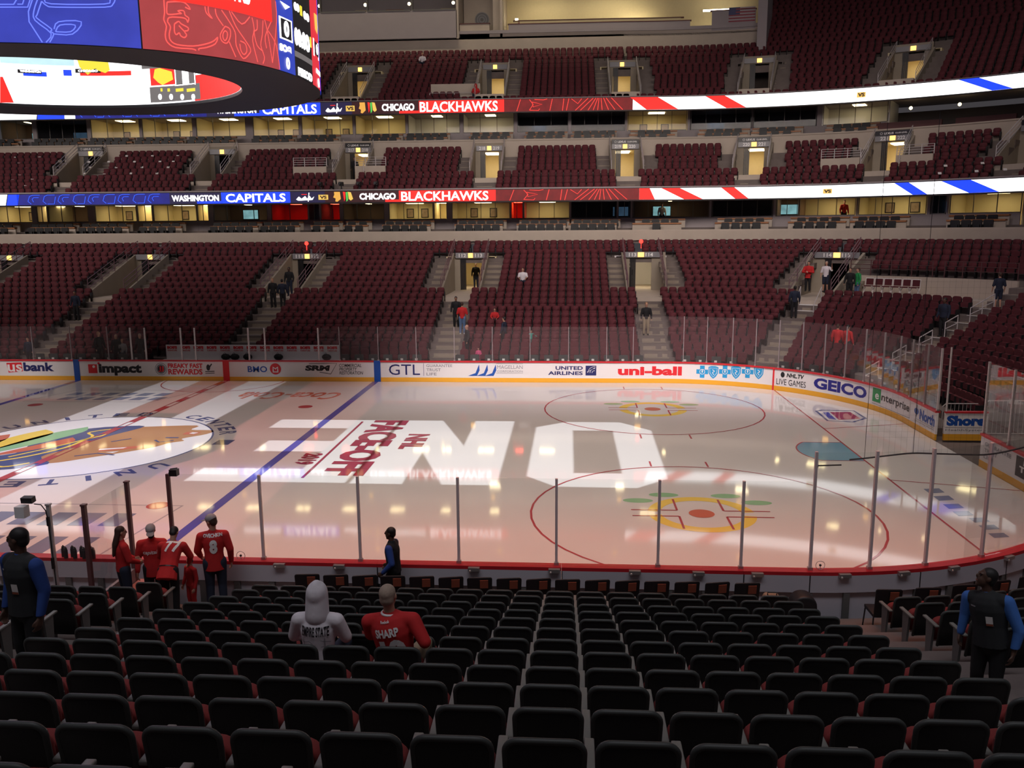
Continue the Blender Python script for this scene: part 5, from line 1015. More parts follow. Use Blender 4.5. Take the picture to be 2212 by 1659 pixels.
def person(label, pos, rz=0.0, H=1.75, near=True, skin='light', top='red', sleeve='long', vest=None, pants='black', shorts=False, shoe='shoe', hair='short', hairc='brown', cap=None, hood=None, seated=False,
           lean=0.0, side=0.0, head=(0.0, 0.0), arms=None, legs=None, wide=1.0, hem=None, group=None):
    k = H/1.75; r = thing('person', label, 'person', pos, rz, group); vox = 0.0095*k if near else 0.022; vc = 0.014*k if near else 0.024
    S_ = lambda p: Vector(p)*k
    if seated: pel = Vector((0, 0.14, 0.52))
    else: pel = Vector((0, 0, 0.93))
    up = Vector((math.sin(side), math.sin(lean)*math.cos(side), math.cos(lean)*math.cos(side))); fw = Vector((0, math.cos(lean), -math.sin(lean)))
    lat = up.cross(fw)*-1.0; lat = Vector((1, 0, 0)) if lat.length < 0.1 else -up.cross(fw).normalized()
    if lat.x < 0: lat = -lat
    J = dict(pel=pel, waist=pel+up*0.17, chest=pel+up*0.36, neck=pel+up*0.545)
    hy, hp = head; hup = (up*0.55+Vector((0, 0, 0.45))).normalized(); f0 = Vector((math.sin(-hy), math.cos(hy), 0)); hf = (f0*math.cos(hp)-Vector((0, 0, 1))*math.sin(hp)).normalized(); hu = (hup-hf*hup.dot(hf)).normalized(); hr = hf.cross(hu)
    hc = J['neck']+hup*0.165+hf*0.015
    if arms is None: arms = [((-0.26, 0.0, 1.13), (-0.27, 0.10, 0.87)), ((0.26, 0.0, 1.13), (0.27, 0.10, 0.87))] if not seated else [((-0.27, 0.2, 0.78), (-0.16, 0.46, 0.66)), ((0.27, 0.2, 0.78), (0.16, 0.46, 0.66))]
    if legs is None: legs = [((-0.10, 0.03, 0.50), (-0.11, -0.02, 0.09)), ((0.10, 0.03, 0.50), (0.11, -0.02, 0.09))] if not seated else [((-0.15, 0.58, 0.53), (-0.15, 0.58, 0.10)), ((0.15, 0.58, 0.53), (0.15, 0.58, 0.10))]
    sh = [J['neck']-up*0.085+lat*(sg*0.185*wide) for sg in (-1, 1)]; hip = [pel+lat*(sg*0.095)-up*0.02 for sg in (-1, 1)]
    def E(mb, c, rx, ry, rzz, A=(hr, hf, hu)):        # ellipsoid in the head's frame
        t = MB(); t.ball((0, 0, 0), 1.0, 16); t.v = [tuple(S_(c+A[0]*x*rx+A[1]*y*ry+A[2]*z*rzz)) for x, y, z in t.v]; mb.add(t.v, t.f)
    mb = MB(); cp_ = lambda a, b, ra, rb, **kw: capsule(mb, S_(a), S_(b), ra*k, rb*k, **kw)
    cp_(pel, J['waist'], 0.135*wide, 0.125*wide, flat=0.75, fdir=fw); cp_(J['waist'], J['chest'], 0.125*wide, 0.15*wide, flat=0.72, fdir=fw); cp_(sh[0], sh[1], 0.07, 0.07); cp_(J['chest'], J['neck']-up*0.06, 0.15*wide, 0.10, flat=0.7, fdir=fw)
    cp_(J['neck']-up*0.03, hc-hu*0.05-hf*0.02, 0.058, 0.055)
    E(mb, hc+hu*0.03-hf*0.01, 0.076, 0.095, 0.09); E(mb, hc-hu*0.035+hf*0.02, 0.062, 0.075, 0.085); E(mb, hc-hu*0.095+hf*0.055, 0.034, 0.03, 0.03); E(mb, hc-hu*0.005+hf*0.098, 0.013, 0.022, 0.028); E(mb, hc+hu*0.035+hf*0.085, 0.05, 0.014, 0.012)
    for sg in (-1, 1): E(mb, hc+hr*(sg*0.076)-hf*0.005, 0.012, 0.022, 0.033)
    for i, sg in enumerate((-1, 1)):
        el, ha = Vector(arms[i][0]), Vector(arms[i][1]); cp_(sh[i], el, 0.056, 0.043); cp_(el, ha, 0.042, 0.028)
        d = (ha-el).normalized(); inn = Vector((-sg, 0, 0)); inn = (inn-d*inn.dot(d)).normalized(); sd = d.cross(inn)
        if sd.y < 0: sd = -sd
        pc = ha+d*0.05; 
        for q in (-0.024, 0.0, 0.024): cp_(ha+sd*q*0.6+d*0.005, ha+d*0.085+sd*q*1.1, 0.019, 0.017)
        if near:
            for q, l in ((-0.033, 0.058), (-0.011, 0.075), (0.011, 0.08), (0.033, 0.07)):
                b0 = ha+d*0.088+sd*q; b1 = b0+d*l*0.55+inn*l*0.18; b2 = b1+d*l*0.3+inn*l*0.42; cp_(b0, b1, 0.0105, 0.0098, n=8); cp_(b1, b2, 0.0098, 0.0085, n=8)
            t0 = ha+d*0.03+sd*0.028; t1 = t0+d*0.035+sd*0.028+inn*0.012; cp_(t0, t1, 0.0125, 0.011, n=8); cp_(t1, t1+d*0.032+inn*0.01, 0.011, 0.009, n=8)
        kn, an = Vector(legs[i][0]), Vector(legs[i][1]); cp_(hip[i], kn, 0.088, 0.056); cp_(kn, an, 0.056, 0.036); cp_(an-Vector((0, 0.02, 0.03)), an+Vector((0, 0.15, -0.05)), 0.038, 0.028)
    addmesh('body', blob(mb, vox, 3), SK[skin], r)
    # clothing
    mb = MB(); hemz = (0.05 if not seated else 0.0) if hem is None else hem*0.5
    cp_(pel-up*(hemz+0.06), J['waist'], (0.155+hemz*0.12)*wide, 0.15*wide, flat=0.8, fdir=fw); cp_(J['waist'], J['chest'], 0.155*wide, 0.175*wide, flat=0.76, fdir=fw); cp_(J['chest'], J['neck']-up*0.09, 0.172*wide, 0.10, flat=0.74, fdir=fw); cp_(J['neck']-up*0.045, sh[0], 0.062, 0.078); cp_(J['neck']-up*0.045, sh[1], 0.062, 0.078); cp_(J['neck']-up*0.06, J['neck']-up*0.01, 0.075, 0.07)
    for i in range(2):
        el, ha = Vector(arms[i][0]), Vector(arms[i][1]); cp_(sh[i], el, 0.078, 0.064)
        if sleeve == 'long': cp_(el, el.lerp(ha, 0.95), 0.062, 0.045)
    top_me = hemcut(blob(mb, vc, 3), S_(pel-up*hemz), up); tv = [v.co.copy() for v in top_me.vertices]; tp = [tuple(p_.vertices) for p_ in top_me.polygons]; r_top = addmesh('top', top_me, CL[top], r)
    BV = BVHTree.FromPolygons(tv, tp)
    if vest:
        mb = MB(); cp_(pel-up*0.12, J['waist'], 0.18*wide, 0.168*wide, flat=0.8, fdir=fw); cp_(J['waist'], J['chest'], 0.17*wide, 0.19*wide, flat=0.78, fdir=fw); cp_(J['chest'], J['neck']-up*0.07, 0.19*wide, 0.12, flat=0.78, fdir=fw); cp_(sh[0].lerp(sh[1], .14), sh[0].lerp(sh[1], .86), 0.092, 0.092)
        vm = hemcut(blob(mb, vc, 3), S_(pel-up*0.07), up); tv = [v.co.copy() for v in vm.vertices]; tp = [tuple(p_.vertices) for p_ in vm.polygons]; BV = BVHTree.FromPolygons(tv, tp); addmesh('vest', vm, CL[vest], r)
    mb = MB(); cp_(pel+up*0.06, pel-up*0.04, 0.145*wide, 0.14*wide, flat=0.8, fdir=fw)
    for i in range(2):
        kn, an = Vector(legs[i][0]), Vector(legs[i][1]); cp_(hip[i], kn, 0.108, 0.078)
        if not shorts: cp_(kn, kn.lerp(an, 0.97), 0.076, 0.062)
    addmesh('shorts' if shorts else 'trousers', blob(mb, vc, 3), CL[pants], r)
    for i in range(2):
        an = Vector(legs[i][1]); mb = MB(); cp_(an-Vector((0, 0.03, 0.035)), an+Vector((0, 0.16, -0.048)), 0.05, 0.038); addmesh('shoe', blob(mb, vc, 2), CL[shoe], r)
    if hair:
        mb = MB(); E(mb, hc+hu*0.045-hf*0.022, 0.084, 0.098, 0.09); E(mb, hc-hu*0.01-hf*0.055, 0.075, 0.06, 0.075)
        if hair == 'long': cp_(hc-hf*0.05, J['neck']-up*0.05-fw*0.11, 0.085, 0.085, flat=0.6); cp_(J['neck']-up*0.05-fw*0.11, J['chest']-up*0.06-fw*0.15, 0.085, 0.05, flat=0.55)
        addmesh('hair', blob(mb, 0.012*k if near else 0.02, 9 if near else 2), HR[hairc], r)
    if cap:
        mb = MB(); E(mb, hc+hu*0.06-hf*0.01, 0.092, 0.108, 0.082); addmesh('cap', blob(mb, 0.012*k, 2), CL[cap], r); mb = MB(); E(mb, hc+hu*0.045+hf*0.125, 0.075, 0.085, 0.010); addmesh('cap_brim', blob(mb, 0.007*k, 1), CL['grey'], r)
    if hood:
        mb = MB(); E(mb, hc+hu*0.03-hf*0.01, 0.112, 0.13, 0.135); E(mb, hc+hu*0.10-hf*0.03, 0.06, 0.08, 0.08); cp_(hc+hu*0.015-hf*0.005, J['neck']-up*0.03-fw*0.01, 0.116, 0.125, fdir=fw); cp_(J['neck']-up*0.02, J['neck']-up*0.09, 0.125, 0.15, flat=0.7, fdir=fw); addmesh('hood', blob(mb, 0.012*k, 14), CL[hood], r)
    if near:
        for sg in (-1, 1): mb = MB(); E(mb, hc+hu*0.018+hf*0.082+hr*(sg*0.031), 0.011, 0.008, 0.007); o = mb.build('eye', M['blackp'], r, world=False, smooth=True)
        mb = MB(); E(mb, hc-hu*0.058+hf*0.088, 0.024, 0.008, 0.006); mb.build('mouth', mat('lips', (0.20, 0.06, 0.05), 0.6), r, world=False, smooth=True)
    # flat print laid on the cloth: front or back
    def prt(sign, du=0.0, rot=0.0):
        def fn(u, v, L):
            c, s = math.cos(rot), math.sin(rot); u, v = u*c-v*s, u*s+v*c
            base = J['chest']+lat*(-(u+du)*sign if sign > 0 else (u+du))+up*v; d = fw*(-sign); o0 = S_(base)-d*0.6
            h = BV.ray_cast(o0, d, 2.0)
            if h[0] is None: h = (S_(base),)
            return tuple(h[0]-d*(0.006+0.002*L))
        pp = Print(fn); pp.fine = 0.03; return pp
    def pbuild(p, name, mt): o = p.mb.build(name, mt, r, world=False, fix=False); p.mb = MB(); return o
    r_info = dict(root=r, J=J, k=k, hc=hc, hf=hf, hu=hu, fw=fw, up=up, lat=lat, back=lambda du=0, rot=0: prt(-1, du, rot), front=lambda du=0, rot=0: prt(1, du, rot), build=pbuild, S=S_)
    return r_info
def subtext(p, body, u0, v0, u1, v1, bold=0.04): p.text(body, u0, v0, u1, v1, bold=bold)
def badge(i, u, v, red=True):
    p = i['front'](u); p.on(2).rect(-0.035, v-0.06, 0.035, v+0.05); i['build'](p, 'badge', M['card'])
    p = i['front'](u); p.on(3).rect(-0.035, v-0.06, 0.035, v-0.035); i['build'](p, 'badge_stripe', M['orange'])
Z0 = nz(0)
# near people
a = person('usher at the left edge, dark vest, blue sleeves, white badge, face turned left', (11.28, -19.85, nz(7)), 2.8, 1.92, skin='dark', top='blue', vest='vest', hairc='black', head=(-1.15, 0.02), arms=[((-0.27, -0.02, 1.12), (-0.27, 0.06, 0.86)), ((0.27, -0.04, 1.12), (0.26, 0.05, 0.86))], wide=1.12)
badge(a, 0.06, -0.12)
p = a['front'](-0.1); p.on(2).rect(-0.03, 0.06, 0.03, 0.075); a['build'](p, 'name_tag', M['greyp'])
a = person('woman with long dark hair and red sweatshirt beside the penalty box glass', (9.33, -14.38, nz(1)), -0.75, 1.66, skin='light', top='red', pants='djeans', hair='long', hairc='brown', head=(-0.1, 0.12), arms=[((-0.25, 0.05, 1.13), (-0.12, 0.25, 1.02)), ((0.25, 0.05, 1.13), (0.12, 0.26, 1.0))])
a = person('man in grey cap and dark face mask wearing a red jersey with script', (9.56, -13.72, Z0), PI+0.3, 1.76, skin='light', top='red', pants='black', hairc='brown', cap='cap', head=(0.1, 0.45), hem=0.35, wide=1.08)
p = a['front'](); p.on(2).text('capitals', -0.15, -0.10, 0.15, 0.0, bold=0.02, shear=0.3); a['build'](p, 'jersey_lettering', M['whitep'])
mb = MB(); c = a['hc']-a['hu']*0.06+a['hf']*0.065; t = MB(); t.ball((0, 0, 0), 1, 12); mb.add([tuple(a['S'](c+Vector((x*0.058, y*0.048, z*0.055)))) for x, y, z in t.v], t.f); mb.build('face_mask', CL['black'], a['root'], world=False, smooth=True)
a = person('person bending forward in a red jersey numbered 77 with black hair', (10.2, -14.42, nz(1)), 0.05, 1.66, skin='light', top='red', pants='black', hairc='black', lean=0.62, head=(0.0, 0.75), arms=[((-0.30, 0.36, 1.05), (-0.2, 0.5, 0.86)), ((0.30, 0.36, 1.05), (0.2, 0.5, 0.86))], hem=0.4, wide=1.15)
p = a['back'](0.05, 0.0); p.on(2).text('77', -0.14, -0.06, 0.15, 0.17, bold=0.03); a['build'](p, 'jersey_number', M['whitep'])
p = a['back'](); p.on(2).rect(-0.17, -0.33, 0.17, -0.31); a['build'](p, 'jersey_stripe', M['blackp'])
a = person('small child in red with black hair between the bending person and tall man', (10.28, -13.72, Z0), 2.6, 1.12, skin='light', top='red', pants='red', hairc='black', head=(0.2, 0.1))
a = person('tall man in grey cap and red jersey numbered 8 by the boards', (10.72, -13.62, Z0), 0.35, 1.93, skin='light', top='red', pants='djeans', hairc='brown', cap='cap', head=(0.85, 0.25), arms=[((-0.27, 0.05, 1.12), (-0.24, 0.26, 0.94)), ((0.27, -0.02, 1.12), (0.27, 0.08, 0.86))], hem=0.3, wide=1.05)
p = a['back'](); p.on(2).text('OVECHKIN', -0.15, 0.10, 0.16, 0.16, bold=0.04).text('8', -0.06, -0.19, 0.07, 0.06, bold=0.06); a['build'](p, 'jersey_lettering', M['whitep'])
a = person('usher walking left along the boards, dark vest over blue shirt', (14.17, -13.52, Z0), 1.45, 1.70, skin='dark', top='blue', vest='black', pants='black', hairc='black', lean=0.06, head=(0.0, 0.0), arms=[((-0.26, -0.05, 1.12), (-0.25, 0.14, 0.92)), ((0.26, 0.04, 1.12), (0.25, 0.20, 0.92))], legs=[((-0.10, 0.14, 0.52), (-0.11, 0.10, 0.10)), ((0.10, -0.02, 0.50), (0.11, -0.24, 0.16))])
yj = -(HY+RR+sb(8))
a = person('person in white hooded sweatshirt with black back lettering, seated', (14.92, yj+0.02, nz(8)), 0.0, 1.76, skin='light', top='white', pants='djeans', hair=None, hood='white', seated=True, head=(0.0, 0.1), wide=1.06, lean=0.02)
p = a['back'](); p.on(2).text('EMPIRE STATE', -0.135, -0.02, 0.14, 0.08, bold=0.02); a['build'](p, 'back_lettering', M['blackp'])
p = a['back'](); p.on(2)
for pts in ([(-0.16, -0.06), (-0.12, -0.09), (-0.06, -0.07), (-0.02, -0.10)], [(-0.13, -0.04), (-0.12, -0.13)], [(0.06, -0.06), (0.15, -0.09)], [(0.10, -0.04), (0.10, -0.14)], [(0.06, -0.13), (0.14, -0.13)]): p.line(pts, 0.006)
a['build'](p, 'back_drawing', M['greyp'])
a = person('grey haired man seated in a red jersey with white name and number', (15.72, yj+0.02, nz(8)), -0.12, 1.80, skin='light', top='red', pants='khaki', hair='short', hairc='grey', seated=True, lean=-0.03, side=-0.12, head=(0.0, 0.0), wide=1.24, arms=[((-0.28, 0.16, 0.80), (-0.2, 0.42, 0.66)), ((0.31, 0.05, 0.82), (0.22, 0.34, 0.66))])
p = a['back'](0, 0.10); p.on(2).text('SHARP', -0.12, 0.0, 0.12, 0.085, bold=0.04).text('10', -0.10, -0.27, 0.14, -0.03, bold=0.06); a['build'](p, 'jersey_lettering', M['whitep']); p = a['back'](0, 0.1); p.on(2).text('Reebok', -0.045, 0.135, 0.045, 0.16, bold=0.02); a['build'](p, 'maker_mark', M['whitep'])
mb = MB(); q = a['J']['neck']; mb.tube([tuple(a['S'](q-a['up']*0.0+Vector((0.075*math.cos(2*PI*i/16), 0.072*math.sin(2*PI*i/16), 0.0)))) for i in range(17)], 0.014, 6); mb.build('white_collar', M['whitep'], a['root'], world=False, smooth=True)
for sg in (-1, 1):
    p = Print(lambda u, v, L: (0, 0, 0)); J = a['J']; s0 = a['S'](J['neck']-a['up']*0.10+a['lat']*(sg*0.275)); mb = MB(); mb.ball(s0, (0.02, 0.05, 0.04), 10); mb.build('shoulder_patch', mat('patch_yellow', (0.35, 0.25, 0.05), 0.8), a['root'], world=False, smooth=True)
a = person('usher in the right aisle, dark vest, blue sleeves, badge, looking up left', (22.33, -19.15, nz(6)-0.1), PI-0.75, 1.74, skin='dark', top='lblue', vest='vest', hairc='black', side=0.16, lean=-0.03, head=(-0.95, -0.35), arms=[((-0.28, 0.0, 1.12), (-0.26, 0.06, 0.86)), ((0.30, -0.02, 1.14), (0.32, 0.02, 0.9))], wide=1.12)
badge(a, 0.05, -0.10)
p = a['front'](-0.12); p.on(2).rect(-0.03, 0.04, 0.03, 0.055); a['build'](p, 'name_tag', M['greyp'])
# people across the ice
def far(px, py, label, face=PI, row=None, **kw):
    t, s, z = on_slope(px, py, 1.05, 0.25, DS, 0.30)
    j = max(0, int(round((s-0.6-0.43)/DS))) if row is None else row
    s2 = sb(j)-0.3 if kw.get('seated') else min(max(s, sb(j)-0.5), sb(j)+0.1); zz = fz(j) if not kw.pop('floor', None) else fz(j)
    x, y, nx, ny = PN(t, s2); base = math.atan2(-ny, -nx)-PI/2
    if kw.get('seated'): x, y, nx, ny = PN(t, sb(j)+0.05)
    return person(label, (x, y, zz), base+face-PI, near=False, **kw)
F0 = PI                                                # facing the ice
far(597, 656, 'person in dark suit with white collar on the stairs left of tunnel 111', F0, skin='light', top='black', pants='black', hairc='blond', row=9, H=1.78)
far(612, 664, 'person in dark jacket seen from behind on the stairs by tunnel 111', 0.2, skin='light', top='navy', pants='black', hairc='black', row=9, H=1.72)
far(627, 642, 'person in dark jacket with white badge at the mouth of tunnel 111', F0, skin='dark', top='black', pants='djeans', hairc='black', row=11, H=1.78)
far(168, 690, 'person in dark clothes standing on the far left stairs', F0, skin='mid', top='navy', pants='black', hairc='black', row=7)
far(1002, 709, 'man in red shirt and blue jeans climbing the stairs by tunnel 112', 0.0, skin='light', top='red', sleeve='short', pants='jeans', hairc='brown', row=5, shoe='wshoe', H=1.8)
far(990, 690, 'person in black beside the man in red shirt on the stairs', F0, skin='mid', top='black', pants='black', hairc='black', row=6)
far(1072, 692, 'child in red jersey and cap seated alone in the middle section', F0, skin='light', top='red', pants='black', hairc='brown', seated=True, row=6, H=1.45)
far(1130, 622, 'man in white shirt with dark emblem seated high in the middle section', F0, skin='light', top='white', sleeve='short', pants='djeans', hairc='brown', seated=True, row=12, wide=1.15)
far(1090, 750, 'person in dark clothes standing in a low row of the middle section', 1.2, skin='light', top='navy', pants='black', hairc='black', row=3)
far(1010, 776, 'bald man in dark grey clothes at the foot of the stairs', 2.0, skin='light', top='vest', pants='black', hair=None, row=2)
far(1034, 790, 'child in bright pink by the far glass', F0, skin='light', top='pink', pants='pink', hairc='brown', row=1, H=0.95)
far(1148, 755, 'child in pale teal reaching out to the right behind the far glass', F0, skin='light', top='teal', pants='teal', hairc='brown', row=3, H=1.05, arms=[((-0.3, 0.05, 1.3), (-0.5, 0.1, 1.2)), ((0.26, 0, 1.13), (0.27, 0.1, 0.87))])
far(1395, 726, 'usher in black jacket and khaki trousers on the stairs below tunnel 113', F0, skin='light', top='black', pants='khaki', hairc='blond', row=5, H=1.8)
far(1748, 622, 'man in red jersey with folded arms left of the corner tunnel', F0, skin='light', top='red', pants='black', hairc='black', row=12, hem=0.3, wide=1.15, arms=[((-0.3, 0.1, 1.12), (-0.02, 0.27, 1.16)), ((0.3, 0.1, 1.12), (0.02, 0.29, 1.12))])
far(1782, 630, 'man in white shirt and dark shorts waving in the corner tunnel mouth', F0, skin='light', top='white', sleeve='short', pants='navy', shorts=True, hairc='grey', row=12, arms=[((-0.34, 0.1, 1.25), (-0.36, 0.22, 1.55)), ((0.26, 0, 1.13), (0.27, 0.1, 0.87))])
far(1838, 640, 'person in dark jersey standing beside the person in green', F0, skin='light', top='black', pants='black', hairc='brown', row=11)
far(1854, 642, 'person in green jersey and jeans right of the corner tunnel', 2.4, skin='light', top='green', pants='jeans', hairc='brown', row=11, hem=0.25)
far(1714, 692, 'person in dark blue standing by the white portable steps', 0.4, skin='dark', top='navy', pants='black', hairc='black', row=8)
far(1810, 772, 'person in red jersey seen from behind through corner glass, left of two', 0.2, skin='light', top='red', pants='black', hairc='brown', row=3, hem=0.3)
far(1834, 773, 'person in red jersey through corner glass, right of two', -0.2, skin='light', top='red', pants='black', hairc='black', row=3, hem=0.3)
far(2035, 728, 'large person in dark clothes standing on the corner stairs', F0, skin='dark', top='navy', pants='black', hairc='black', row=7, H=1.85, wide=1.2)
far(2163, 660, 'person in dark shirt and shorts on the landing at far right', 0.9, skin='light', top='navy', sleeve='short', pants='navy', shorts=True, hairc='brown', row=11)
far(216, 800, 'man in black suit with white shirt and tie behind the far glass', -2.0, skin='light', top='black', pants='black', hairc='blond', row=1, H=1.8)
far(253, 800, 'person in dark jacket standing right of the man in suit', F0, skin='light', top='black', pants='black', hairc='grey', row=1, H=1.65)
far(266, 800, 'person in blue grey with reddish hair lower right of the suited man', F0, skin='light', top='grey', pants='djeans', hairc='blond', row=1, H=1.4)
far(303, 802, 'grey haired man in dark coat between bright bench posts', F0, skin='light', top='black', pants='black', hairc='grey', row=1, H=1.7)
far(62, 800, 'person in dark blue crouching low behind the far left glass', F0, skin='light', top='navy', pants='black', hairc='brown', row=1, H=1.5)
with Shift(shift2):
    for px, py, k, l, kw in ((913, 128, 8, 'person in white and orange seated alone high in the upper tier', dict(top='white', hairc='blond')), (1028, 190, 1, 'person in red hooded top seated in the upper tier box', dict(top='red', hair=None, hood='red'))):
        t = on_s(px, py, us(k))[0]; q = P(t, us(k)+0.05, uz(k)); person(l, q, PI, near=False, skin='light', pants='djeans', seated=True, **kw)
    t = on_s(1120, 45, 33.6)[0]; person('person in grey behind the front parapet of the press room', P(t, S_PW+1.0, zp-0.35), PI, near=False, skin='light', top='grey', pants='black', hairc='brown', H=1.75)
t = on_s(1823, 450, 22.5)[0]; person('person in dark red standing inside a lit lower suite', P(t, 22.6, 7.6), PI, near=False, skin='light', top='red', pants='black', hairc='brown')
t = on_s(1430, 455, 22.5)[0]; person('person in white standing inside a dim lower suite', P(t, 22.6, 7.6), PI, near=False, skin='light', top='white', pants='black', hairc='brown')
t = on_s(755, 360, 23.0)[0]; person('dark figure standing in the mouth of the club tunnel by sections 217', P(-20.35, 22.2, cz(3)-0.14), PI, near=False, skin='mid', top='black', pants='black', hairc='black')
t = on_s(1024, 585, 18)[0]
for dx, nm, tp_ in ((-0.25, 'person in black and yellow walking in the lit tunnel 112, left', 'black'), (0.3, 'person in red walking in the lit tunnel 112, right', 'red')): person(nm, P(-10.7+dx, 18.5+dx*3, fz(11)-0.05), PI, near=False, skin='light', top=tp_, pants='djeans', hairc='brown')
person('dark figure leaning at the left wall of lit tunnel 113', P(-0.45, 16.4, fz(11)-0.05), PI-0.6, near=False, skin='mid', top='black', pants='black', hairc='black')
# ------------------------------------------------------------ seats
def rounded(w0, w1, z0, z1, r, n=5):
    """outline of a seat back: width w0 at the bottom, w1 at the top, rounded top corners"""
    pts = [(-w0/2, z0), (w0/2, z0)]
    for s_, a0 in ((1, 0.0), (-1, PI/2)):
        cx, cz = s_*(w1/2-r), z1-r
        for i in range(n+1): a = a0+PI/2*i/n; pts.append((cx+r*math.cos(a), cz+r*math.sin(a)))
    return pts
def lean(mb, k, z0): mb.v = [(x, y-k*(z-z0), z) for x, y, z in mb.v]; return mb
PW = 0.515
def bevelled(o, wd=0.012, seg=2):
    bm = bmesh.new(); bm.from_mesh(o.data); es = [e for e in bm.edges if e.calc_face_angle(0) > 0.6]; bmesh.ops.bevel(bm, geom=es, offset=wd, segments=seg, affect='EDGES', profile=0.5, clamp_overlap=True)
    bm.to_mesh(o.data); bm.free(); o.data.polygons.foreach_set('use_smooth', [True]*len(o.data.polygons)); return o
def near_proto():
    t = thing('arena_seat', 'seat', 'seat')
    mb = MB(); mb.prism(rounded(0.40, 0.425, 0.27, 0.84, 0.072), 'y', -0.05, -0.012); lean(mb, 0.16, 0.3); mb.v = [(x, y+0.35*x*x-0.012, z) for x, y, z in mb.v]; bevelled(mb.build('backrest_shell', M['shell'], t, world=False))
    mb = MB(); pts = rounded(0.41, 0.435, 0.27, 0.85, 0.076, 6)[1:]+[rounded(0.41, 0.435, 0.27, 0.85, 0.076)[0]]; mb.tube([(x, -0.035-0.16*(z-0.3)+0.35*x*x-0.012, z) for x, z in pts], 0.02, 8); mb.build('rim', M['rim'], t, world=False, smooth=True)
    mb = MB(); mb.prism(rounded(0.39, 0.42, 0.36, 0.755, 0.08), 'y', -0.005, 0.05); lean(mb, 0.16, 0.3); bevelled(mb.build('back_cushion', M['cushion'], t, world=False), 0.02)
    mb = MB(); mb.prism(rounded(0.44, 0.46, 0.30, 0.655, 0.12), 'y', 0.075, 0.20); lean(mb, 0.10, 0.3); bevelled(mb.build('seat_cushion', M['cushion'], t, world=False), 0.03, 3)
    mb = MB(); mb.box((-PW/2, 0.10, 0.60), (0.06, 0.38, 0.03)); bevelled(mb.build('armrest', M['arm'], t, world=False), 0.008)
    mb = MB(); mb.prism([(0.02, 0.0), (0.20, 0.0), (0.16, 0.08), (0.20, 0.58), (0.0, 0.58), (0.04, 0.08)], 'x', -PW/2-0.018, -PW/2+0.018); mb.build('standard', M['std'], t, world=False)
    kids(t); return t
proto = near_proto(); used = [False]; END_ARM = [o for o in KIDS[proto.name] if o.name.startswith(('armrest', 'standard'))]
def end_arm(r):
    for a in END_ARM:
        c = a.copy(); C.objects.link(c); c.parent = r; c.location = (PW, 0, 0)
def put_seat(x, y, z, rz, label):
    if not used[0]:
        used[0] = True; proto.location = (x, y, z); proto.rotation_euler = (0, 0, rz); proto['label'] = label; proto['group'] = 'black backed seats on the near side'; return proto
    return clone(proto, (x, y, z), rz, label, 'black backed seats on the near side')
X0 = 11.93; NS = 18
SKIP = set(); OCC = {}
for j in range(1, 14):
    y = -(HY+RR+sb(j)+0.0); 
    for i in range(NS):
        x = X0+PW*(i+0.5)
        dd = (Vector((x, y, nz(j)+0.8))-Vector(CAM)); dep = dd.dot(Vector(AX_F))
        if dep < 0.5 or abs(1106+FPX*dd.dot(Vector(AX_R))/dep-1106) > 1250: continue
        r_ = put_seat(x, y, nz(j), 0.0, 'black backed arena seat in the %s row from the boards, %s from the left aisle' % (ORD[j+1], ORD[i+1]))
        if i == NS-1: end_arm(r_)
# seats left of the left aisle and right of the right aisle
for j in range(1, 9):
    for i in range(5):
        x = 10.35-PW*(i+0.5); dd = Vector((x, -(HY+RR+sb(j)), nz(j)+0.8))-Vector(CAM); px = 1106+FPX*dd.dot(Vector(AX_R))/dd.dot(Vector(AX_F))
        if px < -60 or (j == 1 and x < 9.6): continue
        r_ = put_seat(x, -(HY+RR+sb(j)), nz(j), 0.0, 'black backed seat left of left aisle, %s row from boards, %s from aisle' % (ORD[j+1], ORD[i+1]))
        if i == 0: end_arm(r_)
for j in range(1, 11):
    s = sb(j); t = T3+HX-22.85
    for i in range(14):
        tt = T3-(math.asin(0.92/(RR+s))+PW*(i+0.5)/(RR+s))*RR
        x, y, nx, ny = PN(tt, s); dd = Vector((x, y, nz(j)+0.8))-Vector(CAM); px = 1106+FPX*dd.dot(Vector(AX_R))/dd.dot(Vector(AX_F))
        if px > 2260: continue
        put_seat(x, y, nz(j), math.atan2(-ny, -nx)-PI/2, 'black backed seat right of right aisle, %s row from boards, %s from aisle' % (ORD[j+1], ORD[i+1]))
# front row: covered black chairs with an orange card
def chair_proto():
    t = thing('front_chair', 'chair', 'chair')
    mb = MB(); mb.prism(rounded(0.44, 0.46, 0.42, 0.98, 0.04), 'y', -0.03, 0.0); lean(mb, 0.12, 0.4); bevelled(mb.build('backrest', M['black'], t, world=False), 0.008)
    mb = MB(); mb.box((0, 0.22, 0.44), (0.44, 0.44, 0.06)); bevelled(mb.build('seat', M['black'], t, world=False), 0.012)
    for sx in (-1, 1):
        for y in (0.02, 0.42): mb = MB(); mb.tube([(sx*0.2, y, 0.42), (sx*0.22, y+(0.03 if y > 0.2 else -0.03), 0)], 0.013, 6); mb.build('leg', M['dmetal'], t, world=False)
    mb = MB(); mb.box((0.08, -0.115, 0.86), (0.15, 0.012, 0.16), rx=0.12); mb.build('card', M['orange'], t, world=False)
    kids(t); return t
cp = chair_proto(); first = True
for i in range(17):
    x = X0+0.45+0.535*(i+0.5)
    if x > 20.9: break
    l = 'black front row chair with orange card behind the boards, %s from the left' % ORD[i+1]; loc = (x, -13.98, nz(0)); rz = 0.10+0.05*((i*7) % 3)
    if first: cp.location = loc; cp.rotation_euler = (0, 0, rz); cp['label'] = l; cp['group'] = 'front row chairs'; first = False
    else: clone(cp, loc, rz, l, 'front row chairs')
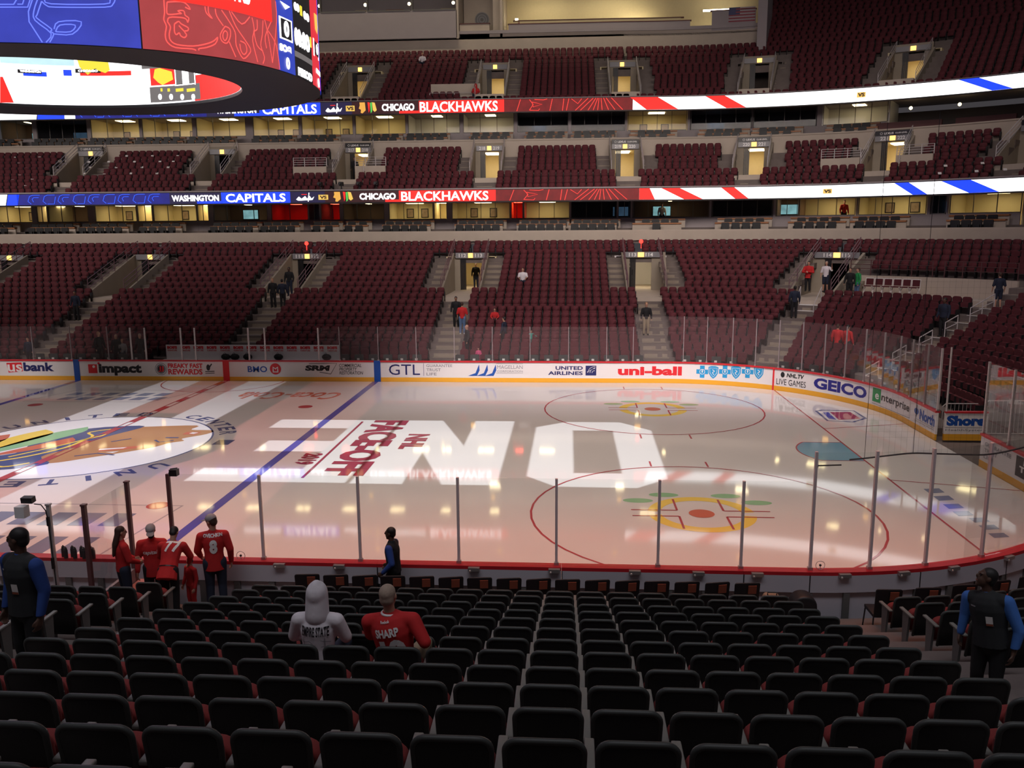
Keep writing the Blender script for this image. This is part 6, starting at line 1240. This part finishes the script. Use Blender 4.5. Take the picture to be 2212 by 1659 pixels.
for i in range(6):
    t = T3-1.0-i*0.62; x, y, nx, ny = PN(t, 1.25); clone(cp, (x, y, nz(0)), math.atan2(-ny, -nx)-PI/2-0.1, 'black front row chair with orange card in the corner, %s from the right aisle' % ORD[i+1], 'front row chairs')
# far seats: one shape, red pad in a dark frame
mb = MB()
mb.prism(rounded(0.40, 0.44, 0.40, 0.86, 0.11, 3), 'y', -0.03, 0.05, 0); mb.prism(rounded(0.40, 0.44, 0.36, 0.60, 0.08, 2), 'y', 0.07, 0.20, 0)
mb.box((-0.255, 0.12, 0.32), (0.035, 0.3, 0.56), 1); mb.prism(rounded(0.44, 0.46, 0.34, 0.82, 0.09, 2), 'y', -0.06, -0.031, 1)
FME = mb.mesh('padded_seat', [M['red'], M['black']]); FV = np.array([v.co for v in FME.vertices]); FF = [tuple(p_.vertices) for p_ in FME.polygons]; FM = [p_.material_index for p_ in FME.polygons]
rest = []; cand = []
def row_seats(t0, t1, s, z, gaps, pitch=0.52):
    out = []
    for a, b in cut(t0, t1, gaps):
        k = 1
        segs = [(a, min(b, 0)), (max(a, 0), b)]
        for p_, q_ in segs:
            if q_-p_ <= 0: continue
            k = fac(max(p_, 0.01), s) if p_ >= 0 else 1; n = int((q_-p_)*k/pitch)
            for i in range(n): out.append((p_+((q_-p_)-n*pitch/k)/2+(i+0.5)*pitch/k, s, z))
    return out
BENCH = (tb(300), tb(715))
for j in range(1, 20):
    s = sb(j)
    gaps = []
    for tc in VOM_L: gaps.append(gap(tc, 0.68, s) if (j < V_IN or tc > 8) else gap(tc, 2.2 if j <= V_OUT else 0.0, s))
    if 11 <= j <= 14: gaps.append(PLAT)
    if j <= 1: gaps.append(BENCH)
    cand += [(q, j) for q in row_seats(-47.5, 15.5, s, fz(j), gaps)]
def pix(v):
    d = Vector(v)-Vector(CAM); z = d.dot(Vector(AX_F)); return 1106+FPX*d.dot(Vector(AX_R))/z, 829.5-FPX*d.dot(Vector(AX_U))/z, z
scored = []
for (t, s, z), j in cand:
    x, y, nx, ny = PN(t, s); px, py, d = pix((x, y, z+0.6)); vis = -20 < px < 2232
    scored.append((d if vis else 1e9, j, t, s, z, x, y, nx, ny, px))
scored.sort(key=lambda q: q[0])
SECN = lambda t: 'left of the far left stairs' if t < -33.2 else 'left of tunnel 111' if t < -22.2 else 'left of tunnel 112' if t < -11 else 'left of tunnel 113' if t < 0.1 else 'right of tunnel 113' if t < 4.5 else 'in the far corner section' if t < 8.9 else 'beyond the corner stairs'
ind = scored[:300]; cnt = {}
ind.sort(key=lambda q: (q[1], q[2]))
for q in ind:
    d, j, t, s, z, x, y, nx, ny, px = q
    o = bpy.data.objects.new('padded_seat', FME); C.objects.link(o); o.location = (x, y, z); o.rotation_euler = (0, 0, math.atan2(-ny, -nx)-PI/2)
    sec = SECN(t); cnt[(j, sec)] = cnt.get((j, sec), 0)+1; c = cnt[(j, sec)]
    lbl = 'red seat %s, row %s from boards, %s from left' % (sec, ORD[j+1], ORD[c] if c <= 30 else str(c)+'th')
    tag(o, lbl, 'seat', 'red padded seats across the ice')
rest += [(x, y, z, math.atan2(-ny, -nx)-PI/2) for d, j, t, s, z, x, y, nx, ny, px in scored[300:] if d < 1e8]
with Shift(shift1):
    for k in range(7):
        gaps = [gap(tc, 2.05 if k >= 3 else 0.6, cs(k)) for tc in VOM_C]
        for t, s, z in row_seats(-49, 11.5, cs(k), cz(k), gaps): x, y, nx, ny = PN(t, s); rest.append((x, y, z, math.atan2(-ny, -nx)-PI/2))
with Shift(shift2):
    for k in range(24):
        gaps = [gap(tc, 2.15, us(k)) for tc in VOM_U] if 1 <= k <= 6 else ([(toff(tc, a_, us(k)), toff(tc, b_, us(k))) for tc in VOM_U for a_, b_ in ((-2.15, -1.05), (1.05, 2.15))] if k in (7, 8) else [])
        for t, s, z in row_seats(-36 if k < 11 else 2.3, 9.8, us(k), uz(k), gaps):
            x, y, nx, ny = PN(t, s); rest.append((x, y, z, math.atan2(-ny, -nx)-PI/2))
keep = []
for q in rest:
    px, py, d = pix(q[:3])
    if -60 < px < 2280 and py > -60: keep.append(q)
A = np.array(keep); nv = len(FV); c_, s_ = np.cos(A[:, 3])[:, None], np.sin(A[:, 3])[:, None]
VX = A[:, 0:1]+c_*FV[None, :, 0]-s_*FV[None, :, 1]; VY = A[:, 1:2]+s_*FV[None, :, 0]+c_*FV[None, :, 1]; VZ = A[:, 2:3]+FV[None, :, 2]+0*c_
VA = np.stack([VX, VY, VZ], 2).reshape(-1, 3)
me = bpy.data.meshes.new('seat_rows'); ls = np.array([len(f) for f in FF]); li = np.concatenate([np.array(f) for f in FF]); N_ = len(A)
loops = (li[None, :]+(np.arange(N_)*nv)[:, None]).reshape(-1); lt = np.tile(ls, N_); st_ = np.concatenate([[0], np.cumsum(lt)[:-1]])
me.vertices.add(len(VA)); me.vertices.foreach_set('co', VA.reshape(-1).astype(np.float32)); me.loops.add(len(loops)); me.loops.foreach_set('vertex_index', loops.astype(np.int32)); me.polygons.add(len(lt)); me.polygons.foreach_set('loop_start', st_.astype(np.int32)); me.polygons.foreach_set('loop_total', lt.astype(np.int32))
me.materials.append(M['red']); me.materials.append(M['black']); me.polygons.foreach_set('material_index', np.tile(np.array(FM), N_).astype(np.int32)); me.update(calc_edges=True)
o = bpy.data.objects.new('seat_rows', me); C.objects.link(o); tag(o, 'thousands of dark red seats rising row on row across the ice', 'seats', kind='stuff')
# dark front row by the far glass, each with a white card
mb = MB(); mb.prism(rounded(0.44, 0.46, 0.36, 0.84, 0.05, 2), 'y', -0.03, 0.03, 0); mb.box((0, 0.2, 0.42), (0.44, 0.4, 0.06), 0); mb.box((0.03, 0.04, 0.6), (0.13, 0.015, 0.1), 1); mb.box((-0.24, 0.15, 0.3), (0.03, 0.3, 0.6), 0)
DME = mb.mesh('rinkside_seat', [mat('dark_grey_seat', (0.05, 0.055, 0.055), 0.6), M['card']]); i = 0
for t, s, z in row_seats(-47, 14, 0.75, 0.44, [gap(tc, 0.6, 1) for tc in VOM_L]+[BENCH], 0.75):
    x, y, nx, ny = PN(t, s); px, py, d = pix((x, y, z+0.6))
    if not -20 < px < 2230: continue
    i += 1; o = bpy.data.objects.new('rinkside_seat', DME); C.objects.link(o); o.location = (x, y, z); o.rotation_euler = (0, 0, math.atan2(-ny, -nx)-PI/2)
    tag(o, 'dark grey seat with white card behind the far glass, %s from the left' % (ORD[i] if i <= 30 else '%dth' % i), 'seat', 'rinkside seats behind the far glass')
# ------------------------------------------------------------ penalty box at the left, cameras, bottles
dasher(T3+12.47, T3+17.9, 'near rink board in front of the penalty box bottles', near=True); dasher(T3+17.92, T3+26, 'near rink board at the far left edge', near=True)
def post(x, y, z0, z1, label, m_='postd', r_=0.035):
    t = thing('glass_post', label, 'glass support post', (x, y, z0)); mb = MB(); mb.box((x, y, (z0+z1)/2), (2*r_, 2*r_, z1-z0)); mb.build('post', M[m_], t); mb = MB(); mb.box((x, y, z1+0.01), (2*r_+0.02, 2*r_+0.02, 0.03)); mb.build('cap', M[m_], t)
post(9.06, -13.52, 0.25, 2.78, 'dark maroon post of the penalty box side glass, nearer the ice'); post(9.06, -14.97, 0.25, 2.80, 'dark maroon corner post of the penalty box glass'); post(8.42, -14.97, 0.25, 2.80, 'pale metal post of the penalty box back glass with a black cable', 'post', 0.03)
mb = MB(); mb.box((9.06, -14.245, 1.93), (0.012, 1.36, 1.68)); tag(mb.build('glass_screen', G2), 'clear side glass of the penalty box', 'glass pane')
mb = MB(); mb.box((8.74, -14.97, 1.92), (0.55, 0.012, 1.72)); tag(mb.build('glass_screen', G2), 'narrow clear back glass of the penalty box by its corner post', 'glass pane')
mb = MB(); mb.box((6.9, -14.97, 1.92), (2.96, 0.012, 1.72)); tag(mb.build('glass_screen', G2), 'wide clear back glass of the penalty box under the camera', 'glass pane')
mb = MB(); mb.box((6.95, -14.9, 0.62), (4.1, 0.08, 0.86)); mb.box((9.06, -14.2, 0.62), (0.06, 1.30, 0.86)); struct(mb.build('wall_penalty_box', M['wallgrey']))
r = thing('bench_step', 'pale step block with pink edge beside the woman in red', 'step', (9.25, -13.7, 0.25)); mb = MB(); mb.box((9.25, -13.7, 0.5), (0.26, 0.5, 0.5)); mb.build('block', M['backp'], r); mb = MB(); mb.box((9.25, -13.7, 0.77), (0.3, 0.54, 0.04)); mb.build('tread', mat('pink_tread', (0.55, 0.25, 0.22), 0.6), r)
def bottle(x, y, z, i):
    r = thing('water_bottle', 'black water bottle on the penalty box ledge, %s from the left' % ORD[i+1], 'bottle', (x, y, z), group='water bottles on the ledge'); mb = MB(); mb.tube([(x, y, z), (x, y, z+0.16), (x, y, z+0.19)], [0.04, 0.04, 0.028], 10); mb.build('body', M['black'], r, smooth=False); mb = MB(); mb.tube([(x, y, z+0.19), (x, y, z+0.215)], 0.03, 8); mb.tube([(x, y, z+0.215), (x, y, z+0.235)], 0.012, 6); mb.build('cap', M['dmetal'], r)
for i in range(8): bottle(7.36+0.095*i, -13.06-(i % 2)*0.075, 1.071, i)
r = thing('broadcast_camera', 'black remote camera with white box hung on the penalty box glass', 'camera', (8.05, -15.02, 2.8)); mb = MB(); mb.box((8.02, -15.1, 2.72), (0.17, 0.16, 0.2)); mb.build('white_box', M['whitep'], r); mb = MB(); mb.box((8.1, -15.02, 2.91), (0.2, 0.12, 0.1), rx=0.1); mb.box((8.1, -14.93, 2.91), (0.09, 0.06, 0.07)); mb.build('camera_body', M['black'], r)
mb = MB(); mb.tube(smooth_pts := [(8.2, -15.02, 2.83), (8.32, -15.02, 2.82), (8.40, -15.03, 2.72), (8.425, -15.02, 2.5), (8.43, -15.02, 2.0), (8.44, -15.02, 1.3), (8.44, -15.02, 0.8)], 0.009, 6); mb.build('cable', M['black'], r); mb = MB(); mb.box((8.425, -15.03, 2.52), (0.04, 0.04, 0.16)); mb.box((8.43, -15.03, 1.75), (0.04, 0.04, 0.2)); mb.build('connector', M['black'], r)
r = thing('broadcast_camera', 'small black remote camera clamped beside the dark maroon post top', 'camera', (9.72, -12.99, 2.78)); mb = MB(); mb.box((9.75, -12.99, 2.83), (0.15, 0.13, 0.13)); mb.tube([(9.75, -12.99, 2.83), (9.75, -12.86, 2.83)], 0.04, 10); mb.build('camera_body', M['black'], r); mb = MB(); mb.tube([(9.62, -12.99, 2.76), (9.68, -12.99, 2.9), (9.82, -12.99, 2.92)], 0.01, 6); mb.build('bracket', M['dmetal'], r)
for px, py, l in ((520, 1200, 'small ring microphone on the near boards right of the tall man'), (1772, 1221, 'small ring microphone on the near boards at right')):
    x, z = on_y(px, py, -13.0); r = thing('ring_microphone', l, 'microphone', (x, -13.0, 1.07)); mb = MB(); mb.tube([(x+0.085*math.cos(2*PI*k/20), -13.0, z+0.085*math.sin(2*PI*k/20)) for k in range(21)], 0.006, 5); mb.build('ring', M['post'], r); mb = MB(); mb.ball((x, -13.0, z), 0.025); mb.build('capsule', M['dmetal'], r); mb = MB(); mb.tube([(x, -13.0, z), (x, -13.0, 1.07)], 0.008, 5); mb.build('stem', M['post'], r)
# covered gap in the front row: beige case and black bag
r = thing('case', 'beige upright case between the front row chairs and the board gap', 'case', (21.2, -13.75, nz(0))); mb = MB(); mb.prism(rounded(0.34, 0.3, 0, 0.62, 0.08), 'y', -0.12, 0.12); mb.v = [(x+21.2, y-13.75, z+nz(0)) for x, y, z in mb.v]; mb.build('shell', mat('beige_case', (0.30, 0.22, 0.15), 0.6), r); mb = MB(); mb.tube([(21.12, -13.75, nz(0)+0.62), (21.12, -13.75, nz(0)+0.67), (21.28, -13.75, nz(0)+0.67), (21.28, -13.75, nz(0)+0.62)], 0.012, 6); mb.build('handle', M['dmetal'], r)
r = thing('draped_chair', 'rounded black draped chair right of the beige case', 'chair', (21.75, -13.75, nz(0))); mb = MB(); mb.prism(rounded(0.5, 0.44, 0.05, 0.68, 0.2, 6), 'y', -0.2, 0.16); mb.v = [(x+21.75, y-13.75, z+nz(0)) for x, y, z in mb.v]; bevelled(mb.build('cover', M['black'], r), 0.05, 3); mb = MB(); mb.box((21.75, -13.75, nz(0)+0.03), (0.44, 0.3, 0.06)); mb.build('base', M['dmetal'], r)
# ------------------------------------------------------------ far bench board
ta, tc_ = tb(324), tb(713)
r = thing('bench_backboard', 'long white board with repeated red lettering behind the players bench', 'board', P((ta+tc_)/2, 1.9, 0.2)); z0_, z1_ = on_s(500, 770, 1.9)[1], on_s(500, 745, 1.9)[1]
mb = MB(); mb.slab(ta, tc_, 1.9, 1.95, 0.2, z1_); mb.build('panel', M['white'], r); mb = MB(); mb.slab(ta-0.1, tc_, 1.45, 1.9, 0.78, 0.84); mb.build('bench_seat', M['white'], r)
p = Print(lambda u_, v, L: P(u_, 1.9-0.006*L, v)); n = 13; w_ = (tc_-ta)/n
for i in range(n): p.text("BOB'S", ta+w_*(i+0.1), z1_-0.22, ta+w_*(i+0.85), z1_-0.06, bold=0.08).text('FURNITURE', ta+w_*(i+0.12), z1_-0.34, ta+w_*(i+0.83), z1_-0.26, bold=0.02)
p.build('lettering', M['redp'], r)
for i, px in enumerate((480, 500, 528, 595, 700)):
    t, z = on_s(px, 774, 1.2); r = thing('equipment_bag', 'dark bag lying on the players bench, %s from the left' % ORD[i+1], 'bag', P(t, 1.65, 0.84), group='bags on the players bench'); mb = MB(); q = P(t, 1.66, 1.0); mb.ball(q, (0.26, 0.17, 0.17), 10); mb.build('body', M['black'], r, smooth=True); mb = MB(); mb.tube([(q[0]-0.15, q[1]-0.1, q[2]+0.08), (q[0], q[1]-0.1, q[2]+0.24), (q[0]+0.15, q[1]-0.1, q[2]+0.08)], 0.012, 5); mb.build('strap', M['dmetal'], r)
# barriers beyond the open gate
for i, (x0, x1, y, l) in enumerate(((31.1, 32.5, 2.6, 'low metal crowd barrier behind the open gate, left'), (32.4, 33.9, 2.2, 'taller metal crowd barrier behind the open gate, right'))):
    r = thing('crowd_barrier', l, 'barrier', ((x0+x1)/2, y, 0)); h = 1.15+0.2*i; mb = MB(); mb.tube([(x0, y, 0), (x0, y, h-0.1), (x0+0.1, y, h), (x1-0.1, y, h), (x1, y, h-0.1), (x1, y, 0)], 0.02, 6); mb.build('frame', M['post'], r)
    for q in range(1, 10): mb = MB(); x = x0+(x1-x0)*q/10; mb.tube([(x, y, 0.15), (x, y, h)], 0.009, 5); mb.build('bar', M['post'], r)
    mb = MB(); mb.tube([(x0, y, 0.15), (x1, y, 0.15)], 0.014, 5); mb.build('bottom_rail', M['post'], r)
# handrails and pale treads up the corner stairs
for i, j in enumerate((1, 3, 5, 7, 9, 10)):
    s = sb(j); z = fz(j); r = thing('handrail', 'bent metal handrail on the corner stairs, %s from the ice' % ORD[i+1], 'handrail', P(8.9, s, z), group='handrails on the corner stairs'); dz = 0.32
    a, b, c, d = P(8.9, s-0.4, z), P(8.9, s-0.4, z+0.75), P(8.9, s+0.45, z+0.95+dz*0.3), P(8.9, s+0.45, z)
    mb = MB(); mb.tube([a, (a[0], a[1], z+0.6), b, c, (d[0], d[1], z+0.7), d], 0.025, 6); mb.build('loop', M['post'], r); mb = MB(); mb.tube([(a[0], a[1], z+0.45), (d[0], d[1], z+0.68)], 0.02, 6); mb.build('mid_rail', M['post'], r)
for i, j in enumerate(range(1, 12)):
    s0 = sb(j)-0.62; mb = MB(); a, b = gap(8.9, 0.6, s0); mb.slab(a, b, s0-0.02, s0+0.1, fz(j)+0.012, fz(j)+0.03); tag(mb.build('stair_nosing', M['card']), 'pale edge strip on the corner stairs, %s step from the ice' % ORD[i+1], 'step edge', 'pale step edges of the corner stairs')
# accessible platform right of the corner tunnel
s_a, s_b = sb(12)-0.62, sb(14)+0.23
mb = MB(); mb.slab(PLAT[0], PLAT[1], s_a, s_b, fz(12)-0.3, fz(12)-0.02); struct(mb.build('floor_platform', M['conc'])); mb = MB(); mb.slab(PLAT[0], PLAT[1], s_b-0.12, s_b, fz(12)-0.02, fz(15)+0.02); struct(mb.build('wall_platform', M['conc']))
M['maroonrail'] = mat('maroon_rail', (0.10, 0.04, 0.045), 0.5)
def hrail(tier_pts, label, s, z, h, m_='maroonrail', n=5, lines=(1.0, 0.72, 0.45), group=None):
    t0, t1 = tier_pts; r = thing('guard_rail', label, 'railing', P((t0+t1)/2, s, z), group=group)
    for i in range(n): q = P(t0+(t1-t0)*i/(n-1), s, z); mb = MB(); mb.tube([q, (q[0], q[1], z+h)], 0.028, 6); mb.build('post', M[m_], r)
    mb = MB()
    for f in lines: mb.tube([P(t0+(t1-t0)*i/8, s, z+h*f) for i in range(9)], 0.02, 5)
    mb.build('rail', M[m_], r)
hrail((4.98, 6.75), 'maroon guard rail above the accessible platform, left part', s_b+0.05, fz(15), 0.9); hrail((7.0, 8.5), 'maroon guard rail above the accessible platform, right part', s_b+0.05, fz(15), 0.9)
for i in range(6):
    t = 5.6+0.21*i; q = P(t, sb(13)-0.2, fz(12)-0.02); x, y, nx, ny = PN(t, sb(13)); a = math.atan2(-ny, -nx)-PI/2
    r = thing('folding_chair', 'white framed folding chair on the corner platform, %s from the left' % ORD[i+1], 'chair', q, a, 'folding chairs on the corner platform')
    mb = MB(); mb.prism(rounded(0.42, 0.42, 0.5, 0.86, 0.1), 'y', -0.02, 0.01); mb.build('backrest', M['red'], r, world=False); mb = MB(); mb.box((0, 0.2, 0.44), (0.42, 0.4, 0.05)); mb.build('seat', M['red'], r, world=False)
    for sx in (-0.22, 0.22): mb = MB(); mb.tube([(sx, 0, 0.88), (sx, 0.05, 0.4), (sx, 0.38, 0)], 0.02, 5); mb.tube([(sx, 0.4, 0.44), (sx, -0.05, 0)], 0.02, 5); mb.build('leg', M['card'], r, world=False)
    mb = MB(); mb.tube([(-0.22, 0, 0.86), (0.22, 0, 0.86)], 0.025, 5); mb.build('top_bar', M['card'], r, world=False)
# white portable steps below the corner tunnel
t_, s_, z_ = on_slope(1742, 672, 1.05, 0.25, DS, 0.30); r = thing('portable_steps', 'white portable steps with hand rails below the corner tunnel', 'steps', P(t_, s_, z_-0.4))
for i in range(3):
    mb = MB(); mb.slab(t_-0.25, t_+0.25, s_-0.6+0.45*i, s_-0.15+0.45*i, z_-0.35+0.3*i, z_-0.28+0.3*i); mb.build('tread', M['whitep'], r)
for sg in (-0.27, 0.27): mb = MB(); mb.tube([P(t_+sg, s_-0.6, z_-0.4), P(t_+sg, s_-0.6, z_+0.4), P(t_+sg, s_+0.7, z_+1.3), P(t_+sg, s_+0.7, z_+0.3)], 0.025, 6); mb.build('hand_rail', M['post'], r)
# boxes for accessible seating in the upper tiers: pale wall with a rail over it
with Shift(shift1):
    for i, (a, b) in enumerate(((632, 704), (766, 832), (1768, 1850), (1926, 2004))):
        s = cs(3)-0.4; sh_ = shift1(1.0) if a > 1400 else 0; t0, t1 = on_s(a, 350, s+sh_*1.6)[0], on_s(b, 350, s+sh_*1.6)[0]
        mb = MB(); mb.slab(t0, t1, s, s+0.15, cz(2), cz(3)+0.82); struct(mb.build('wall_club_box', M['conc'])); hrail((t0, t1), 'grey guard rail over the pale club box wall, %s from the left' % ORD[i+1], s+0.2, cz(3)+0.82, 0.62, 'post', 4, (1, .75, .5, .25))
with Shift(shift2):
    t0, t1 = on_s(932, 190, 25.6)[0], on_s(1038, 190, 25.6)[0]; mb = MB(); mb.slab(t0, t1, us(2)-0.3, us(2)-0.15, uz(1), uz(2)+1.0); struct(mb.build('wall_upper_box', M['conc'])); hrail((t0, t1), 'thin rail in front of the pale upper box wall', us(1)-0.1, uz(1), 0.75, 'post', 3, (1.0,))
# white leaflets lying on club seats at the left
LF = [(28, 1030), (185, 1030), (10, 1068), (97, 1070), (270, 1068), (125, 1108), (225, 1107), (180, 1147), (135, 1190), (85, 1227), (220, 1226), (175, 1270), (690, 1065), (865, 1065), (1040, 1065), (1213, 1065), (607, 1105), (742, 1104), (918, 1104), (1092, 1103), (1183, 1103), (615, 1143), (793, 1142), (970, 1142), (1148, 1142), (575, 1184), (713, 1184), (893, 1184), (1072, 1184)]
LF = [(x/3.16, y/3.16) for x, y in LF]+[(1360+x*.385, y*.385) for x, y in ((1773, 930), (1740, 972), (1980, 915), (1947, 960), (2107, 950))]
for i, (px, py) in enumerate(LF):
    t, s, z = on_slope(px, py, cs(0), cz(0)+0.62, DS, CDZ); q = P(t, s, z); mb = MB(); mb.box(q, (0.2, 0.03, 0.13), rx=-0.5); tag(mb.build('leaflet', M['card']), 'small white leaflet on a club seat at %s, %s of them' % ('left' if i < 29 else 'right', ORD[i+1] if i <= 29 else ORD[i-28]), 'leaflet', 'leaflets on the club seats')
# television cameras on the club parapet
for i, px in enumerate((692, 737, 776, 813)):
    t, z = on_s(px, 400, 17.6); q = P(t, 17.62, 10.1); r = thing('television_camera', 'dark television camera on the club parapet, %s from the left' % ORD[i+1], 'camera', (q[0], q[1], 9.8), group='television cameras on the parapet')
    mb = MB(); mb.box((q[0], q[1], 10.72), (0.22, 0.5, 0.26)); mb.build('body', M['black'], r); mb = MB(); mb.tube([(q[0], q[1]-0.2, 10.72), (q[0], q[1]-0.55, 10.72)], 0.09, 10); mb.build('lens', M['dmetal'], r)
    for k in range(3): a = 2*PI*k/3; mb = MB(); mb.tube([(q[0], q[1], 10.6), (q[0]+0.2*math.cos(a), q[1]+0.16*math.sin(a), 9.8)], 0.02, 5); mb.build('tripod_leg', M['dmetal'], r)
# protective net above the near corner glass, its lower rope slack
rope = [on_y(px, py, -12.3) for px, py in ((1835, 993), (1868, 990), (1920, 984), (1970, 979), (2020, 980), (2090, 982), (2130, 982), (2170, 976), (2212, 966))]
r = thing('safety_net', 'dark protective net with slack lower rope above the corner glass', 'net', (rope[0][0], -12.3, rope[0][1])); mb = MB(); mb.tube([(x, -12.3, z) for x, z in smooth_curve(rope, 4)], 0.016, 6); mb.build('rope', M['black'], r)
rx = np.array([q[0] for q in rope]); rz_ = np.array([q[1] for q in rope]); x0n = on_y(1868, 985, -12.3)[0]; x1n = rope[-1][0]+0.6
mb = MB(); nn = int((x1n-x0n)/0.11)
for i in range(nn+1): x = x0n+0.11*i; mb.box((x, -12.3, (np.interp(x, rx, rz_)+6.6)/2), (0.0011, 0.0011, 6.6-np.interp(x, rx, rz_)))
z = 3.5
while z < 6.6: mb.box(((x0n+x1n)/2, -12.3, z), (x1n-x0n, 0.0011, 0.0011)); z += 0.11
o = mb.build('netting', M['black'], r, fix=False); o['kind'] = 'stuff'
mb = MB()
for px in (1868, 1972): x = on_y(px, 980, -12.3)[0]; mb.tube([(x, -12.3, np.interp(x, rx, rz_)), (x, -12.3, 9.5)], 0.005, 5)
mb.build('cord', M['black'], r)
r = thing('net_clamp', 'short dark clamp rod at the top of the first tall glass post', 'clamp', (22.1, -12.95, 3.35)); x0c, z0c = on_y(1764, 1006, -12.95); mb = MB(); mb.tube([(x0c, -12.95, z0c), (x0c+0.45, -12.95, z0c+0.02)], 0.014, 6); mb.build('rod', M['dmetal'], r); mb = MB(); mb.box((x0c, -12.95, z0c), (0.05, 0.05, 0.05)); mb.build('bracket', M['metal'], r)
# thin metal pipe frame by the end glass
